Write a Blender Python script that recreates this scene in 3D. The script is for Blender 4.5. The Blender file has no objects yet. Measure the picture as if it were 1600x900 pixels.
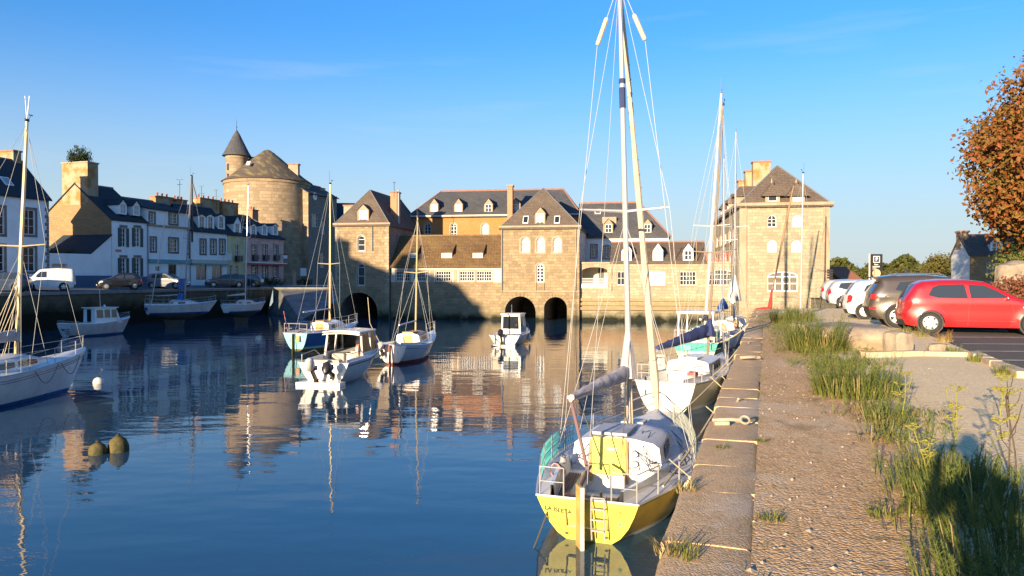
import bpy, bmesh, math, random
from mathutils import Vector, Matrix
from mathutils.geometry import tessellate_polygon, delaunay_2d_cdt
R = math.radians
random.seed(7)
SC = bpy.context.scene
COL = SC.collection

# ------------------------------------------------------------------ camera, sky, sun, exposure
EYE = 4.0                      # the water is z = 0, the quay 2.35
F = 1208.0                     # focal length of the photograph in its own pixels (1600 wide)
PITCH = -math.atan(16.0 / F)
cam = bpy.data.cameras.new('camera'); camo = bpy.data.objects.new('camera', cam); COL.objects.link(camo)
cam.sensor_width = 36.0; cam.lens = 36.0 * F / 1600.0
cam.clip_start = 0.05; cam.clip_end = 20000
camo.location = (0, 0, EYE); camo.rotation_euler = (R(90) + PITCH, 0, 0)
SC.camera = camo
SUN_EL = R(10.3)
SDIR = Vector((-0.485, -0.875, 0)).normalized()           # horizontal direction towards the sun
world = bpy.data.worlds.new('World'); SC.world = world; world.use_nodes = True
wn = world.node_tree.nodes; wl = world.node_tree.links
bg = wn['Background']
sky = wn.new('ShaderNodeTexSky'); sky.sky_type = 'NISHITA'; sky.sun_disc = False
sky.sun_elevation = SUN_EL; sky.sun_rotation = math.atan2(SDIR.x, SDIR.y)
sky.altitude = 0; sky.air_density = 1.3; sky.dust_density = 0.5; sky.ozone_density = 8.0
# thin streaks of high cloud all round the sky
wtc = wn.new('ShaderNodeTexCoord'); wmp = wn.new('ShaderNodeMapping'); wmp.inputs['Scale'].default_value = (1.6, 1.6, 17.0); wmp.inputs['Rotation'].default_value = (R(3), R(2), R(20))
wl.new(wtc.outputs['Generated'], wmp.inputs[0])
wno = wn.new('ShaderNodeTexNoise'); wno.inputs['Scale'].default_value = 1.9; wno.inputs['Detail'].default_value = 5; wno.inputs['Roughness'].default_value = .55; wl.new(wmp.outputs[0], wno.inputs['Vector'])
wmr = wn.new('ShaderNodeMapRange'); wmr.inputs[1].default_value = .58; wmr.inputs[2].default_value = .82; wmr.inputs[3].default_value = 0; wmr.inputs[4].default_value = .15; wl.new(wno.outputs[0], wmr.inputs[0])
wmx = wn.new('ShaderNodeMix'); wmx.data_type = 'RGBA'; wmx.inputs[7].default_value = (3.1, 3.0, 2.95, 1); wl.new(wmr.outputs[0], wmx.inputs[0]); wl.new(sky.outputs[0], wmx.inputs[6])
# pale haze low over the horizon, the same in every direction
wsp = wn.new('ShaderNodeSeparateXYZ'); wl.new(wtc.outputs['Generated'], wsp.inputs[0])
whr = wn.new('ShaderNodeMapRange'); whr.interpolation_type = 'SMOOTHSTEP'; whr.inputs[1].default_value = -.02; whr.inputs[2].default_value = .32; whr.inputs[3].default_value = .86; whr.inputs[4].default_value = 0; wl.new(wsp.outputs[2], whr.inputs[0])
whm = wn.new('ShaderNodeMix'); whm.data_type = 'RGBA'; whm.inputs[7].default_value = (2.25, 2.5, 2.62, 1); wl.new(whr.outputs[0], whm.inputs[0]); wl.new(wmx.outputs[2], whm.inputs[6])
wl.new(whm.outputs[2], bg.inputs[0]); bg.inputs[1].default_value = 0.118
sl = bpy.data.lights.new('sun', 'SUN'); so = bpy.data.objects.new('sun', sl); COL.objects.link(so)
sl.energy = 5.0; sl.angle = R(0.5); sl.color = (1.0, 0.77, 0.50)
sv = Vector((SDIR.x * math.cos(SUN_EL), SDIR.y * math.cos(SUN_EL), math.sin(SUN_EL)))
so.rotation_euler = sv.to_track_quat('Z', 'Y').to_euler()
so.location = sv * 200
SC.view_settings.view_transform = 'Standard'; SC.view_settings.look = 'None'
SC.view_settings.exposure = 1.35; SC.view_settings.gamma = 1.0
SC.render.engine = 'CYCLES'
SC.cycles.max_bounces = 6; SC.cycles.diffuse_bounces = 3; SC.cycles.glossy_bounces = 3
SC.cycles.transmission_bounces = 4; SC.cycles.transparent_max_bounces = 6
SC.cycles.use_denoising = True

# ------------------------------------------------------------------ measuring helpers (photo pixel -> place)
_cp, _sp = math.cos(PITCH), math.sin(PITCH)
def ray(px, py):
    x = (px - 800.0) / F; z = (450.0 - py) / F
    return Vector((x, _cp - z * _sp, _sp + z * _cp))
def G(px, py, z=0.0):
    d = ray(px, py); t = (z - EYE) / d.z
    return Vector((d.x * t, d.y * t, z))
def D(px, py, y):
    d = ray(px, py); t = y / d.y
    return Vector((d.x * t, y, EYE + d.z * t))

# ------------------------------------------------------------------ materials
MATS = {}
def _nt(name):
    m = bpy.data.materials.new(name); m.use_nodes = True
    nt = m.node_tree; b = nt.nodes['Principled BSDF']
    return m, nt, b
def N(nt, t, **kw):
    n = nt.nodes.new(t)
    for k, v in kw.items(): setattr(n, k, v)
    return n
def c4(c): return (c[0], c[1], c[2], 1.0)
def noise(nt, vec, scale, detail=4, rough=.6):
    n = N(nt, 'ShaderNodeTexNoise'); n.inputs['Scale'].default_value = scale
    n.inputs['Detail'].default_value = detail; n.inputs['Roughness'].default_value = rough
    if vec is not None: nt.links.new(vec, n.inputs['Vector'])
    return n
def ramp(nt, fac, p0, p1, a=0.0, b=1.0):
    r = N(nt, 'ShaderNodeMapRange'); r.inputs[1].default_value = p0; r.inputs[2].default_value = p1
    r.inputs[3].default_value = a; r.inputs[4].default_value = b; nt.links.new(fac, r.inputs[0]); return r.outputs[0]
def mixc(nt, fac, a, b, mode='MIX'):
    m = N(nt, 'ShaderNodeMix', data_type='RGBA', blend_type=mode)
    if isinstance(fac, float): m.inputs[0].default_value = fac
    else: nt.links.new(fac, m.inputs[0])
    for s, v in ((6, a), (7, b)):
        if isinstance(v, (tuple, list)): m.inputs[s].default_value = c4(v)
        else: nt.links.new(v, m.inputs[s])
    return m.outputs[2]
def math_(nt, op, a, b=None):
    m = N(nt, 'ShaderNodeMath', operation=op)
    for s, v in ((0, a), (1, b)):
        if v is None: continue
        if isinstance(v, (int, float)): m.inputs[s].default_value = v
        else: nt.links.new(v, m.inputs[s])
    return m.outputs[0]
def bump(nt, b, h, strength, dist):
    n = N(nt, 'ShaderNodeBump'); n.inputs['Strength'].default_value = strength; n.inputs['Distance'].default_value = dist
    nt.links.new(h, n.inputs['Height']); nt.links.new(n.outputs[0], b.inputs['Normal'])
def mat(name, col, rough=.7, col2=None, scale=4.0, bmp=0.0, bscale=30.0, metal=0.0, spec=.5, coat=0.0, lo=.4, hi=.65, stretch=None):
    if name in MATS: return MATS[name]
    m, nt, b = _nt(name)
    b.inputs['Roughness'].default_value = rough; b.inputs['Metallic'].default_value = metal
    b.inputs['Specular IOR Level'].default_value = spec; b.inputs['Coat Weight'].default_value = coat
    b.inputs['Coat Roughness'].default_value = .05
    b.inputs['Base Color'].default_value = c4(col)
    tc = N(nt, 'ShaderNodeTexCoord'); v = tc.outputs['Object']
    if stretch:
        mp = N(nt, 'ShaderNodeMapping'); mp.inputs['Scale'].default_value = stretch; nt.links.new(v, mp.inputs[0]); v = mp.outputs[0]
    if col2:
        n = noise(nt, v, scale)
        nt.links.new(mixc(nt, ramp(nt, n.outputs[0], lo, hi), col, col2), b.inputs['Base Color'])
        nt.links.new(ramp(nt, n.outputs[0], .3, .7, max(0, rough - .08), min(1, rough + .08)), b.inputs['Roughness'])
    if bmp:
        n2 = noise(nt, v, bscale, 5)
        bump(nt, b, n2.outputs[0], bmp, .02)
    MATS[name] = m; return m
def masonry(name, ca, cb, mortar, bw=.5, bh=.24, stain=(.12, .10, .06), weed=None, lichen=None, amt=.55, bmp=.6, mort=.018, speck=None):
    """rough stone walling; weed = (z low, z high) of the tide mark in metres above the water"""
    if name in MATS: return MATS[name]
    m, nt, b = _nt(name); b.inputs['Roughness'].default_value = .9; b.inputs['Specular IOR Level'].default_value = .2
    tc = N(nt, 'ShaderNodeTexCoord'); sx = N(nt, 'ShaderNodeSeparateXYZ'); nt.links.new(tc.outputs['Object'], sx.inputs[0])
    u = math_(nt, 'ADD', sx.outputs[0], sx.outputs[1]); cx = N(nt, 'ShaderNodeCombineXYZ')
    nt.links.new(u, cx.inputs[0]); nt.links.new(sx.outputs[2], cx.inputs[1])
    dn = noise(nt, cx.outputs[0], 1.6, 2); vm = N(nt, 'ShaderNodeVectorMath', operation='SCALE'); vm.inputs[3].default_value = .22
    nt.links.new(dn.outputs[1], vm.inputs[0])
    va = N(nt, 'ShaderNodeVectorMath', operation='ADD'); nt.links.new(cx.outputs[0], va.inputs[0]); nt.links.new(vm.outputs[0], va.inputs[1])
    br = N(nt, 'ShaderNodeTexBrick'); nt.links.new(va.outputs[0], br.inputs['Vector'])
    br.inputs['Scale'].default_value = 1.0; br.inputs['Brick Width'].default_value = bw; br.inputs['Row Height'].default_value = bh
    br.inputs['Mortar Size'].default_value = mort; br.inputs['Mortar Smooth'].default_value = .4; br.inputs['Bias'].default_value = 0.0
    br.offset = .45; br.squash = .7; br.squash_frequency = 3
    br.inputs['Color1'].default_value = c4(ca); br.inputs['Color2'].default_value = c4(cb); br.inputs['Mortar'].default_value = c4(mortar)
    n1 = noise(nt, cx.outputs[0], .55, 6, .65)
    col = mixc(nt, ramp(nt, n1.outputs[0], .45, .75, 0, amt), br.outputs[0], stain)
    n2 = noise(nt, cx.outputs[0], 5.5, 3)
    col = mixc(nt, ramp(nt, n2.outputs[0], .35, .7, 0, .22), col, (min(1, ca[0] * 1.25), min(1, ca[1] * 1.2), ca[2] * 1.05))
    if speck:
        n4 = noise(nt, cx.outputs[0], 3.2, 6, .75); col = mixc(nt, ramp(nt, n4.outputs[0], .56, .66, 0, .75), col, speck)
    if lichen:
        n3 = noise(nt, cx.outputs[0], 1.1, 5)
        col = mixc(nt, ramp(nt, n3.outputs[0], .5, .66, 0, .8), col, lichen)
    if weed:
        ge = N(nt, 'ShaderNodeNewGeometry'); gs = N(nt, 'ShaderNodeSeparateXYZ'); nt.links.new(ge.outputs['Position'], gs.inputs[0])
        wz = noise(nt, ge.outputs['Position'], .9, 5)
        zz = math_(nt, 'ADD', gs.outputs[2], math_(nt, 'MULTIPLY', math_(nt, 'SUBTRACT', wz.outputs[0], .5), -1.6))
        col = mixc(nt, ramp(nt, zz, weed[1], weed[1] + 1.1, .5, 0), col, (.16, .15, .09))
        col = mixc(nt, ramp(nt, zz, weed[0], weed[1], 1.0, 0), col, (.016, .018, .010))
    nt.links.new(col, b.inputs['Base Color'])
    h = math_(nt, 'ADD', math_(nt, 'MULTIPLY', br.outputs[1], -1.0), n2.outputs[0])
    bump(nt, b, h, bmp, .03)
    MATS[name] = m; return m
def glass(name, col, rough=.06):
    if name in MATS: return MATS[name]
    m, nt, b = _nt(name); b.inputs['Base Color'].default_value = c4(col); b.inputs['Roughness'].default_value = rough
    b.inputs['Specular IOR Level'].default_value = .8
    MATS[name] = m; return m
# ------------------------------------------------------------------ mesh helpers
class MB:
    def __init__(s): s.v = []; s.f = []; s.m = []
    def add(s, vs, fs, mi=0):
        o = len(s.v); s.v += [tuple(p) for p in vs]
        for f in fs: s.f.append([i + o for i in f]); s.m.append(mi)
        return s
    def poly(s, pts, mi=0): return s.add(pts, [list(range(len(pts)))], mi)
    def box(s, c, d, rot=None, mi=0):
        x, y, z = d[0] / 2, d[1] / 2, d[2] / 2
        vs = [Vector((a, b, e)) for a in (-x, x) for b in (-y, y) for e in (-z, z)]
        if rot is not None: vs = [rot @ p for p in vs]
        c = Vector(c)
        return s.add([p + c for p in vs], [(0, 1, 3, 2), (4, 6, 7, 5), (0, 4, 5, 1), (2, 3, 7, 6), (0, 2, 6, 4), (1, 5, 7, 3)], mi)
    def bar(s, a, b, w, h, mi=0):
        a = Vector(a); b = Vector(b); d = b - a
        return s.box((a + b) / 2, (d.length, w, h), d.to_track_quat('X', 'Z').to_matrix(), mi)
    def tube(s, pts, r, n=6, mi=0, cap=True):
        pts = [Vector(p) for p in pts]; k = len(pts)
        rs = r if isinstance(r, (list, tuple)) else [r] * k
        vs = []; up = None
        for i, p in enumerate(pts):
            d = (pts[min(i + 1, k - 1)] - pts[max(i - 1, 0)])
            if d.length < 1e-9: d = Vector((0, 0, 1))
            d.normalize()
            if up is None: up = d.orthogonal().normalized()
            a = (up - d * up.dot(d))
            a = a.normalized() if a.length > 1e-5 else d.orthogonal().normalized()
            up = a; b = d.cross(a)
            vs += [p + (a * math.cos(6.28318 * j / n) + b * math.sin(6.28318 * j / n)) * rs[i] for j in range(n)]
        fs = [(i * n + j, i * n + (j + 1) % n, (i + 1) * n + (j + 1) % n, (i + 1) * n + j) for i in range(k - 1) for j in range(n)]
        if cap: fs += [list(range(n))[::-1], [(k - 1) * n + j for j in range(n)]]
        return s.add(vs, fs, mi)
    def lathe(s, prof, n=16, c=(0, 0, 0), rot=None, mi=0, sx=1, sy=1):
        vs = []; c = Vector(c)
        for r, z in prof:
            for j in range(n):
                p = Vector((r * math.cos(6.28318 * j / n) * sx, r * math.sin(6.28318 * j / n) * sy, z))
                if rot is not None: p = rot @ p
                vs.append(p + c)
        k = len(prof)
        fs = [(i * n + j, i * n + (j + 1) % n, (i + 1) * n + (j + 1) % n, (i + 1) * n + j) for i in range(k - 1) for j in range(n)]
        fs += [list(range(n))[::-1], [(k - 1) * n + j for j in range(n)]]
        return s.add(vs, fs, mi)
    def grid(s, rows, mi=0, close=False, flip=False):
        w = len(rows[0]); vs = [p for r in rows for p in r]; fs = []
        for i in range(len(rows) - 1):
            for j in range(w - (0 if close else 1)):
                q = (i * w + j, i * w + (j + 1) % w, (i + 1) * w + (j + 1) % w, (i + 1) * w + j)
                fs.append(q[::-1] if flip else q)
        return s.add(vs, fs, mi)
    def holed(s, outer, holes, fn, depth=0.0, mi=0, mir=None):
        """flat panel with holes; fn(u, z, d) maps into space, d is the way in; depth gives each hole a reveal"""
        loops = [[Vector((u, z, 0)) for u, z in outer]] + [[Vector((u, z, 0)) for u, z in h] for h in holes]
        tris = tessellate_polygon(loops); flat = [p for l in loops for p in l]
        s.add([fn(p.x, p.y, 0) for p in flat], [list(t) for t in tris], mi)
        if depth:
            for h in holes:
                k = len(h); vs = [fn(u, z, 0) for u, z in h] + [fn(u, z, depth) for u, z in h]
                s.add(vs, [(i, (i + 1) % k, k + (i + 1) % k, k + i) for i in range(k)], mi if mir is None else mir)
        return s
    def build(s, name, mats, parent=None, smooth=False, angle=40, merge=0.0, kind=None, loc=None):
        me = bpy.data.meshes.new(name); me.from_pydata(s.v, [], s.f)
        if not isinstance(mats, (list, tuple)): mats = [mats]
        for m in mats: me.materials.append(m)
        if len(mats) > 1: me.polygons.foreach_set('material_index', s.m)
        bm = bmesh.new(); bm.from_mesh(me)
        if merge: bmesh.ops.remove_doubles(bm, verts=bm.verts, dist=merge)
        bmesh.ops.recalc_face_normals(bm, faces=bm.faces)
        bm.to_mesh(me); bm.free()
        if smooth:
            me.polygons.foreach_set('use_smooth', [True] * len(me.polygons)); me.set_sharp_from_angle(angle=R(angle))
        me.update()
        o = bpy.data.objects.new(name, me); COL.objects.link(o)
        if parent is not None: o.parent = parent
        if kind: o['kind'] = kind
        if loc is not None: o.location = loc
        return o
def tag(o, label, cat, group=None):
    o['label'] = label; o['category'] = cat
    if group: o['group'] = group
    return o
def thing(name, label, cat, loc=(0, 0, 0), rz=0.0, group=None):
    o = bpy.data.objects.new(name, None); o.empty_display_size = .2; COL.objects.link(o)
    o.location = loc; o.rotation_euler = (0, 0, rz)
    return tag(o, label, cat, group)
def part(name, me, m, parent, label=None):
    """another part that shares a mesh"""
    o = bpy.data.objects.new(name, me); COL.objects.link(o); o.parent = parent
    if label: o['label'] = label
    return o
def copy_tree(o, parent=None):
    c = o.copy(); COL.objects.link(c); c.parent = parent
    for ch in KIDS.get(o.name, []): copy_tree(ch, c)
    return c
KIDS = {}
def index_kids():
    KIDS.clear()
    for o in bpy.data.objects:
        if o.parent: KIDS.setdefault(o.parent.name, []).append(o)
def lerp(a, b, t): return a + (b - a) * t
def sstep(a, b, x):
    t = max(0.0, min(1.0, (x - a) / (b - a))); return t * t * (3 - 2 * t)
def interp(tab, x):
    if x <= tab[0][0]: return tab[0][1]
    for (a, va), (b, vb) in zip(tab, tab[1:]):
        if x <= b: return va + (vb - va) * (x - a) / (b - a)
    return tab[-1][1]
# ------------------------------------------------------------------ materials of the place
STONE = masonry('mill_stone', (.33, .25, .15), (.195, .148, .094), (.20, .155, .105), .56, .27, stain=(.14, .115, .075), weed=(.1, .7))
STONE_PALE = masonry('pale_mill_stone', (.37, .32, .225), (.245, .21, .15), (.25, .215, .15), .56, .27, stain=(.25, .19, .12), weed=(.2, .9), amt=.3)
STONE_TOWER = masonry('tower_stone', (.36, .275, .18), (.215, .165, .11), (.19, .15, .105), .95, .46, amt=.35)
STONE_GABLE = masonry('gable_stone', (.34, .22, .11), (.25, .165, .09), (.28, .19, .11), .55, .2, amt=.25)
STONE_DARK = masonry('dark_stone', (.26, .235, .21), (.19, .17, .155), (.17, .16, .14), .45, .22)
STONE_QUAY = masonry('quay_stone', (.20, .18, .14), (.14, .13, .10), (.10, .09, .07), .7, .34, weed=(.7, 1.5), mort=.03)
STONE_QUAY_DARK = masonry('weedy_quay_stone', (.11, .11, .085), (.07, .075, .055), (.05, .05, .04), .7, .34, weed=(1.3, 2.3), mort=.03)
BRICK_OR = masonry('orange_render', (.40, .15, .04), (.33, .13, .045), (.5, .27, .11), .35, .14, stain=(.36, .25, .14), amt=.55, bmp=.2)
BRICK_CH = masonry('chimney_brick', (.42, .22, .12), (.36, .19, .1), (.4, .28, .18), .22, .08, amt=.3)
ASHLAR = mat('ashlar_trim', (.36, .275, .19), .85, (.29, .22, .15), 1.2, .3, 25)
GRANITE = mat('granite_trim', (.22, .20, .18), .9, (.15, .14, .13), 1.6, .3, 25)
RENDER_W = mat('white_render', (.86, .86, .84), .85, (.76, .76, .73), .7, .15, 40)
RENDER_C = mat('cream_render', (.58, .52, .42), .85, (.56, .51, .40), .8, .15, 40)
RENDER_Y = mat('yellow_render', (.66, .57, .32), .85, (.46, .38, .19), .8, .15, 40)
RENDER_P = mat('pink_render', (.72, .42, .36), .85, (.54, .29, .24), .8, .15, 40)
RENDER_T = mat('tan_render', (.36, .27, .17), .85, (.30, .16, .04), .9, .2, 30, lo=.45, hi=.6)
PLINTH_B = mat('blue_plinth', (.08, .12, .20), .7)
TEAL_P = mat('teal_paint', (.12, .30, .33), .6)
SLATE = masonry('slate', (.085, .088, .10), (.065, .068, .078), (.035, .036, .04), .3, .16, stain=(.15, .14, .12), amt=.5, bmp=.5, mort=.014, speck=(.14, .13, .11))
SLATE_BR = masonry('brown_slate', (.13, .10, .082), (.10, .079, .066), (.05, .042, .036), .3, .16, stain=(.17, .14, .10), amt=.6, bmp=.5, mort=.014, speck=(.21, .165, .10))
SLATE_BL = masonry('blue_slate', (.035, .05, .065), (.028, .04, .052), (.018, .022, .03), .3, .16, stain=(.05, .055, .055), amt=.4, bmp=.3, mort=.012)
TILE_MOSS = masonry('mossy_tile', (.20, .115, .055), (.14, .085, .042), (.07, .05, .03), .28, .15, stain=(.23, .17, .065), amt=.7, bmp=1.0, mort=.025, speck=(.27, .20, .075))
RIDGE = mat('ridge_tile', (.32, .15, .10), .8, (.24, .12, .09), 3)
ZINC = mat('zinc', (.16, .17, .19), .6)
WHITE = mat('white_paint', (.78, .78, .76), .5)
FRAME_W = mat('white_frame', (.76, .75, .72), .5)
DARKW = mat('dark_shutter', (.035, .06, .06), .6)
DOOR_D = mat('dark_joinery', (.05, .04, .035), .5)
REDP = mat('red_rail_paint', (.30, .06, .035), .5)
METAL = mat('galvanised_metal', (.34, .34, .33), .6)
DARKM = mat('dark_metal', (.04, .04, .042), .5, metal=.3)
GLASS = glass('window_glass', (.022, .026, .030))
GLASS_L = glass('curtained_glass', (.32, .34, .33), .15)
BLIND = mat('white_blind', (.86, .86, .82), .6)
BLACK_IN = mat('dark_interior', (.012, .012, .012), .9)
EARTH = mat('dry_earth', (.20, .155, .10), .95, (.28, .22, .14), 2.2, .8, 30)
PATHM = None
ASPH_L = mat('street_asphalt', (.15, .15, .15), .9, (.11, .11, .11), 1.5, .3, 40)
GRASSY = mat('grassy_land', (.09, .10, .04), .95, (.06, .08, .03), .3)
COPING = None
MUD = mat('wet_mud', (.05, .05, .042), .35, (.03, .032, .026), 1.5, .6, 8)

# ------------------------------------------------------------------ water
m, nt, b = _nt('harbour_water'); WATER = m
b.inputs['Base Color'].default_value = (.022, .062, .105, 1); b.inputs['Roughness'].default_value = .015
b.inputs['IOR'].default_value = 1.34; b.inputs['Specular IOR Level'].default_value = .75
ge = N(nt, 'ShaderNodeNewGeometry')
mp = N(nt, 'ShaderNodeMapping'); mp.inputs['Scale'].default_value = (.62, 1.25, 1); mp.inputs['Rotation'].default_value = (0, 0, R(12)); nt.links.new(ge.outputs['Position'], mp.inputs[0])
w1 = noise(nt, mp.outputs[0], .55, 2, .5); w2 = noise(nt, mp.outputs[0], 2.6, 3, .55)
patch = noise(nt, ge.outputs['Position'], .06, 2)
hh = math_(nt, 'ADD', math_(nt, 'MULTIPLY', w1.outputs[0], 1.6), math_(nt, 'MULTIPLY', w2.outputs[0], ramp(nt, patch.outputs[0], .4, .6, .18, .42)))
bn = N(nt, 'ShaderNodeBump'); bn.inputs['Strength'].default_value = .065; bn.inputs['Distance'].default_value = .18
nt.links.new(hh, bn.inputs['Height']); nt.links.new(bn.outputs[0], b.inputs['Normal'])
MB().poly([(-75, -90, 0), (60, -90, 0), (60, 110, 0), (-75, 110, 0)]).build('water', WATER, kind='structure')

# ------------------------------------------------------------------ right bank: path, gravel, car park
QZ = 2.35
def xe(y): return -.603 + .328 * y
XG = [(-8, -1.6), (0, 1.25), (4.37, 2.5), (6.5, 3.4), (10.7, 4.75), (15.8, 6.45), (30, 10.4), (41, 13.4)]
def xg(y): return interp(XG, y)
def xl(y): return 4.0 + .35 * y
def gz(x, y):
    d = x - xg(y)
    z = QZ + .03 * sstep(-.1, 2.0, d)
    return z
rng = random.Random(3)
def ground_mat(name, c1, c2, c3, pebble, pscale, bstr, dist=.03, moss=None, worn=None):
    m, nt, b = _nt(name); b.inputs['Roughness'].default_value = .95; b.inputs['Specular IOR Level'].default_value = .15
    tc = N(nt, 'ShaderNodeTexCoord'); v = tc.outputs['Object']
    n1 = noise(nt, v, .9, 6, .65); n2 = noise(nt, v, 9, 5, .7); n3 = noise(nt, v, 60, 3)
    col = mixc(nt, ramp(nt, n1.outputs[0], .38, .66), c1, c2)
    col = mixc(nt, ramp(nt, n2.outputs[0], .5, .7, 0, .75), col, c3)
    vo = N(nt, 'ShaderNodeTexVoronoi'); vo.inputs['Scale'].default_value = pscale; nt.links.new(v, vo.inputs['Vector'])
    sp = N(nt, 'ShaderNodeSeparateColor'); nt.links.new(vo.outputs['Color'], sp.inputs[0])
    col = mixc(nt, ramp(nt, sp.outputs[0], .2, 1.0, 0, pebble), col, (min(1, c1[0] * 2.0), min(1, c1[1] * 1.95), min(1, c1[2] * 1.9)))
    col = mixc(nt, ramp(nt, sp.outputs[1], .5, 1.0, 0, pebble), col, (c1[0] * .4, c1[1] * .38, c1[2] * .38))
    if worn:      # bare patches of old concrete, and dark damp patches of grit
        nw = noise(nt, v, .42, 5, .7); col = mixc(nt, ramp(nt, nw.outputs[0], .53, .60, 0, .8), col, worn)
        nd = noise(nt, v, .7, 6, .75); col = mixc(nt, ramp(nt, nd.outputs[0], .58, .68, 0, .6), col, (c3[0] * .6, c3[1] * .6, c3[2] * .55))
    if moss:
        nm = noise(nt, v, 1.3, 6, .8); col = mixc(nt, ramp(nt, nm.outputs[0], .58, .68, 0, .75), col, moss)
    nt.links.new(col, b.inputs['Base Color'])
    h = math_(nt, 'ADD', math_(nt, 'MULTIPLY', vo.outputs['Distance'], -1.2), math_(nt, 'MULTIPLY', n2.outputs[0], 1.6))
    h = math_(nt, 'ADD', h, math_(nt, 'MULTIPLY', n3.outputs[0], .3))
    bump(nt, b, h, bstr, dist); return m
COPING = ground_mat('granite_coping', (.56, .375, .205), (.48, .32, .175), (.36, .24, .13), .25, 70, .45, .01, (.24, .20, .08), (.62, .47, .31))
PATHM = ground_mat('worn_path', (.52, .33, .165), (.60, .39, .20), (.36, .23, .115), .42, 42, .5, .02, (.17, .16, .055), (.62, .45, .27))
GRAVEL = ground_mat('pale_gravel', (.80, .58, .32), (.84, .61, .34), (.72, .51, .27), .28, 34, .4, .016)
ASPH = ground_mat('car_park_asphalt', (.12, .105, .085), (.14, .12, .095), (.09, .08, .07), .3, 60, .5, .012)
def strip(name, fa, fb, ys, nx, m, dz, rough=0.0, kind='structure'):
    rows = []
    for y in ys:
        a, c = fa(y), fb(y)
        rows.append([(lerp(a, c, i / nx), y, gz(lerp(a, c, i / nx), y) + dz + (rng.uniform(-rough, rough) if 0 < i < nx else 0)) for i in range(nx + 1)])
    return MB().grid(rows).build(name, m, smooth=True, angle=80, kind=kind)
ys = [-8 + .22 * i for i in range(223)]
ys = [y for y in ys if y < 40.5] + [40.5]
strip('path', lambda y: xe(y) + .525, lambda y: xg(y) + .35, ys, 12, PATHM, 0.0, .004)
strip('gravel', lambda y: xg(y) + .1, lambda y: xl(y) + .15, ys, 10, GRAVEL, .010, .004)
strip('car_park', lambda y: xl(y) + .1, lambda y: xl(y) + 30, ys[::6] + [40.5], 6, ASPH, .012)
MB().poly([(24.2, 40.5, 2.38), (400, 40.5, 2.38), (400, 110, 2.38), (24.2, 110, 2.38)]).build('ground', GRASSY, kind='structure')
MB().poly([(xl(40.5) + 30, -90, 2.37), (600, -90, 2.37), (600, 40.5, 2.37), (xl(40.5) + 30, 40.5, 2.37)]).poly([(xe(-8) + .5, -8.0, 2.345), (xl(40.5) + 30, -8.0, 2.345), (xl(40.5) + 30, -90, 2.345), (xe(-90), -90, 2.345)]).build('ground', GRASSY, kind='structure')
LINEM = mat('worn_white_line', (.62, .60, .54), .8, (.30, .27, .22), 6, lo=.35, hi=.7)
for py, xa in ((526.5, 1470), (537, 1503), (548.5, 1512), (562.5, 1545)):
    p = G(xa, py, 2.4); w = .07
    x0 = max(p.x, xl(p.y) + .2)
    MB().poly([(x0, p.y - w, 2.40), (x0 + 4.8, p.y - w - .3, 2.40), (x0 + 4.8, p.y + w - .3, 2.40), (x0, p.y + w, 2.40)]).build('parking_line', LINEM, kind='structure')

# quay wall with its coping stones, each one a block of its own
qw = thing('quay_wall', 'weathered granite quay wall running along the footpath beside the moored yachts', 'quay wall', (0, 0, 0))
mb = MB()
mb.poly([(xe(-90), -90, -1.5), (xe(40.4), 40.4, -1.5), (xe(40.4), 40.4, QZ - .03), (xe(-90), -90, QZ - .03)])
mb.poly([(xe(40.4), 40.4, -1.5), (24.4, 40.4, -1.5), (24.4, 40.4, QZ - .03), (xe(40.4), 40.4, QZ - .03)])
mb.poly([(24.4, 40.4, -1.5), (24.4, 110, -1.5), (24.4, 110, 2.375), (24.4, 40.4, 2.375)])
mb.poly([(xe(-90), -90, QZ - .035), (xe(-90) + .62, -90, QZ - .035), (xe(40.4) + .62, 40.4, QZ - .035), (xe(40.4), 40.4, QZ - .035)])
mb.build('wall_face', STONE_QUAY, qw)
y = -2.0; rg = random.Random(11)
ux = Vector((.328, 1, 0)).normalized(); vx = Vector((1, -.328, 0)).normalized()
while y < 40.0:
    ln = rg.uniform(.62, 1.25); y2 = min(y + ln, 40.35); g = .006
    w = .53 + rg.uniform(-.03, .03); zt = QZ + rg.uniform(-.003, .004); ov = rg.uniform(.02, .07)
    a = Vector((xe(y + g), y + g, 0)); c = Vector((xe(y2 - g), y2 - g, 0)); nseg = 5 if y < 20 else 3
    rows = []
    # section across the block: water face, rounded nose, worn top, back
    for i in range(nseg + 1):
        p = a.lerp(c, i / nseg); e = .003 if i in (0, nseg) else 0.0
        j = [rg.uniform(-.008, .008) for _ in range(6)]
        rows.append([(p + vx * (-ov + .015 + e)) + Vector((0, 0, zt - .34)), (p + vx * (-ov + j[0] + e)) + Vector((0, 0, zt - .05)), (p + vx * (-ov + .012 + j[1])) + Vector((0, 0, zt - .012 - e)),
                     (p + vx * (-ov + .05)) + Vector((0, 0, zt + j[2] * .6 - e)), (p + vx * .28) + Vector((0, 0, zt + j[3] * .6 - e)), (p + vx * (w - .04)) + Vector((0, 0, zt + j[4] - e)), (p + vx * w) + Vector((0, 0, zt - .03 - e)), (p + vx * w) + Vector((0, 0, zt - .3))])
    mb = MB().grid(rows); k = 8
    mb.f.append(list(range(k))); mb.m.append(0); mb.f.append([nseg * k + q for q in range(k)][::-1]); mb.m.append(0)
    mb.build('coping_stone', COPING, qw, smooth=True, angle=50)
    y = y2
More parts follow.
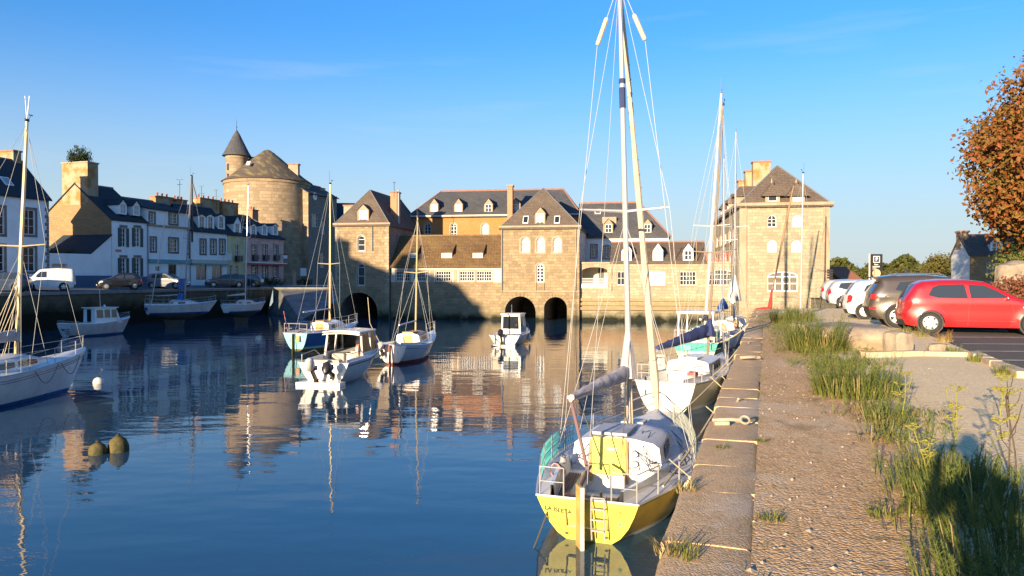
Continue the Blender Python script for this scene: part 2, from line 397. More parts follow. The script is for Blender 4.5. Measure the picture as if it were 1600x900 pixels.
# low pale edging stones between the gravel and the car park
ed = thing('stone_edging', 'low line of pale edging stones where the gravel meets the car park', 'edging', (0, 0, 0))
EDG = mat('pale_edging', (.58, .45, .29), .9, (.44, .33, .21), 3, .6, 20)
pts_ = [G(1347, 558, QZ + .03), G(1440, 556, QZ + .03), G(1521, 558, QZ + .03), G(1603, 592, QZ + .03)]; re_ = random.Random(4)
for a_, c_ in zip(pts_, pts_[1:]):
    n_ = max(1, int((c_ - a_).length / .55))
    for i in range(n_):
        p_ = a_.lerp(c_, i / n_); q_ = a_.lerp(c_, (i + 1) / n_); d_ = (q_ - p_) * .03; up_ = Vector((0, 0, re_.uniform(.05, .08)))
        o_ = MB().bar(p_ + d_ + up_ * .5, q_ - d_ + up_ * .5, re_.uniform(.2, .26), .16).build('edging_stone', EDG, ed)
        bv = o_.modifiers.new('bevel', 'BEVEL'); bv.width = .02; bv.segments = 2
# left bank: street, quay, and the land behind
def xf(y): return -62.3 + .3 * y
XQ = [(-90, -37), (0, -37), (50, -38), (87, -26.9)]
def xq(y): return interp(XQ, y)
rows = []
for y in [-90, -40, 0, 15, 30, 40, 50, 58, 66, 74, 80, 87, 96, 112]:
    q = xq(y) if y <= 87 else -26.9 + .35 * (y - 87); f = min(xf(y), q - 7)
    rows.append([(q, y, 2.75), (q - 3.2, y, 2.82), (f + .9, y, 3.10), (f, y, 3.14), (f - 25, y, 3.16), (-900, y, 3.2)])
MB().grid(rows).build('street', ASPH_L, smooth=True, angle=60, kind='structure')
mb = MB()
prev = None
for y in (-90, 0, 50, 87):
    p = (xq(y), y)
    if prev: mb.poly([(prev[0] - .9, prev[1], -1.5), (p[0] - .9, p[1], -1.5), (p[0], p[1], 2.75), (prev[0], prev[1], 2.75)])
    prev = p
mb.poly([(-26.9, 87, -1.5), (-14, 89.5, -1.5), (-14, 89.5, 2.75), (-26.9, 87, 2.75)])
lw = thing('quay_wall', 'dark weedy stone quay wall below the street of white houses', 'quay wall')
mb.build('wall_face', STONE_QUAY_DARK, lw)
mb = MB(); prev = None
for y in (-20, 0, 50, 87):
    p = (xq(y), y)
    if prev: mb.bar((prev[0] - .2, prev[1], 2.80), (p[0] - .2, p[1], 2.80), .55, .22)
    prev = p
mb.bar((-26.9, 87.2, 2.8), (-14, 89.7, 2.8), .55, .22)
mb.build('coping', mat('worn_coping', (.24, .24, .22), .9, (.17, .17, .15), 2, .4, 10), lw)
MB().poly([(-900, 112, 3.1), (24.2, 112, 3.1), (24.2, 89, 3.1), (-14, 89, 3.1), (-14, 90, 3.09), (-26.9, 87, 3.09), (-20, 112, 3.09)]).build('ground', GRASSY, kind='structure')
MB().poly([(-6000, 111, 2.55), (6000, 111, 2.55), (6000, 9000, 2.55), (-6000, 9000, 2.55)]).build('ground', GRASSY, kind='structure')
# slipway at the corner by the castle
mb = MB()
a, c, d, e = G(418, 486, .25), G(470, 500, -.05), Vector((-17.5, 88, 2.6)), Vector((-26, 86.7, 2.6))
mb.poly([a, c, d, e]); mb.poly([c, (c.x, c.y, -2), (d.x, d.y, -2), d]); mb.poly([a, (a.x, a.y, -2), (c.x, c.y, -2), c]); mb.poly([e, (e.x, e.y, -2), (a.x, a.y, -2), a])
mb.build('slipway', mat('slipway_stone', (.15, .15, .145), .5, (.085, .09, .08), .8, .5, 8), kind='structure')
# ------------------------------------------------------------------ building kit
def hole(x0, z0, x1, z1, rise=0.0, n=8):
    p = [(x0, z0), (x1, z0), (x1, z1 - rise)]
    if rise > 0:
        cx = (x0 + x1) / 2; hw = (x1 - x0) / 2
        p += [(cx + hw * math.cos(math.pi * i / n), z1 - rise + rise * math.sin(math.pi * i / n)) for i in range(1, n)]
    return p + [(x0, z1 - rise)]
def inset(h, t):
    us = [p[0] for p in h]; zs = [p[1] for p in h]; cu = (min(us) + max(us)) / 2; cz = (min(zs) + max(zs)) / 2
    fu = 1 - 2 * t / (max(us) - min(us)); fz = 1 - 2 * t / (max(zs) - min(zs))
    return [(cu + (u - cu) * fu, cz + (z - cz) * fz) for u, z in h]
class Bld:
    def __init__(s, name, label, cat, O, rz, group=None):
        s.root = thing(name, label, cat, (O[0], O[1], 0), rz, group)
        s.O = Vector((O[0], O[1], 0)); s.ex = Vector((math.cos(rz), math.sin(rz), 0)); s.ey = Vector((-math.sin(rz), math.cos(rz), 0))
    def uz(s, px, py, yl=0.0):
        d = ray(px, py); o = Vector((0, 0, EYE)); q = s.O + s.ey * yl
        t = (q - o).dot(s.ey) / d.dot(s.ey); p = o + d * t
        return (p - s.O).dot(s.ex), p.z
    def rect(s, x0, y0, x1, y1, rise=0.0, yl=0.0):
        """pixel box on the facade -> hole; rise is a share of the width"""
        a, zt = s.uz(x0, y0, yl); c, zb = s.uz(x1, y1, yl)
        return hole(a, zb, c, zt, rise * (c - a))
    def side(s, px, py, xl_):
        """a point on the side wall local x = xl_ -> (y, z)"""
        d = ray(px, py); o = Vector((0, 0, EYE)); q = s.O + s.ex * xl_
        t = (q - o).dot(s.ex) / d.dot(s.ex); p = o + d * t
        return (p - s.O).dot(s.ey), p.z
    def front(s, yl=0.0): return lambda u, z, d: (u, yl + d, z)
    def right(s, x): return lambda u, z, d: (x - d, u, z)
    def left(s, x): return lambda u, z, d: (x + d, u, z)
    def window(s, h, fn, d=.16, fm=None, pm=None, cols=2, rows=2, fr=.06, surround=None, sw=.14, proud=.025, name='window', sill=None, parent=None, mun=.035):
        fm = fm or FRAME_W; pm = pm or GLASS
        mb = MB(); hi = inset(h, fr); k = len(h)
        o = [fn(u, z, d - .05) for u, z in h]; i_ = [fn(u, z, d - .05) for u, z in hi]; i2 = [fn(u, z, d + .02) for u, z in hi]
        mb.add(o + i_ + i2, [(a, (a + 1) % k, k + (a + 1) % k, k + a) for a in range(k)] + [(k + a, k + (a + 1) % k, 2 * k + (a + 1) % k, 2 * k + a) for a in range(k)])
        us = [p[0] for p in hi]; zs = [p[1] for p in hi]; u0, u1, z0, z1 = min(us), max(us), min(zs), max(zs)
        def mbar(ua, za, ub, zb):
            vs = [fn(u, z, dd) for dd in (d - .035, d + .012) for u, z in ((ua, za), (ub, za), (ub, zb), (ua, zb))]
            mb.add(vs, [(0, 1, 2, 3), (0, 1, 5, 4), (1, 2, 6, 5), (2, 3, 7, 6), (3, 0, 4, 7)])
        def top(u):
            """height of the opening at u (arched heads are lower at the sides)"""
            best = z0
            for a in range(k):
                p, q = hi[a], hi[(a + 1) % k]
                if abs(q[0] - p[0]) > 1e-6 and min(p[0], q[0]) - 1e-6 <= u <= max(p[0], q[0]) + 1e-6:
                    best = max(best, p[1] + (q[1] - p[1]) * (u - p[0]) / (q[0] - p[0]))
            return best
        for c in range(1, cols):
            u = lerp(u0, u1, c / cols); mw = mun * (1.6 if cols % 2 == 0 and c == cols // 2 else 1)
            mbar(u - mw / 2, z0, u + mw / 2, top(u))
        zr = min(top(u0 + .001), top(u1 - .001), z1)
        zr = max(zr, lerp(z0, z1, .55))
        for r in range(1, rows): z = lerp(z0, zr, r / rows); mbar(u0, z - mun / 2, u1, z + mun / 2)
        if rows > 1 and zr < z1 - .05: mbar(u0, zr - mun / 2, u1, zr + mun / 2)
        w = mb.build(name, fm, parent or s.root)
        MB().poly([fn(u, z, d) for u, z in inset(h, fr * .5)]).build('pane', pm, w)
        if surround:
            mb = MB(); ho = inset(h, -sw)
            vs = [fn(u, z, -proud) for u, z in h] + [fn(u, z, -proud) for u, z in ho] + [fn(u, z, .03) for u, z in ho] + [fn(u, z, .03) for u, z in h]
            mb.add(vs, [(a, (a + 1) % k, k + (a + 1) % k, k + a) for a in range(k)] + [(k + a, k + (a + 1) % k, 2 * k + (a + 1) % k, 2 * k + a) for a in range(k)] + [(a, (a + 1) % k, 3 * k + (a + 1) % k, 3 * k + a) for a in range(k)])
            mb.build('surround', surround, w)
        if sill:
            a = [p for p in h]; ua = min(p[0] for p in a) - .08; ub = max(p[0] for p in a) + .08; zb = min(p[1] for p in a)
            vs = [fn(u, z, dd) for dd in (-.09, .12) for u, z in ((ua, zb - .1), (ub, zb - .1), (ub, zb - .004), (ua, zb - .004))]
            MB().add(vs, [(0, 1, 2, 3), (0, 1, 5, 4), (1, 2, 6, 5), (2, 3, 7, 6), (3, 0, 4, 7)]).build('sill', sill, w)
        return w
    def shutters(s, h, fn, m, wd=None):
        us = [p[0] for p in h]; zs = [p[1] for p in h]; u0, u1, z0, z1 = min(us), max(us), min(zs), max(zs)
        wd = wd or (u1 - u0) * .5
        for a, c in ((u0 - wd - .02, u0 - .02), (u1 + .02, u1 + wd + .02)):
            mb = MB()
            def bx(ua, za, ub, zb, d0, d1):
                vs = [fn(u, z, dd) for dd in (d0, d1) for u, z in ((ua, za), (ub, za), (ub, zb), (ua, zb))]
                mb.add(vs, [(0, 1, 2, 3), (0, 1, 5, 4), (1, 2, 6, 5), (2, 3, 7, 6), (3, 0, 4, 7)])
            bx(a, z0, c, z1, -.045, -.004)
            for t in (.12, .5, .88): z = lerp(z0, z1, t); bx(a + .03, z - .04, c - .03, z + .04, -.065, -.045)
            mb.build('shutter', m, s.root)
    def walls(s, u0, u1, dep, z0, ze, fm, sm=None, holes=(), lholes=(), rholes=(), gl=None, gr=None, yl=0.0, reveal=.22, gy=None, outer=None, name='wall', fmr=None):
        """front, two sides, back; gl / gr = ridge height of a gable on that side"""
        sm = sm or fm
        fo = outer or [(u0, z0), (u1, z0), (u1, ze), (u0, ze)]
        w = MB().holed(fo, list(holes), s.front(yl), reveal).build(name, fm, s.root)
        g = gy if gy is not None else dep / 2
        def sd(gt): return [(yl, z0), (yl + dep, z0), (yl + dep, ze)] + ([(yl + g, gt)] if gt else []) + [(yl, ze)]
        mb = MB().holed(sd(gl), list(lholes), s.left(u0), .2); mb.holed(sd(gr), list(rholes), s.right(u1), .2)
        mb.poly([(u0, yl + dep, z0), (u1, yl + dep, z0), (u1, yl + dep, ze), (u0, yl + dep, ze)])
        mb.build('side_wall', sm, s.root)
        return w
    def roof(s, u0, u1, y0, y1, ze, zr, m, axis='x', ha=0.0, hb=0.0, ov=.25, th=.12, ridge=RIDGE, name='roof', off=.5, rr=.09):
        """gable (ha = hb = 0) or hipped roof; ha, hb pull the ridge ends in; off places the ridge across"""
        sx = (zr - ze) / max(.1, ((y1 - y0) if axis == 'x' else (u1 - u0)) * min(off, 1 - off))
        a, c, d, e = (u0 - ov, y0 - ov), (u1 + ov, y0 - ov), (u1 + ov, y1 + ov), (u0 - ov, y1 + ov); zb = ze - ov * min(sx, 1.0)
        if axis == 'x':
            ym = lerp(y0, y1, off); r0 = (u0 + ha - (ov if ha == 0 else 0), ym, zr); r1 = (u1 - hb + (ov if hb == 0 else 0), ym, zr)
        else:
            um = lerp(u0, u1, off); r0 = (um, y0 + ha - (ov if ha == 0 else 0), zr); r1 = (um, y1 - hb + (ov if hb == 0 else 0), zr)
        P = [(*a, zb), (*c, zb), (*d, zb), (*e, zb), r0, r1]
        fs = [(0, 1, 5, 4), (2, 3, 4, 5), (1, 2, 5), (3, 0, 4)] if axis == 'x' else [(1, 2, 5, 4), (3, 0, 4, 5), (0, 1, 4), (2, 3, 5)]
        keep = []
        for f in fs:
            if len(f) == 3:
                if axis == 'x': h_ = hb if 1 in f else ha
                else: h_ = ha if 0 in f else hb
                if h_ == 0: continue
            keep.append(f)
        mb = MB(); vs = P + [(x, y, z - th) for x, y, z in P]
        mb.add(vs, keep + [tuple(i + 6 for i in f)[::-1] for f in keep])
        ed = {}
        for f in keep:
            for i in range(len(f)):
                k = tuple(sorted((f[i], f[(i + 1) % len(f)]))); ed[k] = ed.get(k, 0) + 1
        mb.add(vs, [(i, j, j + 6, i + 6) for (i, j), n in ed.items() if n == 1])
        r = mb.build(name, m, s.root)
        if ridge:
            q = MB().tube([Vector(r0) + Vector((0, 0, .02)), Vector(r1) + Vector((0, 0, .02))], rr, 6)
            for f in keep:
                if len(f) == 3:
                    t_ = 4 if 4 in f else 5
                    for i in f:
                        if i < 4: q.tube([Vector(P[i]) + Vector((0, 0, .03)), Vector(P[t_]) + Vector((0, 0, .03))], rr * .75, 5)
            q.build('ridge_tiles', ridge, r)
        return r
    def dormer(s, u, w, zb, zt, zp, yf, ln, wm, rm, pm=None, fm=None, cols=2, rows=2, ov=.10, wfr=.72, hip=False, fn=None):
        """little gabled dormer; front at local y = yf"""
        mp = fn or (lambda x, y, z: (x, y, z))
        a, c = u - w / 2, u + w / 2
        ww = w * wfr; h = hole(u - ww / 2, zb + .06, u + ww / 2, zt - .02)
        outer = [(a, zb), (c, zb), (c, zt)] + ([] if hip else [(u, zp)]) + [(a, zt)]
        ff = lambda U, Z, dd: mp(U, yf + dd, Z)
        mb = MB().holed(outer, [h], ff, .12)
        mb.poly([mp(a, yf, zb), mp(a, yf + ln, zb), mp(a, yf + ln, zt), mp(a, yf, zt)]); mb.poly([mp(c, yf, zb), mp(c, yf + ln, zb), mp(c, yf + ln, zt), mp(c, yf, zt)])
        o = mb.build('dormer', wm, s.root)
        sl = (zp - zt) / (w / 2); e = zt - ov * sl; t = .06; yb = yf - ov; ye = yf + ln
        mb = MB()
        hy = w * .45 if hip else 0
        for x in (a - ov, c + ov):
            v = [mp(x, yb, e), mp(x, ye, e), mp(u, ye, zp), mp(u, yb + hy, zp)]; v2 = [mp(x, yb, e + t), mp(x, ye, e + t), mp(u, ye, zp + t), mp(u, yb + hy, zp + t)]
            mb.add(v + v2, [(0, 1, 2, 3), (4, 5, 6, 7), (0, 1, 5, 4), (2, 3, 7, 6), (3, 0, 4, 7), (1, 2, 6, 5)])
        if hip: mb.poly([mp(a - ov, yb, e + t), mp(c + ov, yb, e + t), mp(u, yb + hy, zp + t)]); mb.poly([mp(a - ov, yb, e + t), mp(c + ov, yb, e + t), mp(c + ov, yb, e), mp(a - ov, yb, e)])
        mb.build('dormer_roof', rm, o)
        s.window(h, ff, .09, fm, pm, cols, rows, .05, parent=o, name='dormer_window', mun=.04)
        return o
    def chimney(s, u0, u1, y0, y1, zb, zt, m, cap=ASHLAR, pots=0, name='chimney', potm=None):
        mb = MB().box(((u0 + u1) / 2, (y0 + y1) / 2, (zb + zt) / 2), (u1 - u0, y1 - y0, zt - zb))
        o = mb.build(name, m, s.root)
        MB().box(((u0 + u1) / 2, (y0 + y1) / 2, zt - .06), (u1 - u0 + .16, y1 - y0 + .16, .14)).build('chimney_cap', cap, o)
        for i in range(pots):
            x = lerp(u0, u1, (i + .5) / pots)
            MB().lathe([(.13, 0), (.11, .3), (.14, .34), (.14, .4), (.09, .4)], 8, (x, (y0 + y1) / 2, zt + .01)).build('chimney_pot', potm or RIDGE, o)
        return o
    def skylight(s, u, v, w, h, plane, m=None):
        """roof light lying on a slope; plane = (y0, z0, slope) gives z = z0 + slope * (y - y0)"""
        y0, z0, k = plane; y = y0 + (v - z0) / k; dy = h / 2 / math.hypot(1, k)
        n = Vector((0, -k, 1)).normalized()
        def P(du, t, o): q = Vector((u + du, y + t * dy, v + t * dy * k)) + n * o; return tuple(q)
        vs = [P(a, t, .09) for a, t in ((-w / 2, -1), (w / 2, -1), (w / 2, 1), (-w / 2, 1))] + [P(a, t, -.02) for a, t in ((-w / 2, -1), (w / 2, -1), (w / 2, 1), (-w / 2, 1))]
        o = MB().add(vs, [(0, 1, 2, 3), (0, 1, 5, 4), (1, 2, 6, 5), (2, 3, 7, 6), (3, 0, 4, 7)]).build('skylight', FRAME_W, s.root)
        MB().poly([P(a * .78, t * .8, .095) for a, t in ((-w / 2, -1), (w / 2, -1), (w / 2, 1), (-w / 2, 1))]).build('pane', m or GLASS, o)
    def pipe(s, px, y0, y1, yl=0.0, r=.05, m=None):
        a = s.uz(px, y0, yl); c = s.uz(px, y1, yl)
        MB().tube([(a[0], yl - .09, a[1]), (a[0], yl - .09, c[1])], r, 6).build('drainpipe', m or ZINC, s.root)
    def quoins(s, u, z0, z1, m, yl=0.0, sd=1, hgt=.33, side_fn=None):
        mb = MB(); z = z0; i = 0
        while z < z1 - .1:
            w = .42 if i % 2 else .26
            mb.box((u + sd * (w / 2 - .012), yl + .1, z + hgt / 2), (w, .24, hgt - .025)); z += hgt; i += 1
        o = mb.build('quoins', m, s.root); o['kind'] = 'stuff'
MRZ = R(-9.5)
def on_mill_line(px): # where the ray through px meets the line of the mill fronts
    n = Vector((math.sin(-MRZ), math.cos(MRZ), 0)); d = ray(px, 434); t = n.dot(Vector((0, 73, 0))) / n.dot(d)
    return Vector((d.x * t, d.y * t, 0))
# ------------------------------------------------------------------ the mills on the bridge
def arch(B, x0, x1, ytop, yl=0.0, dep=11.0, spring=None):
    a = B.uz(x0, 480, yl)[0]; c = B.uz(x1, 480, yl)[0]; zt = B.uz((x0 + x1) / 2, ytop, yl)[1]
    h = hole(a, -1.2, c, zt, (c - a) / 2, 14)
    fn = B.front(yl); k = len(h); mb = MB()
    vs = [fn(u, z, .21) for u, z in h] + [fn(u, z, dep) for u, z in h]
    mb.add(vs, [(i, (i + 1) % k, k + (i + 1) % k, k + i) for i in range(1, k)])
    mb.poly([fn(u, z, dep) for u, z in h]); mb.build('tunnel', STONE_DARK, B.root)  # end wall added to keep the tunnel dark inside
    ho = [p for p in inset(h, -.32)]; hi = h
    vs = [fn(u, max(z, .35), -.04) for u, z in hi[2:]] + [fn(u, max(z, .35), -.04) for u, z in ho[2:]]; n = k - 2
    # voussoirs round the arch: separate wedge stones
    for i in range(2, k - 1):
        q0, q1, r0, r1 = h[i], h[(i + 1)], ho[i], ho[i + 1]
        g = .04
        l = lambda a_, b_, t: (a_[0] + (b_[0] - a_[0]) * t, a_[1] + (b_[1] - a_[1]) * t)
        ps = [l(q0, q1, g), l(q0, q1, 1 - g), l(r0, r1, 1 - g), l(r0, r1, g)]
        v = [fn(u, z, -.05) for u, z in ps] + [fn(u, z, .1) for u, z in ps]
        MB().add(v, [(0, 1, 2, 3), (0, 1, 5, 4), (1, 2, 6, 5), (2, 3, 7, 6), (3, 0, 4, 7)]).build('arch_stone', STONE, B.root)
    return h
Z0 = -1.6
# --- left mill: half in shade, pyramid roof
B = Bld('mill_house', 'narrow stone mill with pointed roof and brick chimney, its lower half in shade', 'mill', on_mill_line(524), MRZ)
u1 = B.uz(607.5, 434)[0]; ze = B.uz(565, 349)[1]
hs = [B.rect(559, 368, 570, 392, .5), B.rect(558.5, 412, 569.5, 446, .45), arch(B, 532, 590, 457)]
B.walls(0, u1, 12.5, Z0, ze, STONE, STONE_DARK, hs)
f = B.front()
B.window(hs[0], f, cols=1, rows=2, pm=GLASS, surround=ASHLAR); B.window(hs[1], f, cols=1, rows=2, surround=ASHLAR)
zr = B.uz(579, 297, 2.3)[1]
B.roof(0, u1, 0, 12.5, ze, zr, SLATE_BR, 'y', ha=2.3, ov=.18, ridge=ZINC, rr=.05)
k = (zr - ze) / 2.3
a, zb = B.uz(566.5, 346); zt = B.uz(566, 328)[1]; zp = B.uz(566, 319)[1]
B.dormer(a, 1.15, zb, zt, zp, (zb - ze) / k + .02, 2.0, ASHLAR, SLATE_BR, GLASS_L)
MB().box((u1 / 2, -.05, ze - .04), (u1 + .36, .3, .16)).build('cornice', ASHLAR, B.root)
B.pipe(582, 350, 392)
c0 = B.uz(610, 300, 3.4); c1 = B.uz(620, 299, 3.4); B.chimney(c0[0], c1[0], 3.4, 4.6, ze - 1, c1[1], BRICK_CH, RIDGE)
c0 = B.uz(622.5, 297, 3.6); MB().tube([(c0[0], 3.6, ze - 4.5), (c0[0], 3.6, c0[1])], .11, 8).build('flue', METAL, B.root)
c0 = B.uz(537, 322, 4.5); c1 = B.uz(553, 320, 4.5); B.chimney(c0[0], c1[0], 4.5, 5.4, ze - 1, c1[1], ASHLAR, RIDGE)
B.quoins(0, .8, ze - .1, STONE_PALE); B.quoins(u1, .8, ze - .1, STONE_PALE, sd=-1)
LM = B
# --- low link with the mossy roof
B = Bld('link_building', 'low wing with mossy brown tiles over a white wall of small-paned windows', 'building', on_mill_line(608.5), MRZ)
u1 = B.uz(783, 434, .4)[0]; ze = B.uz(700, 413, .4)[1]; zc = B.uz(700, 441, .4)[1]
hs = [B.rect(x0, 423.5, x1, 439.5, 0, .4) for x0, x1 in ((619, 640.5), (648.5, 669), (681, 704.5), (718, 741), (744.5, 768))]
B.walls(0, u1, 6.4, Z0, zc, STONE, STONE_DARK, (), yl=.38)
MB().holed([(0, zc), (u1, zc), (u1, ze), (0, ze)], hs, B.front(.42), .2).build('wall', RENDER_C, B.root)
for h in hs:
    B.window(h, B.front(.42), .1, cols=6, rows=3, fr=.05, mun=.03, pm=GLASS, surround=ASHLAR, sw=.1, sill=ASHLAR)
for px in (675, 711): 
    a = B.uz(px, 440, .4)
    MB().box((a[0], .42, (zc + ze) / 2 - .25), (.34, .1, ze - zc - .5)).build('pier', ASHLAR, B.root)
zr = B.uz(700, 368, 3.6)[1]
B.roof(0, u1, .4, 6.8, ze, zr, TILE_MOSS, 'x', ov=.22, ridge=mat('mossy_ridge', (.22, .16, .08), .9, (.15, .10, .06), 4), rr=.07)
k = (zr - ze) / 3.2
for x0, x1 in ((640, 650), (688.5, 705), (737.5, 753.5)):
    a = B.uz(x0, 403, .8); c = B.uz(x1, 403, .8); zt = B.uz(x0, 394.5, .8)[1]; u = (a[0] + c[0]) / 2; w = c[0] - a[0]
    yf = .4 + (a[1] - ze) / k; h = hole(a[0] + .08, a[1] + .05, c[0] - .08, zt - .05)
    o = MB().holed([(a[0], a[1]), (c[0], a[1]), (c[0], zt), (a[0], zt)], [h], B.front(yf), .08)
    o.poly([(a[0], yf, a[1]), (a[0], yf, zt), (a[0], yf + .9, zt + .5)]).poly([(c[0], yf, a[1]), (c[0], yf, zt), (c[0], yf + .9, zt + .5)])
    o = o.build('dormer', RENDER_C, B.root)
    MB().add([(a[0] - .08, yf - .1, zt - .03), (c[0] + .08, yf - .1, zt - .03), (c[0] + .08, yf + 1.3, zt + .78), (a[0] - .08, yf + 1.3, zt + .78), (a[0] - .08, yf - .1, zt + .05), (c[0] + .08, yf - .1, zt + .05), (c[0] + .08, yf + 1.3, zt + .86), (a[0] - .08, yf + 1.3, zt + .86)], [(0, 1, 2, 3), (4, 5, 6, 7), (0, 1, 5, 4), (1, 2, 6, 5), (3, 0, 4, 7)]).build('dormer_roof', TILE_MOSS, o)
    B.window(h, B.front(yf), .06, cols=3, rows=1, pm=GLASS_L, fr=.04, parent=o, name='dormer_window')
# --- centre mill
B = Bld('mill_house', 'sunlit stone mill with three arched windows in a row above two dark arches', 'mill', on_mill_line(783), MRZ)
YC = -.35
u0 = B.uz(783, 434, YC)[0]; u1 = B.uz(905, 434, YC)[0]; ze = B.uz(844, 353, YC)[1]
hs = [B.rect(x0, 371, x1, 394, .5, YC) for x0, x1 in ((814, 827), (838.5, 850.5), (864, 876.5))] + [B.rect(838, 412, 850, 441, .5, YC), arch(B, 789, 837, 463, YC), arch(B, 850, 886, 464, YC)]
B.walls(u0, u1, 12, Z0, ze, STONE, mat('lilac_render', (.50, .47, .50), .85, (.42, .40, .43), .8), hs, yl=YC)
f = B.front(YC)
for h in hs[:3]: B.window(h, f, cols=2, rows=2, pm=GLASS_L, surround=ASHLAR, sw=.16)
B.window(hs[3], f, cols=2, rows=4, pm=GLASS, surround=ASHLAR, sw=.12, fr=.08, mun=.06)
zr = B.uz(849, 294, YC + 2.7)[1]
B.roof(u0, u1, YC, YC + 12, ze, zr, SLATE_BR, 'y', ha=2.7, ov=.2, ridge=ZINC, rr=.05)
k = (zr - ze) / 2.7
a, zb = B.uz(843.5, 351, YC); zt = B.uz(843, 333, YC)[1]; zp = B.uz(843, 323, YC)[1]
B.dormer(a, .98, zb, zt, zp, YC + (zb - ze) / k + .02, 2.2, ASHLAR, SLATE_BR, GLASS_L)
for px in (821.5, 870.5):
    a, zm = B.uz(px, 344, YC + .4); B.skylight(a, zm, .52, .9, (YC, ze, k))
MB().box(((u0 + u1) / 2, YC - .06, ze - .05), (u1 - u0 + .4, .32, .16)).build('cornice', ASHLAR, B.root)
B.pipe(784.5, 354, 456, YC, .06); B.pipe(900, 354, 455, YC, .045, ASHLAR)
for px in (838, 850): B.pipe(px, 441, 456, YC, .03, ASHLAR)
rw = B.uz(783, 470, YC)
for hy in (3.2, 5.6, 8.0):
    hh_ = hole(hy, ze - 3.6, hy + .6, ze - 1.5); B.window(hh_, lambda u, z, d: (u1 - d + .14, u, z), cols=1, rows=2)
zl = B.uz(844, 455, YC)[1]
MB().box(((u0 + u1) / 2, YC - .03, zl), (u1 - u0 + .04, .1, .14)).build('string_course', ASHLAR, B.root)
# --- long link with the terrace
B = Bld('link_building', 'low stone wing with three white dormers and a covered terrace opening', 'building', on_mill_line(905), MRZ)
YL = .25
u1 = B.uz(1152, 434, YL)[0]; ze = B.uz(1030, 409, YL)[1]
ho = B.rect(909.5, 417.5, 949, 443.5, .14, YL)
hs = [ho, B.rect(964, 424, 982, 445.5, 0, YL), B.rect(1014, 424.5, 1039, 446, 0, YL), B.rect(1062, 424, 1087.5, 446, 0, YL), B.rect(1106, 421, 1147, 446, .18, YL)]
B.walls(0, u1, 7, Z0, ze, STONE_PALE, STONE_PALE, hs, yl=YL)
f = B.front(YL)
B.window(hs[1], f, cols=3, rows=2, pm=GLASS, sill=ASHLAR); B.window(hs[2], f, cols=4, rows=2, pm=BLIND, sill=ASHLAR); B.window(hs[3], f, cols=5, rows=3, pm=GLASS, sill=ASHLAR); B.window(hs[4], f, cols=4, rows=2, pm=GLASS, surround=ASHLAR)
# terrace recess behind the opening
a, zb = B.uz(909.5, 443.5, YL); c, zt = B.uz(949, 416, YL)
MB().poly([(a - .2, YL + 2.6, zb - .3), (c + .2, YL + 2.6, zb - .3), (c + .2, YL + 2.6, zt + .3), (a - .2, YL + 2.6, zt + .3)]).poly([(a - .2, YL + .2, zb - .02), (c + .2, YL + .2, zb - .02), (c + .2, YL + 2.6, zb - .02), (a - .2, YL + 2.6, zb - .02)]).poly([(a - .1, YL + .2, zb), (a - .1, YL + 2.6, zb), (a - .1, YL + 2.6, zt), (a - .1, YL + .2, zt)]).poly([(c + .1, YL + .2, zb), (c + .1, YL + 2.6, zb), (c + .1, YL + 2.6, zt), (c + .1, YL + .2, zt)]).poly([(a - .2, YL + .2, zt + .2), (c + .2, YL + .2, zt + .2), (c + .2, YL + 2.6, zt + .2), (a - .2, YL + 2.6, zt + .2)]).build('terrace_recess', RENDER_C, B.root)
dk = B.uz(937, 430, YL)[0]
MB().box((dk, YL + 2.55, zb + .75), (.5, .05, 1.5)).build('terrace_door', DOOR_D, B.root)
mb = MB()
for t in (0, .33, .66, 1): mb.tube([(a, YL - .02, zb + .08 + t * .42), (c, YL - .02, zb + .08 + t * .42)], .025, 5)
mb.build('railing', WHITE, B.root)
MB().box(((a + c) / 2, YL - .04, zb - .2), (c - a + .15, .12, .42)).build('balcony_panel', RENDER_C, B.root)
r0 = B.uz(955, 409, YL)[0]; r1 = B.uz(1103, 409, YL)[0]; zr = B.uz(1030, 378, YL + 3.2)[1]
B.roof(r0, r1, YL, YL + 6.6, ze, zr, SLATE_BR, 'x', ov=.12, rr=.08)
MB().poly([(r0, YL, ze), (r0, YL + 6.6, ze), (r0, YL + 3.3, zr)]).poly([(r1, YL, ze), (r1, YL + 6.6, ze), (r1, YL + 3.3, zr)]).build('gable', STONE_PALE, B.root)
k = (zr - ze) / 3.3
for px in (979, 1028, 1075.5):
    a, zb = B.uz(px, 407, YL); zt = B.uz(px, 391, YL)[1]; zp = B.uz(px, 380, YL)[1]
    B.dormer(a, .92, zb, zt, zp, YL + (zb - ze) / k, 2.2, WHITE, SLATE_BR, GLASS if px != 1028 else GLASS_L)
MB().box(((r0 + r1) / 2, YL - .08, ze + .02), (r1 - r0 + .1, .2, .1)).build('gutter', DARKM, B.root)
MB().box((u1 / 2, YL - .02, ze - .1), (u1, .14, .14)).build('string_course', ASHLAR, B.root)
MB().poly([(0, YL, ze), (r0, YL, ze), (r0, YL + 5, ze), (0, YL + 5, ze)]).poly([(r1, YL, ze), (u1, YL, ze), (u1, YL + 5, ze), (r1, YL + 5, ze)]).build('terrace_deck', ASHLAR, B.root)
mb = MB(); a = B.uz(1104, 409, YL)[0]; zt = B.uz(1104, 396, YL)[1]
for i in range(15):
    u = lerp(a, u1, i / 14); mb.box((u, YL + .1, (ze + zt) / 2), (.06 if i % 4 else .12, .06, zt - ze))
for z in (ze + .12, zt): mb.box(((a + u1) / 2, YL + .1, z), (u1 - a, .08, .09))
for i in range(3): u = lerp(a, u1, i / 3); mb.bar((u, YL + .1, ze + .1), (u + (u1 - a) / 3, YL + .1, zt), .05, .05)
mb.build('railing', REDP, B.root)
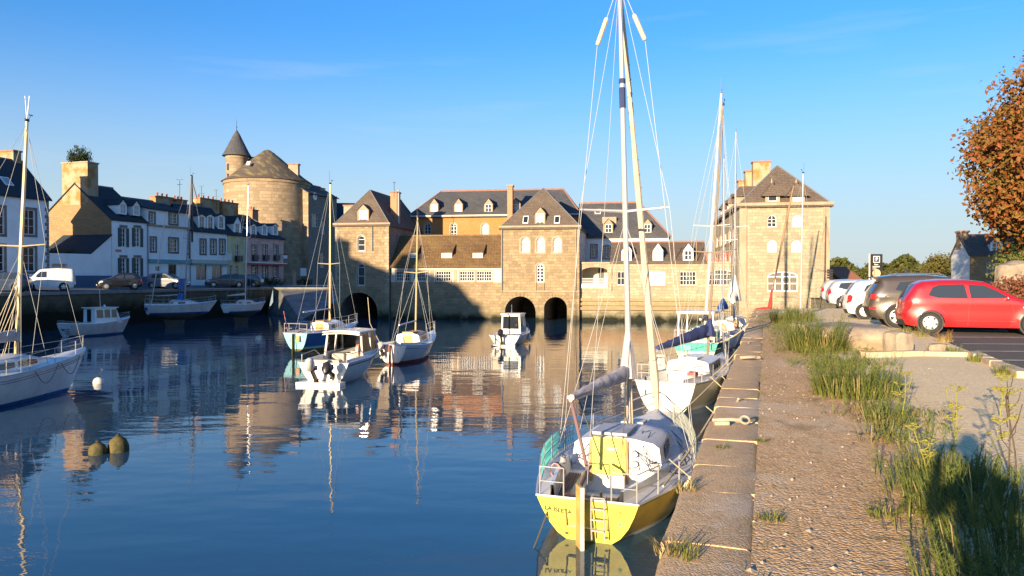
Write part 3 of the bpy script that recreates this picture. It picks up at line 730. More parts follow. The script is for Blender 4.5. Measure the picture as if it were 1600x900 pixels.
B.pipe(955.5, 410, 455, YL, .04, ASHLAR); B.pipe(1053, 378, 409, YL, .03, ASHLAR); B.pipe(1088, 378, 409, YL, .03, ASHLAR)
# courses of the brick plinth above the tide line
for i, py in enumerate((466, 473, 480)):
    z = B.uz(1030, py, YL)[1]; a = B.uz(905, py, YL)[0]
    MB().box(((a + u1) / 2, YL - .08 - .05 * i, z - .15), (u1 - a, .3, .26)).build('plinth_course', masonry('plinth_brick', (.42, .24, .12), (.33, .19, .10), (.4, .3, .18), .4, .13, weed=(.1, .7)), B.root)
# --- long back building with the orange wall
O = on_mill_line(657) + Vector((math.sin(-MRZ), math.cos(MRZ), 0)) * 11
B = Bld('mill_house', 'long rear building with orange wall, slate roof and small pale dormers', 'mill', O, MRZ)
u1 = B.uz(905, 434)[0]; ze = B.uz(720, 336)[1]; um = B.uz(640, 336)[0]
hs = [B.rect(704, 349, 713.5, 371, .5), B.rect(752.5, 349.5, 763, 371, .5), B.rect(663, 349, 673, 371, .5)]
B.walls(um, u1, 9.5, 3, ze, BRICK_OR, STONE_DARK, hs)
for h in hs: B.window(h, B.front(), cols=2, rows=3, pm=GLASS if h is not hs[1] else GLASS_L, surround=ASHLAR)
zr = B.uz(720, 298.5, 4.7)[1]
B.roof(um, u1, 0, 9.5, ze, zr, SLATE, 'x', ha=2.4, hb=2.2, ov=.25, rr=.1)
k = (zr - ze) / 4.75
for px in (675.5, 714, 761.5, 805):
    a, zb = B.uz(px, 331); zt = B.uz(px, 318)[1]; zp = B.uz(px, 309)[1]
    B.dormer(a, .98, zb, zt, zp, (zb - ze) / k + .1, 2.0, ASHLAR, SLATE, GLASS_L if px != 761.5 else GLASS)
MB().box(((um + u1) / 2, -.1, ze - .08), (u1 - um + .3, .25, .16)).build('cornice', RENDER_C, B.root)
a = B.uz(792.6, 290, -1)[0]; c = B.uz(800.6, 290, -1)[0]; zt = B.uz(796, 289, -1)[1]
B.chimney(a, c, -1.0, -.25, 4, zt, BRICK_CH, ASHLAR)
# --- back right building, slate roof over white wall
O = on_mill_line(916) + Vector((math.sin(-MRZ), math.cos(MRZ), 0)) * 9
B = Bld('mill_house', 'rear building with dark slate roof hipped at its right end and white wall', 'mill', O, MRZ)
u1 = B.uz(1044, 434)[0]; ze = B.uz(990, 367)[1]
hs = [B.rect(942, 384, 953.5, 403, .5), B.rect(924, 383, 932, 402, 0)]
B.walls(-1.5, u1, 9, 3, ze, RENDER_W, RENDER_W, hs)
for h in hs: B.window(h, B.front(), cols=2, rows=3, surround=ASHLAR)
zr = B.uz(960, 317, 4.5)[1]
B.roof(-1.5, u1, 0, 9, ze, zr, SLATE, 'x', ha=0, hb=3.0, ov=.25, rr=.1)
k = (zr - ze) / 4.5
for px, w in ((950.5, .95), (1011.5, .9)):
    a, zb = B.uz(px, 364); zt = B.uz(px, 350)[1]; zp = B.uz(px, 341.5)[1]; B.dormer(a, w, zb, zt, zp, (zb - ze) / k + .05, 2, ASHLAR, SLATE, GLASS)
a, zm = B.uz(933.5, 330, 2.4); B.skylight(a, zm, .65, .8, (0, ze, k))
a = B.uz(941, 350, 1.6)[0]; c = B.uz(963, 350, 1.6)[0]; zt = B.uz(950, 339, 1.6)[1]
MB().box(((a + c) / 2, 2.2, zt - .7), (c - a, 1.2, 1.4)).build('parapet_block', ASHLAR, B.root)
# --- big right mill
O = D(1155, 434, 64.0); O.z = 0
B = Bld('mill_house', 'tall pale stone mill with white shuttered arched windows and a stepped chimney stack', 'mill', O, MRZ)
u1 = B.uz(1296, 434)[0]; ze = B.uz(1225, 317)[1]
hs = [B.rect(1199, 336, 1213, 354.5, .5), B.rect(1237.5, 336, 1253, 354.5, .5), B.rect(1198.5, 375, 1213.5, 394, .5), B.rect(1236.5, 375, 1252, 394, .5), B.rect(1198.5, 424, 1247, 455.5, .16)]
B.walls(0, u1, 22, Z0, ze, STONE_PALE, STONE_PALE, hs)
f = B.front()
for i, h in enumerate(hs[:4]): B.window(h, f, .1, cols=1 if i else 2, rows=1 if i else 2, pm=GLASS if i == 0 else BLIND, fr=.05, surround=ASHLAR, sw=.09)
B.window(hs[4], f, .12, cols=4, rows=2, pm=glass('dusty_glass', (.16, .15, .12)), fr=.09, mun=.08, surround=ASHLAR, sw=.12)
zr = B.uz(1219, 259, 3.2)[1]
B.roof(0, u1, 0, 22, ze, zr, SLATE_BR, 'y', ha=3.2, hb=3.0, ov=.25, ridge=ZINC, rr=.06)
MB().box((u1 / 2, -.12, ze - .1), (u1 + .5, .45, .24)).build('cornice', ASHLAR, B.root)
MB().box((-.12, 11, ze - .1), (.45, 21.4, .24)).build('cornice', ASHLAR, B.root)
for a, c in ((0, .62), (u1 - .52, u1)): MB().box(((a + c) / 2, -.015, (ze - .25 + 1.5) / 2), (c - a, .1, ze - .25 - 1.5)).build('pilaster', ASHLAR, B.root)
k = (zr - ze) / 3.2
for px in (1207.5, 1246):
    a, zb = B.uz(px, 315.5); zt = B.uz(px, 299.5)[1]; zp = B.uz(px, 286)[1]
    B.dormer(a, 1.15, zb, zt, zp, (zb - ze) / k - .02, 2.4, ASHLAR, SLATE_BR, GLASS if px < 1220 else BLIND, hip=True, ov=.3, wfr=.62, cols=1, rows=1)
    MB().lathe([(.02, 0), (.07, .1), (.09, .22), (.04, .32), (.01, .5)], 8, (a, (zb - ze) / k + .5, zp)).build('finial', ASHLAR, B.root)
ks = (zr - ze) / (u1 / 2)
for yy in (3.0, 9.0, 15.0):
    zb = ze + .1; sfn = lambda x, y, z: ((zb - ze) / ks + (y - 0), x, z)
    B.dormer(yy, 1.3, zb, zb + .95, zb + 1.6, 0.0, 2.2, ASHLAR, SLATE_BR, GLASS, fn=lambda x, y, z: (y + .02, x, z), hip=True, ov=.25)
for yy in (2.2, 6, 10, 14, 18):
    for zz in (2.7, 5.0, 7.2):
        B.window(hole(yy, zz, yy + .8, zz + 1.1, .35), B.left(-.15), .12, cols=2, rows=2, pm=GLASS_L, surround=ASHLAR, sw=.1)
for x0, x1, yt, yy in ((1177, 1204, 251, 7.0), (1165, 1180, 266, 8.3), (1154, 1168, 281, 9.6)):
    a = B.uz(x0, yt, yy)[0]; c, zt = B.uz(x1, yt, yy); B.chimney(a, c, yy, yy + 1.0, ze - .5, zt, RENDER_T, RIDGE)
B.pipe(1166, 320, 470, 0, .04, ASHLAR); B.pipe(1288, 320, 470, 0, .05, ASHLAR)
# --- castle: great round tower, turret, shaded wing with the clock
cx, cy = -36.3, 115.0
t = thing('castle_tower', 'great round stone tower with a conical mossy roof rising behind the pink house', 'tower', (cx, cy, 3))
n = 48; rr = 6.15; zt = 15.1
mb = MB(); rows = []
for z, r in ((0, rr + .5), (2, rr + .25), (5, rr + .1), (zt - .5, rr), (zt - .5, rr + .12), (zt, rr + .14)): rows.append([(r * math.cos(6.2832 * j / n), r * math.sin(6.2832 * j / n), z) for j in range(n)])
mb.grid(rows, close=True).build('wall', STONE_TOWER, t, smooth=True)
prof = [(rr + .35, zt - .05), (5.3, zt + .75), (3.6, zt + 2.2), (1.8, zt + 3.75), (.5, zt + 4.75), (.1, zt + 4.9)]
MB().lathe(prof, 48).build('roof', masonry('lichen_slate', (.12, .098, .08), (.09, .075, .064), (.05, .04, .036), .3, .16, lichen=(.24, .20, .08), amt=.4, bmp=.35, mort=.012), t, smooth=True, angle=30)
o = MB().box((-1.45, -4.1, zt + 2.3), (.5, .1, .8), Matrix.Rotation(R(-45), 3, 'X')).build('skylight', FRAME_W, t)
for x0, x1, y0, y1, yy in ((412, 427, 240, 252, 118), (452, 467, 257, 285, 114)):
    a = D(x0, y0, yy); c = D(x1, y1, yy)
    mb = MB().box(((a.x + c.x) / 2 - cx, yy - cy, (a.z + c.z) / 2 - 3 - .4), (c.x - a.x, 1.0, a.z - c.z + .8)); o = mb.build('chimney', ASHLAR, t)
    MB().box(((a.x + c.x) / 2 - cx, yy - cy, a.z - 3), (c.x - a.x + .2, 1.2, .2)).build('chimney_cap', RIDGE, o)
p = D(371, 434, 117)
t = thing('castle_turret', 'slim stone turret with a tall pointed slate cone beside the great round tower', 'turret', (p.x, p.y, 3))
zw = D(371, 243, 117).z - 3; za = D(371, 203, 117).z - 3
MB().lathe([(1.75, 0), (1.62, zw - 5.6), (1.62, zw - 5.5), (1.7, zw - 5.4), (1.56, zw - 5.2), (1.56, zw - .6), (1.66, zw - .5), (1.66, zw)], 24).build('wall', STONE_TOWER, t, smooth=True, angle=30)
MB().lathe([(2.15, zw - .12), (1.75, zw + .55), (1.15, zw + 1.75), (.5, zw + 3.1), (.05, za)], 16).build('roof', SLATE, t, smooth=True, angle=20)
MB().tube([(0, 0, za - .1), (0, 0, za + 1.6)], [.05, .015], 5).lathe([(.02, 0), (.1, .1), (.02, .2)], 8, (0, 0, za + .3)).build('finial', DARKM, t)
for z in (zw - 3.4, zw - 1.9): MB().box((-.85, -1.33, z), (.28, .18, 1.0)).build('window', GLASS, t)
mb = MB().box((3.0, 2.4, zw - 4.0), (4.6, 3.4, 6.0)); mb.build('stair_block', STONE_TOWER, t)
mb = MB().poly([(.8, .6, zw - 1.2), (5.4, .6, zw - 1.2), (5.4, 2.5, zw + .2), (1.2, 2.5, zw + .2)]).poly([(.8, 4.3, zw - 1.2), (5.4, 4.3, zw - 1.2), (5.4, 2.5, zw + .2), (1.2, 2.5, zw + .2)]); mb.build('stair_roof', SLATE_BR, t)
RRZ = math.atan2(1, .3)
def row(px): r = (px - 800) / F; yy = 62.3 / (.3 - r); return Vector((r * yy, yy, 0))
p = D(482, 434, 112.5)
B = Bld('castle_wing', 'shaded castle wing with a round white clock under its slate eaves', 'building', (p.x, p.y), RRZ)
ze = 16.5
hs = [B.rect(487, 333, 497, 355), B.rect(502, 345, 509, 366), B.rect(500, 395, 508, 418)]
B.walls(0, 8.2, 6, 2.5, ze, STONE_DARK, STONE_TOWER, hs, gl=18.2)
for h in hs: B.window(h, B.front(), cols=2, rows=3)
B.roof(0, 8.2, 0, 6, ze, 18.2, SLATE, 'x', ov=.3, ridge=ZINC)
a = B.uz(491.5, 307)
MB().lathe([(.55, 0), (.55, .08), (.48, .1)], 20, (a[0], -.02, a[1] - .0), Matrix.Rotation(R(90), 3, 'X')).build('clock_face', WHITE, B.root)
MB().bar((a[0], -.14, a[1]), (a[0], -.14, a[1] + .38), .03, .05).bar((a[0], -.14, a[1]), (a[0] + .25, -.14, a[1] - .1), .03, .05).build('clock_hand', DARKM, B.root)
a = B.uz(501, 294, 2); B.chimney(a[0] - .6, a[0] + .6, 1.6, 2.6, ze, a[1], ASHLAR, RIDGE)
p = D(505, 434, 126)
B = Bld('town_house', 'dark house block in shade between the castle wing and the pointed stone mill', 'house', (p.x, p.y), R(10))
hs = [B.rect(508, 355, 514, 372), B.rect(508, 385, 514, 402)]
B.walls(-2, 8, 8, 2.5, 13.5, STONE_DARK, STONE_DARK, hs)
for h in hs: B.window(h, B.front(), cols=2, rows=2)
B.roof(-2, 8, 0, 8, 13.5, 16.5, SLATE_BL, 'x', ov=.3, ridge=ZINC)
B.chimney(1, 2, 3.4, 4.4, 15, 17.6, BRICK_CH, RIDGE)
# ------------------------------------------------------------------ the row of houses on the left bank
ROW = 'houses along the left quay'
SZ = 3.0
# house 1
B = Bld('town_house', 'white house at the left edge with stone window surrounds and a roof skylight', 'house', row(-90), RRZ, ROW)
u1 = B.uz(77, 434)[0]; ze = B.uz(77, 309)[1]
hs = [B.rect(37, 327, 55, 367), B.rect(37, 386, 55, 424), B.rect(-10, 323, 7, 366), B.rect(-10, 384, 7, 424)]
B.walls(0, u1, 6.4, SZ, ze, RENDER_W, RENDER_C, hs, gl=ze + 2.8, gr=ze + 2.8)
for h in hs: B.window(h, B.front(), cols=2, rows=3, surround=GRANITE, sw=.22, sill=GRANITE)
zr = B.uz(30, 252, 3.2)[1]
B.roof(0, u1, 0, 6.4, ze, zr, SLATE_BL, 'x', ov=.2, ridge=ZINC)
B.chimney(u1 - .9, u1 - .1, 3.0, 5.4, ze + 1, B.uz(20, 237, 4)[1], RENDER_T, RIDGE)
a, zm = B.uz(5, 284, 1.4); B.skylight(a, zm, .8, 1.0, (0, ze, (zr - ze) / 3.2), GLASS_L)
B.quoins(u1, SZ, ze, GRANITE, sd=-1)
# garden wall with its lean-to
B = Bld('garden_wall', 'white garden wall with a blue-grey base and dark lean-to roof behind', 'wall', row(77.5), RRZ)
u1 = B.uz(174.5, 434)[0]; a, za = B.uz(141, 397); zb = B.uz(174.5, 368)[1]; zc = B.uz(80, 395.5)[1]
h = B.rect(81, 412, 105, 430)
MB().holed([(0, SZ), (u1, SZ), (u1, zb), (a, za), (0, zc)], [h], B.front(), .3).build('wall', RENDER_W, B.root)
MB().poly([B.front()(u, z, .3) for u, z in h]).build('panel', RENDER_C, B.root)
z1 = B.uz(140, 430.5)[1]; MB().box((u1 / 2, -.03, (SZ + z1) / 2), (u1, .08, z1 - SZ)).build('plinth', PLINTH_B, B.root)
MB().add([(u1, -.1, zb), (a, -.1, za), (a, 6, za), (u1, 6, zb), (u1, -.1, zb + .12), (a, -.1, za + .12), (a, 6, za + .12), (u1, 6, zb + .12)], [(0, 1, 2, 3), (4, 5, 6, 7), (0, 1, 5, 4), (1, 2, 6, 5)]).build('roof', SLATE_BL, B.root)
GW = B
# house 2
B = Bld('town_house', 'white house with dark shutters, sunlit stone gable and bush on its chimney', 'house', row(175), RRZ, ROW)
u1 = B.uz(230.5, 434)[0]; ze = B.uz(175, 341)[1]
cols_ = ((188.5, 197), (210.5, 219)); hs = []
for x0, x1 in cols_: hs += [B.rect(x0, 356, x1, 386), B.rect(x0, 403, x1, 431.5)]
zr = B.uz(118, 286, 4.5)[1]
B.walls(0, u1, 9, SZ, ze, RENDER_W, STONE_GABLE, hs, gl=zr - .05, gr=zr - .05)
for h in hs:
    B.window(h, B.front(), cols=2, rows=4); B.shutters(h, B.front(), DARKW)
    us = [p[0] for p in h]; zt = max(p[1] for p in h)
    MB().box(((min(us) + max(us)) / 2, -.02, zt + .16), (max(us) - min(us) + .3, .08, .26)).build('lintel', GRANITE, B.root)
B.roof(0, u1, 0, 9, ze, zr, SLATE_BL, 'x', ov=.12, ridge=ZINC)
k = (zr - ze) / 4.5
for px, yb in ((190.5, 335), (211.5, 337)):
    a, zb = B.uz(px, yb, .4); zt = B.uz(px, yb - 16, .4)[1]; B.dormer(a, .95, zb, zt, zt + .5, .25, 2.4, WHITE, SLATE_BL, GLASS_L, ov=.12)
c1 = B.side(97, 253, 0); c2 = B.side(137, 253, 0)
B.chimney(-.02, 1.3, c2[0], c1[0], zr - 2.2, (c1[1] + c2[1]) / 2, RENDER_T, ASHLAR)
H2CH = (B, c1, c2)
z1 = B.uz(200, 432)[1]; MB().box((u1 / 2, -.03, (SZ + z1) / 2), (u1, .08, z1 - SZ)).build('plinth', PLINTH_B, B.root)
a, z1 = B.uz(185, 391.5)
MB().box((a, -.04, z1), (.75, .04, .22)).build('sign_board', mat('red_sign', (.6, .16, .16), .5), B.root)
B.pipe(230, 348, 445)
# house 3: white shop in two halves
def upper(B, hs, fn=None): 
    for h in hs: B.window(h, B.front(), cols=2, rows=3, surround=GRANITE, sw=.22, sill=GRANITE)
B = Bld('town_house', 'white house with pale flat-topped upper storey and teal strip over its ground floor', 'house', row(231), RRZ, ROW)
u1 = B.uz(297, 434)[0]; ze = B.uz(240, 325)[1]; zc = B.uz(240, 352)[1]
hs = [B.rect(264.5, 373, 277.5, 393.5), B.rect(236, 372, 243, 392), B.rect(265, 333, 277, 350), B.rect(224 + 10, 333, 241, 349)]
gs = [B.rect(263, 413, 276, 440), B.rect(243, 416, 251, 424)]
B.walls(0, u1, 9, SZ, ze, RENDER_W, RENDER_W, hs + gs)
upper(B, hs); B.window(gs[0], B.front(), cols=2, rows=3, fm=DOOR_D); B.window(gs[1], B.front(), cols=2, rows=2)
MB().box((u1 / 2, -.1, zc), (u1, .3, .16)).build('cornice', ASHLAR, B.root)
z1 = B.uz(260, 408.5)[1]; MB().box((u1 / 2, -.1, z1), (u1 * .98, .24, .4)).build('fascia', TEAL_P, B.root)
B.roof(0, u1, 0, 9, ze, ze + 1.3, SLATE_BL, 'x', ov=.25, ridge=ZINC)
for x0, x1, yt in ((244, 266, 309), (272, 288, 313)):
    a = B.uz(x0, yt, 4)[0]; c, zt = B.uz(x1, yt, 4); B.chimney(a, c, 3.6, 4.8, ze, zt, RENDER_T, RIDGE, pots=3)
B.quoins(u1 - .02, z1 + .4, zc - .1, GRANITE, sd=-1)
B.pipe(296, 352, 445)
B = Bld('town_house', 'white shop house with three dormers in dark slate above dark shop windows', 'house', row(297.5), RRZ, ROW)
u1 = B.uz(355, 434)[0]; ze = B.uz(300, 357.5)[1]
hs = [B.rect(x0, 375, x1, 396) for x0, x1 in ((313.5, 321), (329.5, 337), (343.5, 351))]
gs = [B.rect(306.5, 412, 324, 438), B.rect(331, 413, 348, 437)]
B.walls(0, u1, 9, SZ, ze, RENDER_W, RENDER_W, hs + gs)
upper(B, hs)
for g in gs: B.window(g, B.front(), cols=2, rows=1)
zr = B.uz(305, 322, 2.2)[1]
B.roof(0, u1, 0, 4.6, ze, zr, SLATE_BL, 'x', ov=.2, ridge=ZINC); MB().poly([(0, 4.6, ze), (u1, 4.6, ze), (u1, 4.6, SZ), (0, 4.6, SZ)]).build('rear_wall', RENDER_W, B.root)
for px in (315, 328.5, 345.5):
    a, zb = B.uz(px, 358, .2); zt = B.uz(px, 338, .2)[1]; B.dormer(a, 1.3, zb, zt, zt + .25, .15, 2.2, WHITE, SLATE_BL, GLASS, wfr=.62)
z1 = B.uz(326, 409)[1]; MB().box((u1 / 2, -.1, z1), (u1 * .98, .26, .42)).build('fascia', RENDER_C, B.root); MB().box((u1 / 2, -.12, z1 - .3), (u1 * .98, .3, .16)).build('awning_rail', TEAL_P, B.root)
for x0, x1, yt in ((306, 336, 313), (342, 366, 318)):
    a = B.uz(x0, yt, 3)[0]; c, zt = B.uz(x1, yt, 3); B.chimney(a, c, 2.4, 3.6, ze + 1, zt, RENDER_T, RIDGE, pots=4)
MB().box((u1 - .4, -.45, B.uz(355, 401)[1]), (.06, .9, .9)).build('hanging_sign', WHITE, B.root)
# yellow house
B = Bld('town_house', 'narrow yellow house with one dormer between the white shop and the pink house', 'house', row(355.5), RRZ, ROW)
u1 = B.uz(384, 434)[0]; ze = B.uz(356, 364)[1]
hs = [B.rect(367, 382, 374, 407)]; gs = [B.rect(366.5, 415, 373, 430), B.rect(358, 414, 363.5, 430)]
B.walls(0, u1, 8, SZ, ze, RENDER_Y, RENDER_Y, hs + gs)
for h in hs + gs: B.window(h, B.front(), cols=2, rows=3)
zr = B.uz(360, 325, 4)[1]
B.roof(0, u1, 0, 8, ze, zr, SLATE_BL, 'x', ov=.2, ridge=ZINC)
a, zb = B.uz(371, 364, .2); zt = B.uz(371, 349, .2)[1]; B.dormer(a, 1.5, zb, zt, zt + .9, .2, 2.6, WHITE, SLATE_BL, GLASS, cols=2, wfr=.5)
MB().box((B.uz(370.5, 405)[0], -.25, B.uz(370.5, 404)[1]), (1.1, .4, .7)).build('balcony', DARKM, B.root)
# pink house
B = Bld('town_house', 'pink corner house with three dormers and a red awning line', 'house', row(384.5), RRZ, ROW)
u1 = B.uz(443, 434)[0]; ze = B.uz(390, 367.5)[1]
hs = [B.rect(x0, 383, x1, 407) for x0, x1 in ((393.5, 401.5), (410.5, 418), (427.5, 434.5))]; gs = [B.rect(411, 416, 418, 436), B.rect(427.5, 417, 434, 432), B.rect(394, 416, 402, 432)]
B.walls(0, u1, 8, SZ, ze, RENDER_P, RENDER_P, hs + gs)
for h in hs: B.window(h, B.front(), cols=2, rows=4, surround=GRANITE, sw=.12)
for h in gs: B.window(h, B.front(), cols=2, rows=2, surround=GRANITE, sw=.2)
for h in hs:
    us = [p[0] for p in h]; zb = min(p[1] for p in h); MB().box((sum(us) / len(us), -.2, zb + .35), (1.0, .3, .7)).build('window_box', DARKM, B.root)
zr = B.uz(400, 338, 3)[1]
B.roof(0, u1, 0, 8, ze, zr, SLATE_BL, 'x', ha=0, hb=2.2, ov=.2, ridge=ZINC)
for px in (396.5, 413.5, 430.5):
    a, zb = B.uz(px, 367.5, .2); zt = B.uz(px, 353, .2)[1]; B.dormer(a, 1.25, zb, zt, zt + .3, .2, 2.4, WHITE, SLATE_BL, GLASS, wfr=.55)
z1 = B.uz(413, 411)[1]; MB().box((u1 / 2, -.3, z1), (u1, .6, .1)).build('awning', WHITE, B.root); MB().box((u1 / 2, -.58, z1 - .17), (u1, .06, .24)).build('valance', mat('red_awning', (.34, .05, .06), .7), B.root)
a = B.uz(392, 330, 4)[0]; zt = B.uz(380, 326, 4)[1]; B.chimney(a - .5, a + .8, 3.4, 4.4, zr - 1, zt, BRICK_CH, RIDGE, pots=2)
# unseen houses on the left quay, placed and sized to shade the harbour
for (y0, y1, ze, zr, lab, mm) in ((25.5, 37.5, 11.6, 16.2, 'unseen tall white quay house with a steep slate roof, near the bend of the left quay', RENDER_W), (13, 24, 12.8, 17.3, 'unseen cream quay house with a slate roof between two taller quay houses', RENDER_C), (0.5, 11.5, 13.6, 18.6, 'unseen tall stone quay house with a slate roof, second along the left quay', STONE_GABLE), (-11.5, -1, 12.2, 16.0, 'unseen lower stone quay house with a slate roof, first along the left quay', STONE_GABLE)):
    B = Bld('town_house', lab, 'house', (-41.5, y0), R(90), ROW)
    L = y1 - y0; hs = []
    for i in range(3):
        for z in (3.6, 6.3, 9.0): hs.append(hole(L * (i + .5) / 3 - .5, z, L * (i + .5) / 3 + .5, z + 1.6))
    B.walls(0, L, 9, SZ - .3, ze, mm, mm, hs, gl=zr, gr=zr)
    for h in hs: B.window(h, B.front(), cols=2, rows=3)
    B.roof(0, L, 0, 9, ze, zr, SLATE_BL, 'x', ov=.2, ridge=ZINC); B.chimney(L - 1.2, L - .1, 3.6, 5.4, zr - 1, zr + 1.2, RENDER_T, RIDGE, pots=2)
# house far right
p = D(1515, 434, 56)
B = Bld('stone_house', 'small grey stone house with a pale gable and brown roof beyond the car park', 'house', (p.x, p.y), R(-15))
u1 = 6.5; ze = B.uz(1530, 396)[1]; zr = B.uz(1530, 368, 2.3)[1]
hs = [B.rect(1542, 412, 1552, 428), B.rect(1541, 440, 1549, 452)]
B.walls(0, u1, 4.6, 2.3, ze, STONE_GABLE, RENDER_W, hs, gl=zr - .05, gr=zr - .05)
for h in hs: B.window(h, B.front(), cols=1, rows=2, pm=GLASS, surround=ASHLAR, sw=.08)
B.roof(0, u1, 0, 4.6, ze, zr, SLATE_BR, 'x', ov=.1)
a = B.uz(1557, 394, .3); B.dormer(a[0], .8, a[1], a[1] + .7, a[1] + 1.1, .3, 2, WHITE, SLATE_BR, GLASS)
B.chimney(-.05, .5, 2.1, 3.2, zr - 1, B.uz(1510, 361, 2.6)[1], RENDER_T, BRICK_CH)
# ------------------------------------------------------------------ boats
GEL = mat('white_gelcoat', (.74, .74, .71), .3, (.62, .62, .58), 1.4, coat=.3)
GEL_G = mat('weathered_gelcoat', (.60, .60, .58), .45, (.46, .46, .44), 2.0)
DECK_G = mat('grey_deck', (.40, .42, .45), .7, (.33, .35, .38), 5, .15, 60)
CREAM = mat('cream_gelcoat', (.66, .60, .44), .35, (.56, .50, .36), 1.5)
YEL = mat('yellow_gelcoat', (.70, .46, .03), .35, (.56, .33, .03), 2.2, coat=.3)
YEL_T = mat('lemon_gelcoat', (.70, .66, .10), .4, (.60, .50, .07), 3.0)
BLUE_H = mat('blue_topside', (.015, .07, .24), .3, (.02, .09, .28), 1.2, coat=.3)
LBLUE = mat('pale_blue_topside', (.22, .47, .54), .45, (.18, .40, .47), 2)
TEAL_H = mat('teal_topside', (.03, .28, .24), .4, (.04, .33, .29), 1.2)
ANTI = mat('dark_antifouling', (.03, .032, .03), .7, (.05, .055, .035), 3, .3, 12)
ANTI_R = mat('red_antifouling', (.38, .07, .02), .7, (.26, .06, .03), 3)
ANTI_O = mat('olive_weedy_bottom', (.10, .09, .025), .8, (.055, .06, .02), 3, .4, 12)
ALU = mat('mast_aluminium', (.55, .54, .52), .38, metal=.55)
WOODM = mat('varnished_wood', (.42, .22, .07), .4, (.32, .16, .05), 5, stretch=(1, 1, .2))
TEAK = mat('teak', (.15, .07, .035), .6, (.10, .05, .028), 6, .2, 30, stretch=(.3, 3, 1))
PLYW = mat('plywood', (.50, .30, .11), .55, (.42, .24, .09), 4)
STEEL = mat('stainless_wire', (.30, .30, .30), .55)
ROPE = mat('pale_rope', (.50, .43, .30), .9, (.38, .32, .22), 20)
ROPE_D = mat('dark_rope', (.08, .075, .06), .9)
CANV_G = mat('grey_canvas', (.44, .40, .39), .85, (.34, .31, .31), 3, .5, 9)
CANV_N = mat('navy_canvas', (.02, .03, .10), .8, (.028, .042, .13), 3, .5, 9)
CANV_B = mat('blue_canvas', (.015, .10, .30), .8, (.02, .13, .36), 3, .5, 9)
CANV_W = mat('white_canvas', (.60, .58, .52), .85, (.50, .48, .42), 3, .5, 9)
CANV_R = mat('red_canvas', (.42, .045, .03), .8, (.32, .035, .025), 3, .4, 9)
SAILC = mat('furled_sail', (.55, .48, .36), .85, (.45, .38, .28), 3, .4, 14, stretch=(3, 3, .6))
TINT = glass('boat_window', (.02, .024, .03))
BLACKP = mat('black_plastic', (.02, .02, .022), .4)
RUBBER = mat('fender_rubber', (.66, .62, .52), .5, (.52, .46, .36), 6)
def heading(a, c): d = Vector(c) - Vector(a); return math.atan2(d.y, d.x)
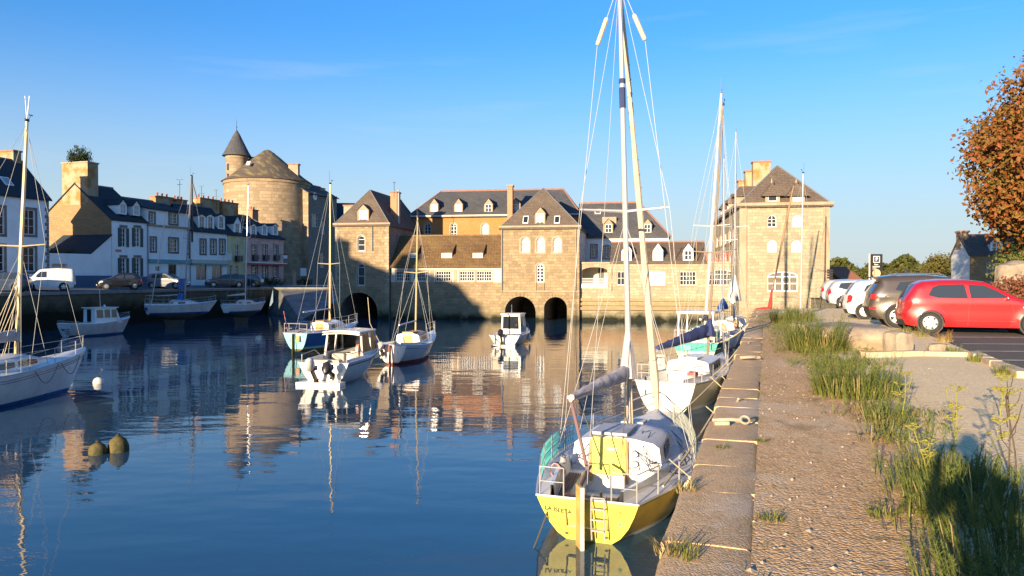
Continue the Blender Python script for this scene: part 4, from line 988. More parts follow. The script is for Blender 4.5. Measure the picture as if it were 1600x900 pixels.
class Hull:
    def __init__(s, name, label, cat, loc, rz, L, B, fs, fm, fb, dr, sw, mats, rs=.12, rb=.7, tm=.42, full=1.7, group=None, wl=0.0, z0=0.0, zks=None, transom=None, boot=.12, ppow=(.36, .8), rail=None):
        s.root = thing(name, label, cat, (loc[0], loc[1], z0), rz, group)
        s.L, s.B, s.fs, s.fm, s.fb, s.dr, s.sw, s.rs, s.rb, s.tm, s.full = L, B, fs, fm, fb, dr, sw, rs, rb, tm, full
        s.mat4 = Matrix.Translation((loc[0], loc[1], z0)) @ Matrix.Rotation(rz, 4, 'Z'); s.inv = s.mat4.inverted()
        s.zks = -dr * .25 if zks is None else zks; s.pp = ppow
        NT = 22; ts = [i / NT for i in range(NT + 1)]; rows = []; zl = []
        for t in ts:
            zs, zk = s.zs(t), s.zk(t)
            zz = [zs, zs - .05, lerp(zs, boot, .35), lerp(zs, boot, .7), boot, wl, lerp(wl, zk, .3), lerp(wl, zk, .6), lerp(wl, zk, .85), zk]
            zz = [max(z, zk) for z in zz]
            rows.append([s.P(t, z) for z in zz]); zl.append(zz)
        mb = MB(); nz = len(zl[0])
        for sd in (1, -1):
            vs = [(p[0], p[1] * sd, p[2]) for r in rows for p in r]; fs_, ms = [], []
            for i in range(NT):
                for j in range(nz - 1):
                    fs_.append((i * nz + j, i * nz + j + 1, (i + 1) * nz + j + 1, (i + 1) * nz + j)); ms.append(0 if j < 4 else (1 if j == 4 else 2))
            o = len(mb.v); mb.v += vs
            mb.f += [[q + o for q in f] for f in fs_]; mb.m += ms
        s.hull = mb.build('hull', mats, s.root, smooth=True, angle=35, merge=.0008)
        zz = zl[0]; pts = [s.P(0, z) for z in zz]
        k = 6; tp = pts[:k]; bt = pts[k - 1:]
        mb = MB().poly([(p[0], p[1], p[2]) for p in tp] + [(p[0], -p[1], p[2]) for p in tp[::-1]])
        s.transom = mb.build('transom', transom or mats[0], s.root)
        MB().poly([(p[0], p[1], p[2]) for p in bt] + [(p[0], -p[1], p[2]) for p in bt[::-1]]).build('transom_bottom', mats[2], s.root)
        mb = MB()
        for sd in (1, -1): mb.tube([(q[0], q[1] * sd, q[2] + .012) for q in [s.P(t, s.zs(t)) for t in ts]], .022, 5)
        mb.tube([(s.P(0, fs)[0], s.P(0, fs)[1] * y, fs + .012) for y in (-1, 0, 1)], .022, 5)
        mb.build('toe_rail', rail or ALU, s.root)
    def b(s, t):
        if t < s.tm: v = s.sw + (1 - s.sw) * math.sin(math.pi / 2 * t / s.tm)
        else: v = 1 - ((t - s.tm) / (1 - s.tm)) ** s.full
        return max(.012, s.B / 2 * v)
    def zs(s, t): return s.fm + (s.fs - s.fm) * max(0, 1 - t / .4) ** 2 + (s.fb - s.fm) * max(0, (t - .4) / .6) ** 1.8
    def zk(s, t):
        if t < .5: return lerp(s.zks, -s.dr, sstep(0, .4, t))
        return lerp(-s.dr, .02, ((t - .5) / .5) ** 2.2)
    def P(s, t, z):
        zs, zk = s.zs(t), s.zk(t); f = max(0.0, min(1.0, (z - zk) / max(.01, zs - zk)))
        y = s.b(t) * (f ** lerp(s.pp[0], s.pp[1], t * t) if f > 0 else 0)
        x = t * (s.L - s.rb) + s.rb * (f ** .9) * sstep(.55, 1, t) * 1.0 + (-s.rs * f + s.rs) * (1 - t) ** 3 * 1.0
        return (x, y, z)
    def S(s, t, sd=1, dy=0, dz=0): p = s.P(t, s.zs(t)); return Vector((p[0], (p[1] - dy) * sd, p[2] + dz))
    def W(s, px, py, lx, ly=0):
        """pixel -> local point at the world depth of local (lx, ly)"""
        w = s.mat4 @ Vector((lx, ly, 1)); return s.inv @ D(px, py, w.y)
    def deck(s, m, tck=.42, cw=.62, seat=.2, floor=.5, well=True, coam=.1, seatm=None, inm=None, t0=.03):
        ts = [i / 24 for i in range(25)]; mb = MB(); rows = []
        for t in ts:
            if well and t < tck: continue
            p = s.P(t, s.zs(t)); rows.append([(p[0], p[1] * a, p[2] + .05 * s.B * (1 - a * a)) for a in (1, .7, .35, 0, -.35, -.7, -1)])
        if well:
            p = s.P(tck, s.zs(tck)); rows.insert(0, [(p[0], p[1] * a, p[2] + .05 * s.B * (1 - a * a)) for a in (1, .7, .35, 0, -.35, -.7, -1)])
        mb.grid(rows)
        if well:
            cr = []
            for i in range(9):
                t = lerp(0, tck, i / 8); p = s.P(t, s.zs(t)); c = cw
                cr.append([(p[0], p[1], p[2]), (p[0], p[1] * c, p[2] + .03), (p[0], p[1] * c, p[2] + .03 + coam), (p[0], p[1] * (c - .06), p[2] + .03 + coam), (p[0], p[1] * (c - .1), p[2] - seat)])
            for sd in (1, -1):
                mb.grid([[(q[0], q[1] * sd, q[2]) for q in r[:2]] for r in cr])
                MB().grid([[(q[0], q[1] * sd, q[2]) for q in r[1:]] for r in cr]).build('coaming', GEL, s.root, smooth=True, angle=30)
        s.dk = mb.build('deck', m, s.root, smooth=True, angle=30)
        if well:
            mb = MB(); rr = []
            for i in range(9):
                t = lerp(0, tck, i / 8); p = s.P(t, s.zs(t)); c = cw - .1; g = .42
                rr.append([(p[0], p[1] * c, p[2] - seat), (p[0], p[1] * g, p[2] - seat), (p[0], p[1] * g * .95, p[2] - floor), (p[0], -p[1] * g * .95, p[2] - floor), (p[0], -p[1] * g, p[2] - seat), (p[0], -p[1] * c, p[2] - seat)])
            mb.grid(rr); r = rr[0]; zt = s.fs - .02
            xq_ = lambda z: s.P(0, z)[0] + .03
            mb.poly([(xq_(zt), r[0][1], zt), (xq_(r[1][2]), r[1][1], r[1][2]), (xq_(r[2][2]), r[2][1], r[2][2]), (xq_(r[3][2]), r[3][1], r[3][2]), (xq_(r[4][2]), r[4][1], r[4][2]), (xq_(zt), r[5][1], zt)])
            q = rr[-1]; zt_ = s.zs(tck) + .06
            mb.poly([(q[0][0], q[0][1], zt_), q[0], q[1], q[2], q[3], q[4], q[5], (q[0][0], q[5][1], zt_)])
            mb.build('cockpit', inm or m, s.root)
    def cabin(s, t0, t1, h, w, m, roofm=None, win=(), wm=None, fwd=.55, hatch=None, hm=None, dz=0):
        """coachroof from t0 to t1; win = list of (ta, tb) side lights"""
        def sec(t):
            p = s.P(t, s.zs(t)); zb = p[2] + .02 + dz; f = (t - t0) / (t1 - t0); hh = h * (1 - sstep(fwd, 1, f)) * (1 + .06 * f) + .015
            ww = min(w, p[1] * .80) * (1 - .25 * f * f); return p[0], zb, hh, ww
        s.sec = sec; rows = []; rr = []
        for i in range(15):
            x, zb, hh, ww = sec(lerp(t0, t1, i / 14))
            rows.append([(x, ww, zb), (x, ww * .93, zb + hh * .85)])
            rr.append([(x, ww * .93, zb + hh * .85), (x, ww * .80, zb + hh), (x, ww * .4, zb + hh * 1.05 + .03), (x, 0, zb + hh * 1.07 + .04), (x, -ww * .4, zb + hh * 1.05 + .03), (x, -ww * .80, zb + hh), (x, -ww * .93, zb + hh * .85)])
        mb = MB().grid(rows).grid([[(p[0], -p[1], p[2]) for p in r] for r in rows])
        a = rr[0]; mb.poly([rows[0][0]] + a + [(rows[0][0][0], -rows[0][0][1], rows[0][0][2])])
        mb.build('cabin_side', m, s.root)
        MB().grid(rr).build('coachroof', roofm or m, s.root, smooth=True, angle=50)
        for ta, tb in win:
            for sd in (1, -1):
                v = []
                for t, lo, hi in ((ta, .3, .72), (lerp(ta, tb, .5), .27, .75), (tb, .32, .70)):
                    x, zb, hh, ww = sec(t)
                    for q in (lo, hi): v.append((x, sd * (lerp(ww, ww * .93, q / .85) + .012), zb + hh * q))
                MB().add(v, [(0, 1, 3, 2), (2, 3, 5, 4)]).build('cabin_window', wm or TINT, s.root)
        if hatch:
            x, zb, hh, ww = sec(t0); hw = hatch
            MB().box((x - .012, 0, zb + hh * .42), (.03, hw, hh * 1.0)).build('companionway', hm or PLYW, s.root)
            MB().box((x + .3, 0, zb + hh * 1.08 + .06), (.62, hw + .06, .05)).build('sliding_hatch', hm or m, s.root)
        return sec
    def mast(s, t, top, zb, r=.05, m=None, spread=(), boom=None, fore=None, back=True, jib=None, wr=.008, head=True, jr=.06, lower=True, chain=.0, topm=None):
        m = m or ALU; p = s.P(t, s.zs(t)); base = Vector((p[0], 0, zb)); tp = Vector(top)
        at = lambda f: base.lerp(tp, f)
        MB().tube([base, at(.5), tp], [r, r * .95, r * .7], 8).build('mast', m, s.root, smooth=True)
        ch = {}
        for sd in (1, -1):
            ch[sd] = s.S(max(.05, t - .04 - chain), sd, .05)
        n = 0
        for f, w in spread:
            q = at(f); e = []
            for sd in (1, -1):
                tip = q + Vector((-.12, w * sd, .05)); e.append(tip)
                MB().tube([q, tip], [.03, .02], 5).build('spreader', m, s.root)
        for sd in (1, -1):
            pts = [ch[sd]] + [at(f) + Vector((-.12, w * sd, .05)) for f, w in spread] + [at(.985)]
            MB().tube(pts, wr, 4).build('shroud', STEEL, s.root)
            if lower and spread:
                f = spread[0][0]
                MB().tube([s.S(max(.03, t - .12), sd, .05), at(f - .02)], wr, 4).build('shroud', STEEL, s.root); MB().tube([s.S(min(.9, t + .05), sd, .05), at(f - .02)], wr, 4).build('shroud', STEEL, s.root)
        bow = s.S(.985, 0, 0, .05); fo = at(fore or .97)
        if jib:
            k = 12; pts = [bow.lerp(fo, i / k) for i in range(k + 1)]; rs = [jr * .5] + [jr * (1.15 - .75 * i / k) * (1 + .12 * math.sin(i * 2.1)) for i in range(1, k)] + [.02]
            MB().tube(pts, rs, 8).build('furled_jib', jib, s.root, smooth=True)
            mb = MB()
            for i in range(26):
                f = .03 + .9 * i / 26; c = bow.lerp(fo, f); rr_ = jr * (1.17 - .75 * f) + .004; a0 = i * 1.0
                mb.tube([c + Vector((math.cos(a0 + a) * rr_, math.sin(a0 + a) * rr_, a * .03)) for a in (0, .7, 1.4, 2.1, 2.8)], .006, 3)
            mb.build('jib_lashing', ROPE_D, s.root)['kind'] = 'stuff'
        else: MB().tube([bow, fo], wr, 4).build('forestay', STEEL, s.root)
        if back: MB().tube([s.S(0, 0, 0, .05), at(.995)], wr, 4).build('backstay', STEEL, s.root)
        if head:
            mb = MB().box(tp + Vector((0, 0, .05)), (.16, .05, .08)).tube([tp + Vector((-.05, 0, .05)), tp + Vector((-.08, 0, .75))], .006, 4).tube([tp, tp + Vector((.16, 0, .22))], .008, 4).box(tp + Vector((.16, 0, .24)), (.16, .01, .03)); mb.build('masthead', topm or DARKM, s.root)
        s.at = at; s.mbase = base
        if boom: s.boom(base, *boom)
    def boom(s, base, z, ln, m, rm, cover, dy=0.0, drop=.1, fat=.16, rise=.5):
        """z of the gooseneck, length aft, boom material, radius, cover material"""
        f = (z - base.z) / max(.1, (s.at(1).z - base.z)); g = s.at(f); e = g + Vector((-ln, dy, -drop)); s.bend = e
        MB().tube([g, e], rm, 8).build('boom', m, s.root, smooth=True)
        if cover:
            rows = []; k = 26; n = 12
            for i in range(k + 1):
                a = i / k; c = g.lerp(e, a); hgt = fat * (1.5 - 1.05 * a) * (1 + .025 * math.sin(i * 2.3)) ; wd = fat * (.62 - .25 * a) * (1 + .07 * math.sin(i * 1.7 + .5))
                if i == 0: hgt *= 1.0
                rows.append([c + Vector((.0, wd * math.cos(6.2832 * j / n), hgt * (.55 + .62 * math.sin(6.2832 * j / n)) + fat * .05 * (math.sin(a * 22 + j * 1.1) + math.sin(a * 47 - j * 1.7) + math.sin(a * 13 + j * 2.6)))) for j in range(n)])
            mb = MB().grid(rows, close=True); mb.poly(rows[-1]); mb.poly(rows[0][::-1]); mb.build('sail_cover', cover, s.root, smooth=True)
            if rise:
                q = [s.at(f + d) for d in (.0, rise * .4 / max(.1, s.at(1).z - base.z) * 1.0, rise / max(.1, s.at(1).z - base.z))]
                MB().tube([q[0] + Vector((-.10, 0, .0)), q[1] + Vector((-.06, 0, 0)), q[2]], [fat * 1.1, fat * .8, .05], 8).build('mast_collar', cover, s.root, smooth=True)
    def pulpit(s, h=.42, t=.9, m=None):
        m = m or STEEL; mb = MB(); r = .016
        a, c, d = s.S(t, 1, .05), s.S(t, -1, .05), s.S(.985, 0); up = Vector((0, 0, h))
        mb.tube([a, a + up, s.S(.96, 1, 0) + up * 1.05, d + up * 1.08 + Vector((.06, 0, 0)), s.S(.96, -1, 0) + up * 1.05, c + up, c], r, 5); mb.tube([d, d + up], r, 5); mb.tube([a + up * .5, d + up * .55, c + up * .5], r * .7, 4); mb.build('pulpit', m, s.root)
    def pushpit(s, h=.42, t=.1, m=None, gap=False, r=.016):
        m = m or STEEL; mb = MB(); up = Vector((0, 0, h))
        for sd in (1, -1):
            a, e, c = s.S(t, sd, .05), s.S(.01, sd, .05), s.S(.01, sd * .3 if not gap else sd, .05 if not gap else s.b(0) * .55)
            mb.tube([a, a + up, e + up, c + up], r, 5).tube([e, e + up], r, 5).tube([a + up * .5, e + up * .5, c + up * .5], r * .7, 4)
            if gap:
                mb.tube([c, c + up], r, 5); mb.build('pushpit', m, s.root); mb = MB()
        if not gap: mb.tube([s.S(.01, 1, .05) + up, s.S(.01, -1, .05) + up], r, 5)
        if not gap: mb.build('pushpit', m, s.root)
    def rails(s, ts, h=.42, m=None, t0=.1, t1=.9, wr=.006):
        m = m or STEEL
        for sd in (1, -1):
            for t in ts: MB().tube([s.S(t, sd, .05), s.S(t, sd, .05, h)], .012, 5).build('stanchion', m, s.root)
            mb = MB()
            for f in (1, .52): mb.tube([s.S(t, sd, .05, h * f) for t in [t0] + list(ts) + [t1]], wr, 4)
            mb.build('lifeline', m, s.root)
    def rudder(s, d=.5, up=.25, x=-.05, m=None, w=.3, th=.03, y=0):
        m = m or GEL; z1 = s.fs + up
        MB().box((x - w / 2, y, (z1 - d) / 2), (w, th, z1 + d)).build('rudder', m, s.root)
        MB().tube([(x - .05, y, z1 - .04), (x + .5, y, z1 + .12), (x + .95, y, z1 + .1)], [.03, .025, .02], 6).build('tiller', WOODM, s.root)
    def outboard(s, y=0, x=-.25, z=.1, m=None, h=1.0, tilt=0.0, c=None):
        m = m or BLACKP; rot = Matrix.Rotation(tilt, 3, 'Y')
        def T(p): return rot @ Vector(p) + Vector((x, y, z))
        t = MB()
        prof = [(.10, .5 * h), (.15, .53 * h), (.17, .66 * h), (.16, .8 * h), (.10, .88 * h), (.02, .9 * h)]
        t.lathe(prof, 12, (x, y, z), rot, 0, 1.5, .95); o = t.build('outboard_motor', m, s.root, smooth=True)
        MB().bar(T((0, 0, .52 * h)), T((.02, 0, -.25 * h)), .09, .14).bar(T((-.14, 0, -.12 * h)), T((.1, 0, -.12 * h)), .16, .02).build('outboard_leg', BLACKP, o)
        q = T((0, 0, -.28 * h)); d = rot @ Vector((1, 0, 0))
        MB().tube([q - d * .14, q, q + d * .12], [.02, .055, .02], 8).build('gearcase', BLACKP, o)
        mb = MB()
        for i in range(3):
            a = i * 2.094; w = rot @ Vector((0, math.cos(a), math.sin(a))); u = rot @ Vector((0, -math.sin(a), math.cos(a))); c0 = q - d * .15
            mb.poly([c0, c0 + w * .07 + u * .05, c0 + w * .12, c0 + w * .07 - u * .05 - d * .03])
        mb.build('propeller', METAL, o)
        MB().bar(T((.08, 0, .42 * h)), T((.24, 0, .30 * h)), .2, .16).build('motor_bracket', DARKM, o)
    def legs_keel(s, z, m=None, t=.45):
        p = s.P(t, 0); m = m or ANTI
        MB().add([(p[0] - .9, .05, -s.dr + .1), (p[0] + .8, .05, -s.dr + .1), (p[0] + .5, .03, z), (p[0] - .6, .03, z), (p[0] - .9, -.05, -s.dr + .1), (p[0] + .8, -.05, -s.dr + .1), (p[0] + .5, -.03, z), (p[0] - .6, -.03, z)], [(0, 1, 2, 3), (4, 5, 6, 7), (0, 1, 5, 4), (1, 2, 6, 5), (2, 3, 7, 6), (3, 0, 4, 7)]).build('keel', m, s.root)
def fender(loc, ln, r, label, rope_to=None, group=None, m=None):
    t = thing('fender', label, 'fender', loc, 0, group)
    MB().lathe([(.03, -ln / 2 - .05), (.035, -ln / 2), (r * .8, -ln / 2 + r * .5), (r, -ln / 2 + r), (r, ln / 2 - r), (r * .8, ln / 2 - r * .5), (.035, ln / 2), (.03, ln / 2 + .06)], 12).build('body', m or RUBBER, t, smooth=True)
    if rope_to is not None: MB().tube([(0, 0, ln / 2 + .04), Vector(rope_to) - Vector(loc)], .012, 5).build('lanyard', ROPE, t)
    return t
def rope(a, c, label, sag=.2, r=.014, m=None, group=None, name='mooring_rope'):
    a, c = Vector(a), Vector(c); k = 12
    pts = [a.lerp(c, i / k) - Vector((0, 0, sag * 4 * (i / k) * (1 - i / k))) for i in range(k + 1)]
    o = MB().tube([p - a for p in pts], r, 6).build(name, m or ROPE, smooth=True, loc=a); tag(o, label, 'rope', group); return o
DECK_P = mat('pale_grey_deck', (.56, .57, .58), .6, (.48, .49, .51), 5, .15, 60)
# ---- La Isleta: the yellow sloop beside the quay
SA, SB = G(916, 851, 0.0), Vector((3.20, 17.0, 0)); SA.z = 0
rz = heading(SA, SB); LL = (SB - SA).length + .12
Y = Hull('sailing_yacht', 'yellow sailing yacht moored beside the quay, grey sail cover on its boom', 'sailboat', SA, rz, LL, 2.62, .66, .68, 1.02, .5, .60, (YEL, WHITE, ANTI_O), rs=.16, rb=.75, tm=.48, full=1.9, transom=YEL_T, boot=.10, zks=-.05, ppow=(.30, .85))
Y.deck(DECK_P, tck=.37, cw=.72, seat=.05, floor=.42, coam=.16, inm=GEL)
sec = Y.cabin(.37, .80, .46, .80, GEL, DECK_P, win=((.45, .58),), fwd=.45, hatch=None)
x0, zb, hh, ww = sec(.37)
for i, (za, zc_) in enumerate(((0, .5), (.5, 1.0))):
    MB().box((x0 - .03, .12, zb - .12 + (hh + .18) * (za + zc_) / 2), (.035, .60, (hh + .18) * .495)).build('hatch_board', YEL_T, Y.root)
for yy in (-.20, .44): MB().box((x0 - .035, yy, zb + .12), (.05, .045, hh + .26)).build('hatch_frame', WOODM, Y.root)
MB().box((x0 - .055, .06, zb + hh * .72), (.012, .16, .04)).build('vent', ALU, Y.root)
MB().box((x0 + .42, .12, zb + hh * 1.07 + .085), (.86, .62, .05)).build('sliding_hatch', DECK_G, Y.root)
MB().box((x0 + 1.5, 0, zb + hh * 1.03 + .06), (.42, .42, .06)).build('foredeck_hatch', GEL_G, Y.root)
for i, (yy, zz) in enumerate(((-.34, .28), (-.34, .11))):
    o = MB().lathe([(.062, 0), (.062, .025), (.05, .03)], 16, (x0 - .012, yy, zb + zz), Matrix.Rotation(R(-90), 3, 'Y')).build('instrument', DARKM, Y.root); MB().lathe([(.046, 0), (.046, .004)], 16, (x0 - .045, yy, zb + zz), Matrix.Rotation(R(-90), 3, 'Y')).build('dial', WHITE, o)
# teak seat slats, each its own strip
for sd in (1, -1):
    for k in range(6):
        v = []
        for t in (.03, .12, .21, .30):
            p = Y.P(t, Y.zs(t)); w0 = lerp(.42, .61, k / 6) + .004; w1 = lerp(.42, .61, (k + .8) / 6)
            for q in (w0, w1): v += [(p[0], p[1] * q * sd, p[2] - .045), (p[0], p[1] * q * sd, p[2] - .022)]
        fs = []
        for i in range(3):
            b_ = i * 4; fs += [(b_ + 1, b_ + 3, b_ + 7, b_ + 5), (b_, b_ + 1, b_ + 5, b_ + 4), (b_ + 2, b_ + 3, b_ + 7, b_ + 6)]
        MB().add(v, fs + [(0, 1, 3, 2), (12, 13, 15, 14)]).build('seat_slat', TEAK, Y.root)
for k in range(4):
    p = Y.P(.015, Y.fs); MB().box((p[0] + .06 + k * .055, 0, Y.fs - .02), (.045, p[1] * 1.02, .02)).build('seat_slat', TEAK, Y.root)
for sd in (1, -1):
    p = Y.P(.27, Y.zs(.27)); c = (p[0], p[1] * .67 * sd, p[2] + .17)
    o = MB().lathe([(.065, 0), (.07, .03), (.05, .05), (.045, .11), (.055, .13), (.02, .14)], 14, c).build('winch', STEEL, Y.root, smooth=True)
    MB().bar((c[0], c[1], c[2] + .15), (c[0] - .2, c[1] - .05 * sd, c[2] + .16), .02, .02).build('winch_handle', DARKM, o)
p = Y.P(.17, .66); MB().lathe([(.07, 0), (.075, .01), (.07, .02)], 20, (p[0], 0, .38)).tube([(p[0], 0, .24), (p[0], 0, .56)], .022, 6).build('cockpit_post', WOODM, Y.root)
# rudder, tiller and stern ladder
RW = mat('rudder_white', (.70, .68, .60), .5, (.55, .45, .2), 3)
RR_ = Matrix.Rotation(R(33), 3, 'Z')
MB().box((-.16, .06, .30), (.24, .045, 1.25), RR_).build('rudder_blade', mat('rudder_varnish', (.46, .33, .10), .45, (.34, .22, .06), 4), Y.root)
MB().box(Vector((-.16, .06, .30)) + RR_ @ Vector((-.135, 0, 0)), (.03, .055, 1.25), RR_).build('rudder_edge', RW, Y.root)
MB().tube([(-.12, .05, .90), (.35, .10, .98), (.95, .18, .95)], [.03, .026, .022], 6).build('tiller', TEAK, Y.root)
for z in (.18, .52): MB().box((-.03, .04, z), (.16, .06, .04)).build('rudder_fitting', STEEL, Y.root)
mb = MB()
for yy in (-.10, -.30): mb.tube([(.02, yy, .76), (-.09, yy, .74), (-.10, yy, .40), (-.05, yy, .10)], .013, 6)
mb.tube([(-.09, -.10, .74), (-.09, -.30, .74)], .013, 6).build('ladder_rail', STEEL, Y.root)
for z in (.26, .42, .58): MB().bar((-.105, -.10, z), (-.105, -.30, z), .035, .02).build('ladder_rung', STEEL, Y.root)
# name on the transom
def text_mesh(txt, size, m, name, parent, M, ex=.003):
    cu = bpy.data.curves.new(name, 'FONT'); cu.body = txt; cu.size = size; cu.extrude = ex; cu.offset = size * .022; cu.align_x = 'CENTER'; cu.align_y = 'CENTER'
    o = bpy.data.objects.new(name, cu); COL.objects.link(o)
    me = bpy.data.meshes.new_from_object(o.evaluated_get(bpy.context.evaluated_depsgraph_get())); COL.objects.unlink(o); bpy.data.objects.remove(o)
    me.name = name; me.materials.clear(); me.materials.append(m); me.transform(M)
    q = bpy.data.objects.new(name, me); COL.objects.link(q)
    if parent is not None: q.parent = parent
    return q
INK = mat('dark_lettering', (.03, .04, .03), .6)
def on_transom(y, z, roll=0.0):
    a = Vector(Y.P(0, z)); c = Vector(Y.P(0, z + .1)); up = Vector((c.x - a.x, 0, .1)).normalized(); rt_ = Vector((0, -1, 0)); out = rt_.cross(up)
    m = Matrix((rt_, up, out)).transposed().to_4x4()
    return Matrix.Translation(Vector((a.x, y, z)) + out * .004) @ m @ Matrix.Rotation(roll, 4, 'Z')
text_mesh('LA ISLETA', .098, INK, 'boat_name', Y.root, on_transom(.455, .46, R(-5)))
text_mesh('17', .05, INK, 'number', Y.root, on_transom(-.50, .52))
MB().box((Y.P(0, .34)[0], -.50, .34), (.014, .05, .06)).build('crest', mat('green_crest', (.10, .25, .15), .5), Y.root)
for yy, z in ((.34, .10), (-.28, .10)): MB().lathe([(.03, 0), (.03, .01)], 10, (Y.P(0, z)[0] - .004, yy, z), Matrix.Rotation(R(-90), 3, 'Y'), 0, .6, 1).build('drain', DARKM, Y.root)
# mast, boom, rails
top = Y.W(968, -40, 3.45)
Y.mast(.585, (top.x, top.y, top.z), sec(.585)[1] + sec(.585)[2] + .03, .058, ALU, spread=((.47, .85),), jib=SAILC, fore=.985, jr=.085, wr=.005, boom=(2.12, 2.55, ALU, .035, CANV_G, .38, .05, .165, .9))
f0 = Y.at(.72)
for f, a, c in ((.69, .755, .765),): MB().tube([Y.at(a), Y.at(c)], .062, 8).build('mast_band', CANV_N, Y.root)
MB().tube([Y.at(.70), Y.at(.745)], .0615, 8).build('mast_band', CANV_N, Y.root)
for sd in (1, -1):
    a = Y.at(.905) + Vector((-.02, .26 * sd, 0)); c = Y.at(.845) + Vector((-.02, .46 * sd, 0))
    MB().tube([c, c.lerp(a, .06), c.lerp(a, .94), a], [.03, .045, .045, .03], 8).build('shroud_roller', SAILC, Y.root)
    MB().tube([a, Y.at(.985)], .007, 4).build('shroud', STEEL, Y.root)
    MB().tube([c, Y.S(.5, sd, .05)], .006, 4).build('shroud', STEEL, Y.root)
MB().tube([Y.bend + Vector((.05, 0, -.03)), Vector((x0 - .62, .34, .78))], .03, 8).build('boom_crutch', mat('mauve_strut', (.24, .15, .16), .6), Y.root)
Y.pushpit(.44, .13, gap=True, r=.011); Y.pulpit(.44, .88); Y.rails((.28, .42, .56, .72), .46, t0=.13, t1=.88)
# turquoise netting along the port rail and grey netting to starboard
def netting(sd, ta, tb, m, n, name='rail_netting'):
    mb = MB()
    for i in range(n):
        t = lerp(ta, tb, i / (n - 1)); a = Y.S(t, sd, .05, .02); c = Y.S(min(tb, t + .02), sd, .05, .45); d = Y.S(max(ta, t - .02), sd, .05, .45)
        mb.tube([a, c], .004, 3).tube([a, d], .004, 3)
    for z in (.15, .3): mb.tube([Y.S(lerp(ta, tb, i / 8), sd, .05, z) for i in range(9)], .004, 3)
    o = mb.build(name, m, Y.root); o['kind'] = 'stuff'
netting(1, .14, .62, mat('turquoise_net', (.08, .42, .40), .7), 34); netting(-1, .5, .9, mat('grey_green_net', (.30, .38, .30), .7), 30)
# running lines over the deck
mb = MB(); rl = random.Random(5)
for k in range(7):
    a = Vector((x0 + rl.uniform(.4, 1.6), rl.uniform(-.5, .5), zb + hh * 1.08 + .05)); c = Vector((x0 - rl.uniform(.1, .8), rl.choice((-1, 1)) * rl.uniform(.5, .8), zb + .16)); md = (a + c) / 2 + Vector((0, rl.uniform(-.15, .15), .05))
    mb.tube([a, md, c], .009, 4)
for t in (.55, .62, .7, .8): mb.tube([Y.S(t, -1, .3, .07), Y.S(t - .1, -1, .22, .08), Y.S(t - .2, -1, .28, .16)], .008, 4)
mb.build('running_lines', mat('dark_blue_line', (.05, .07, .14), .9), Y.root)
mb = MB()
for k in range(5): 
    c = Vector((Y.P(.2, .8)[0], Y.b(.2) * .74, .80)); q = .085 + .012 * k; mb.tube([c + Vector((.03 * k, q * math.cos(a), .12 * math.sin(a) - .01 * k)) for a in [6.2832 * i / 10 for i in range(11)]], .011, 5)
o = mb.build('rope_coil', mat('red_flecked_rope', (.42, .12, .12), .9, (.6, .5, .45), 30)); o.matrix_world = Y.mat4; tag(o, 'red flecked rope coil hung on the port cockpit side of the yellow yacht', 'rope')
mb = MB().tube([Y.at(.19) + Vector((-.05, -.05, 0)), Vector((x0 - .25, -.15, .95))], .008, 4).tube([Y.bend + Vector((.4, 0, .0)), Vector((x0 - .75, -.05, .7))], .012, 5); mb.build('mainsheet', ROPE_D, Y.root)
for k in range(4): MB().tube([Y.mbase + Vector((-.08 - .05 * k, .04 * (k - 1.5), .05)), Y.at(.1 + .012 * k) + Vector((-.04, .03 * (k - 1.5), 0))], .012, 5).build('halyard', ROPE, Y.root)
# fenders and lines to the quay
Wp = lambda v: Y.mat4 @ Vector(v)
for i, (px, py, y_, z_, ln, r_, lab) in enumerate(((1076, 690, 14.2, 1.05, .55, .13, 'upper cream fender squeezed between the yellow yacht and the quay'), (1058, 600, 12.2, .55, .5, .11, 'white fender low between the yellow yacht stern and the quay'), (1084, 655, 15.3, 1.45, .5, .12, 'cream fender nearest the bow of the yellow yacht'))):
    x = xe(y_) - .16 - (.42 if i == 1 else 0); fender((x, y_, z_), ln, r_, lab, (x - .35, y_ - .1, z_ + .6))
a = Wp(Y.S(.14, -1, 0, .12)); rope(a, (xe(19.5) + .2, 19.5, QZ + .03), 'long straw coloured mooring line from the yellow yacht stern up the quay', .22, .02)
rope(Wp(Y.S(.9, -1, 0, .08)), (xe(21.0) + .22, 21.0, QZ + .03), 'mooring line from the yellow yacht bow to the quay edge', .12, .016)
rope(Wp(Y.S(.45, -1, 0, .1)), (xe(10.2) + .25, 10.2, QZ + .05), 'short mooring line looped to the ring on the quay coping', .25, .016)
rope(Wp((.15, .62, .5)), Wp((-.9, .75, -.35)), 'dark line hanging off the port quarter of the yellow yacht into the water', .05, .013, ROPE_D)
# ---- white sloop at the left edge
bow = Vector((-15.5, 27.9, 0)); d = Vector((.22, .975, 0)); L1 = 7.4; st = bow - d * L1
H = Hull('sailing_yacht', 'large white sloop cut off by the left edge of the view, tall mast with spreaders', 'sailboat', st, math.atan2(d.y, d.x), L1 + .1, 2.5, 1.05, 1.02, 1.38, .5, .7, (GEL, BLUE_H, ANTI), rb=.8)
H.deck(GEL, .40, .68, .2, .5); H.cabin(.40, .82, .38, .8, GEL, GEL_G, win=((.46, .56), (.58, .68)), fwd=.5, hatch=.55)
top = H.W(42, 190, 4.85); H.mast(.66, (top.x, top.y, top.z), 1.4, .07, mat('gold_mast', (.50, .40, .22), .4, metal=.3), spread=((.47, 1.05),), wr=.007, boom=(2.0, 3.0, ALU, .05, CANV_G, 0, .1, .2, .2), chain=.02)
for px in (39, 46): q = H.W(px, 150, 4.85); MB().tube([(top.x, top.y, top.z), q], .012, 4).build('aerial', WHITE, H.root)
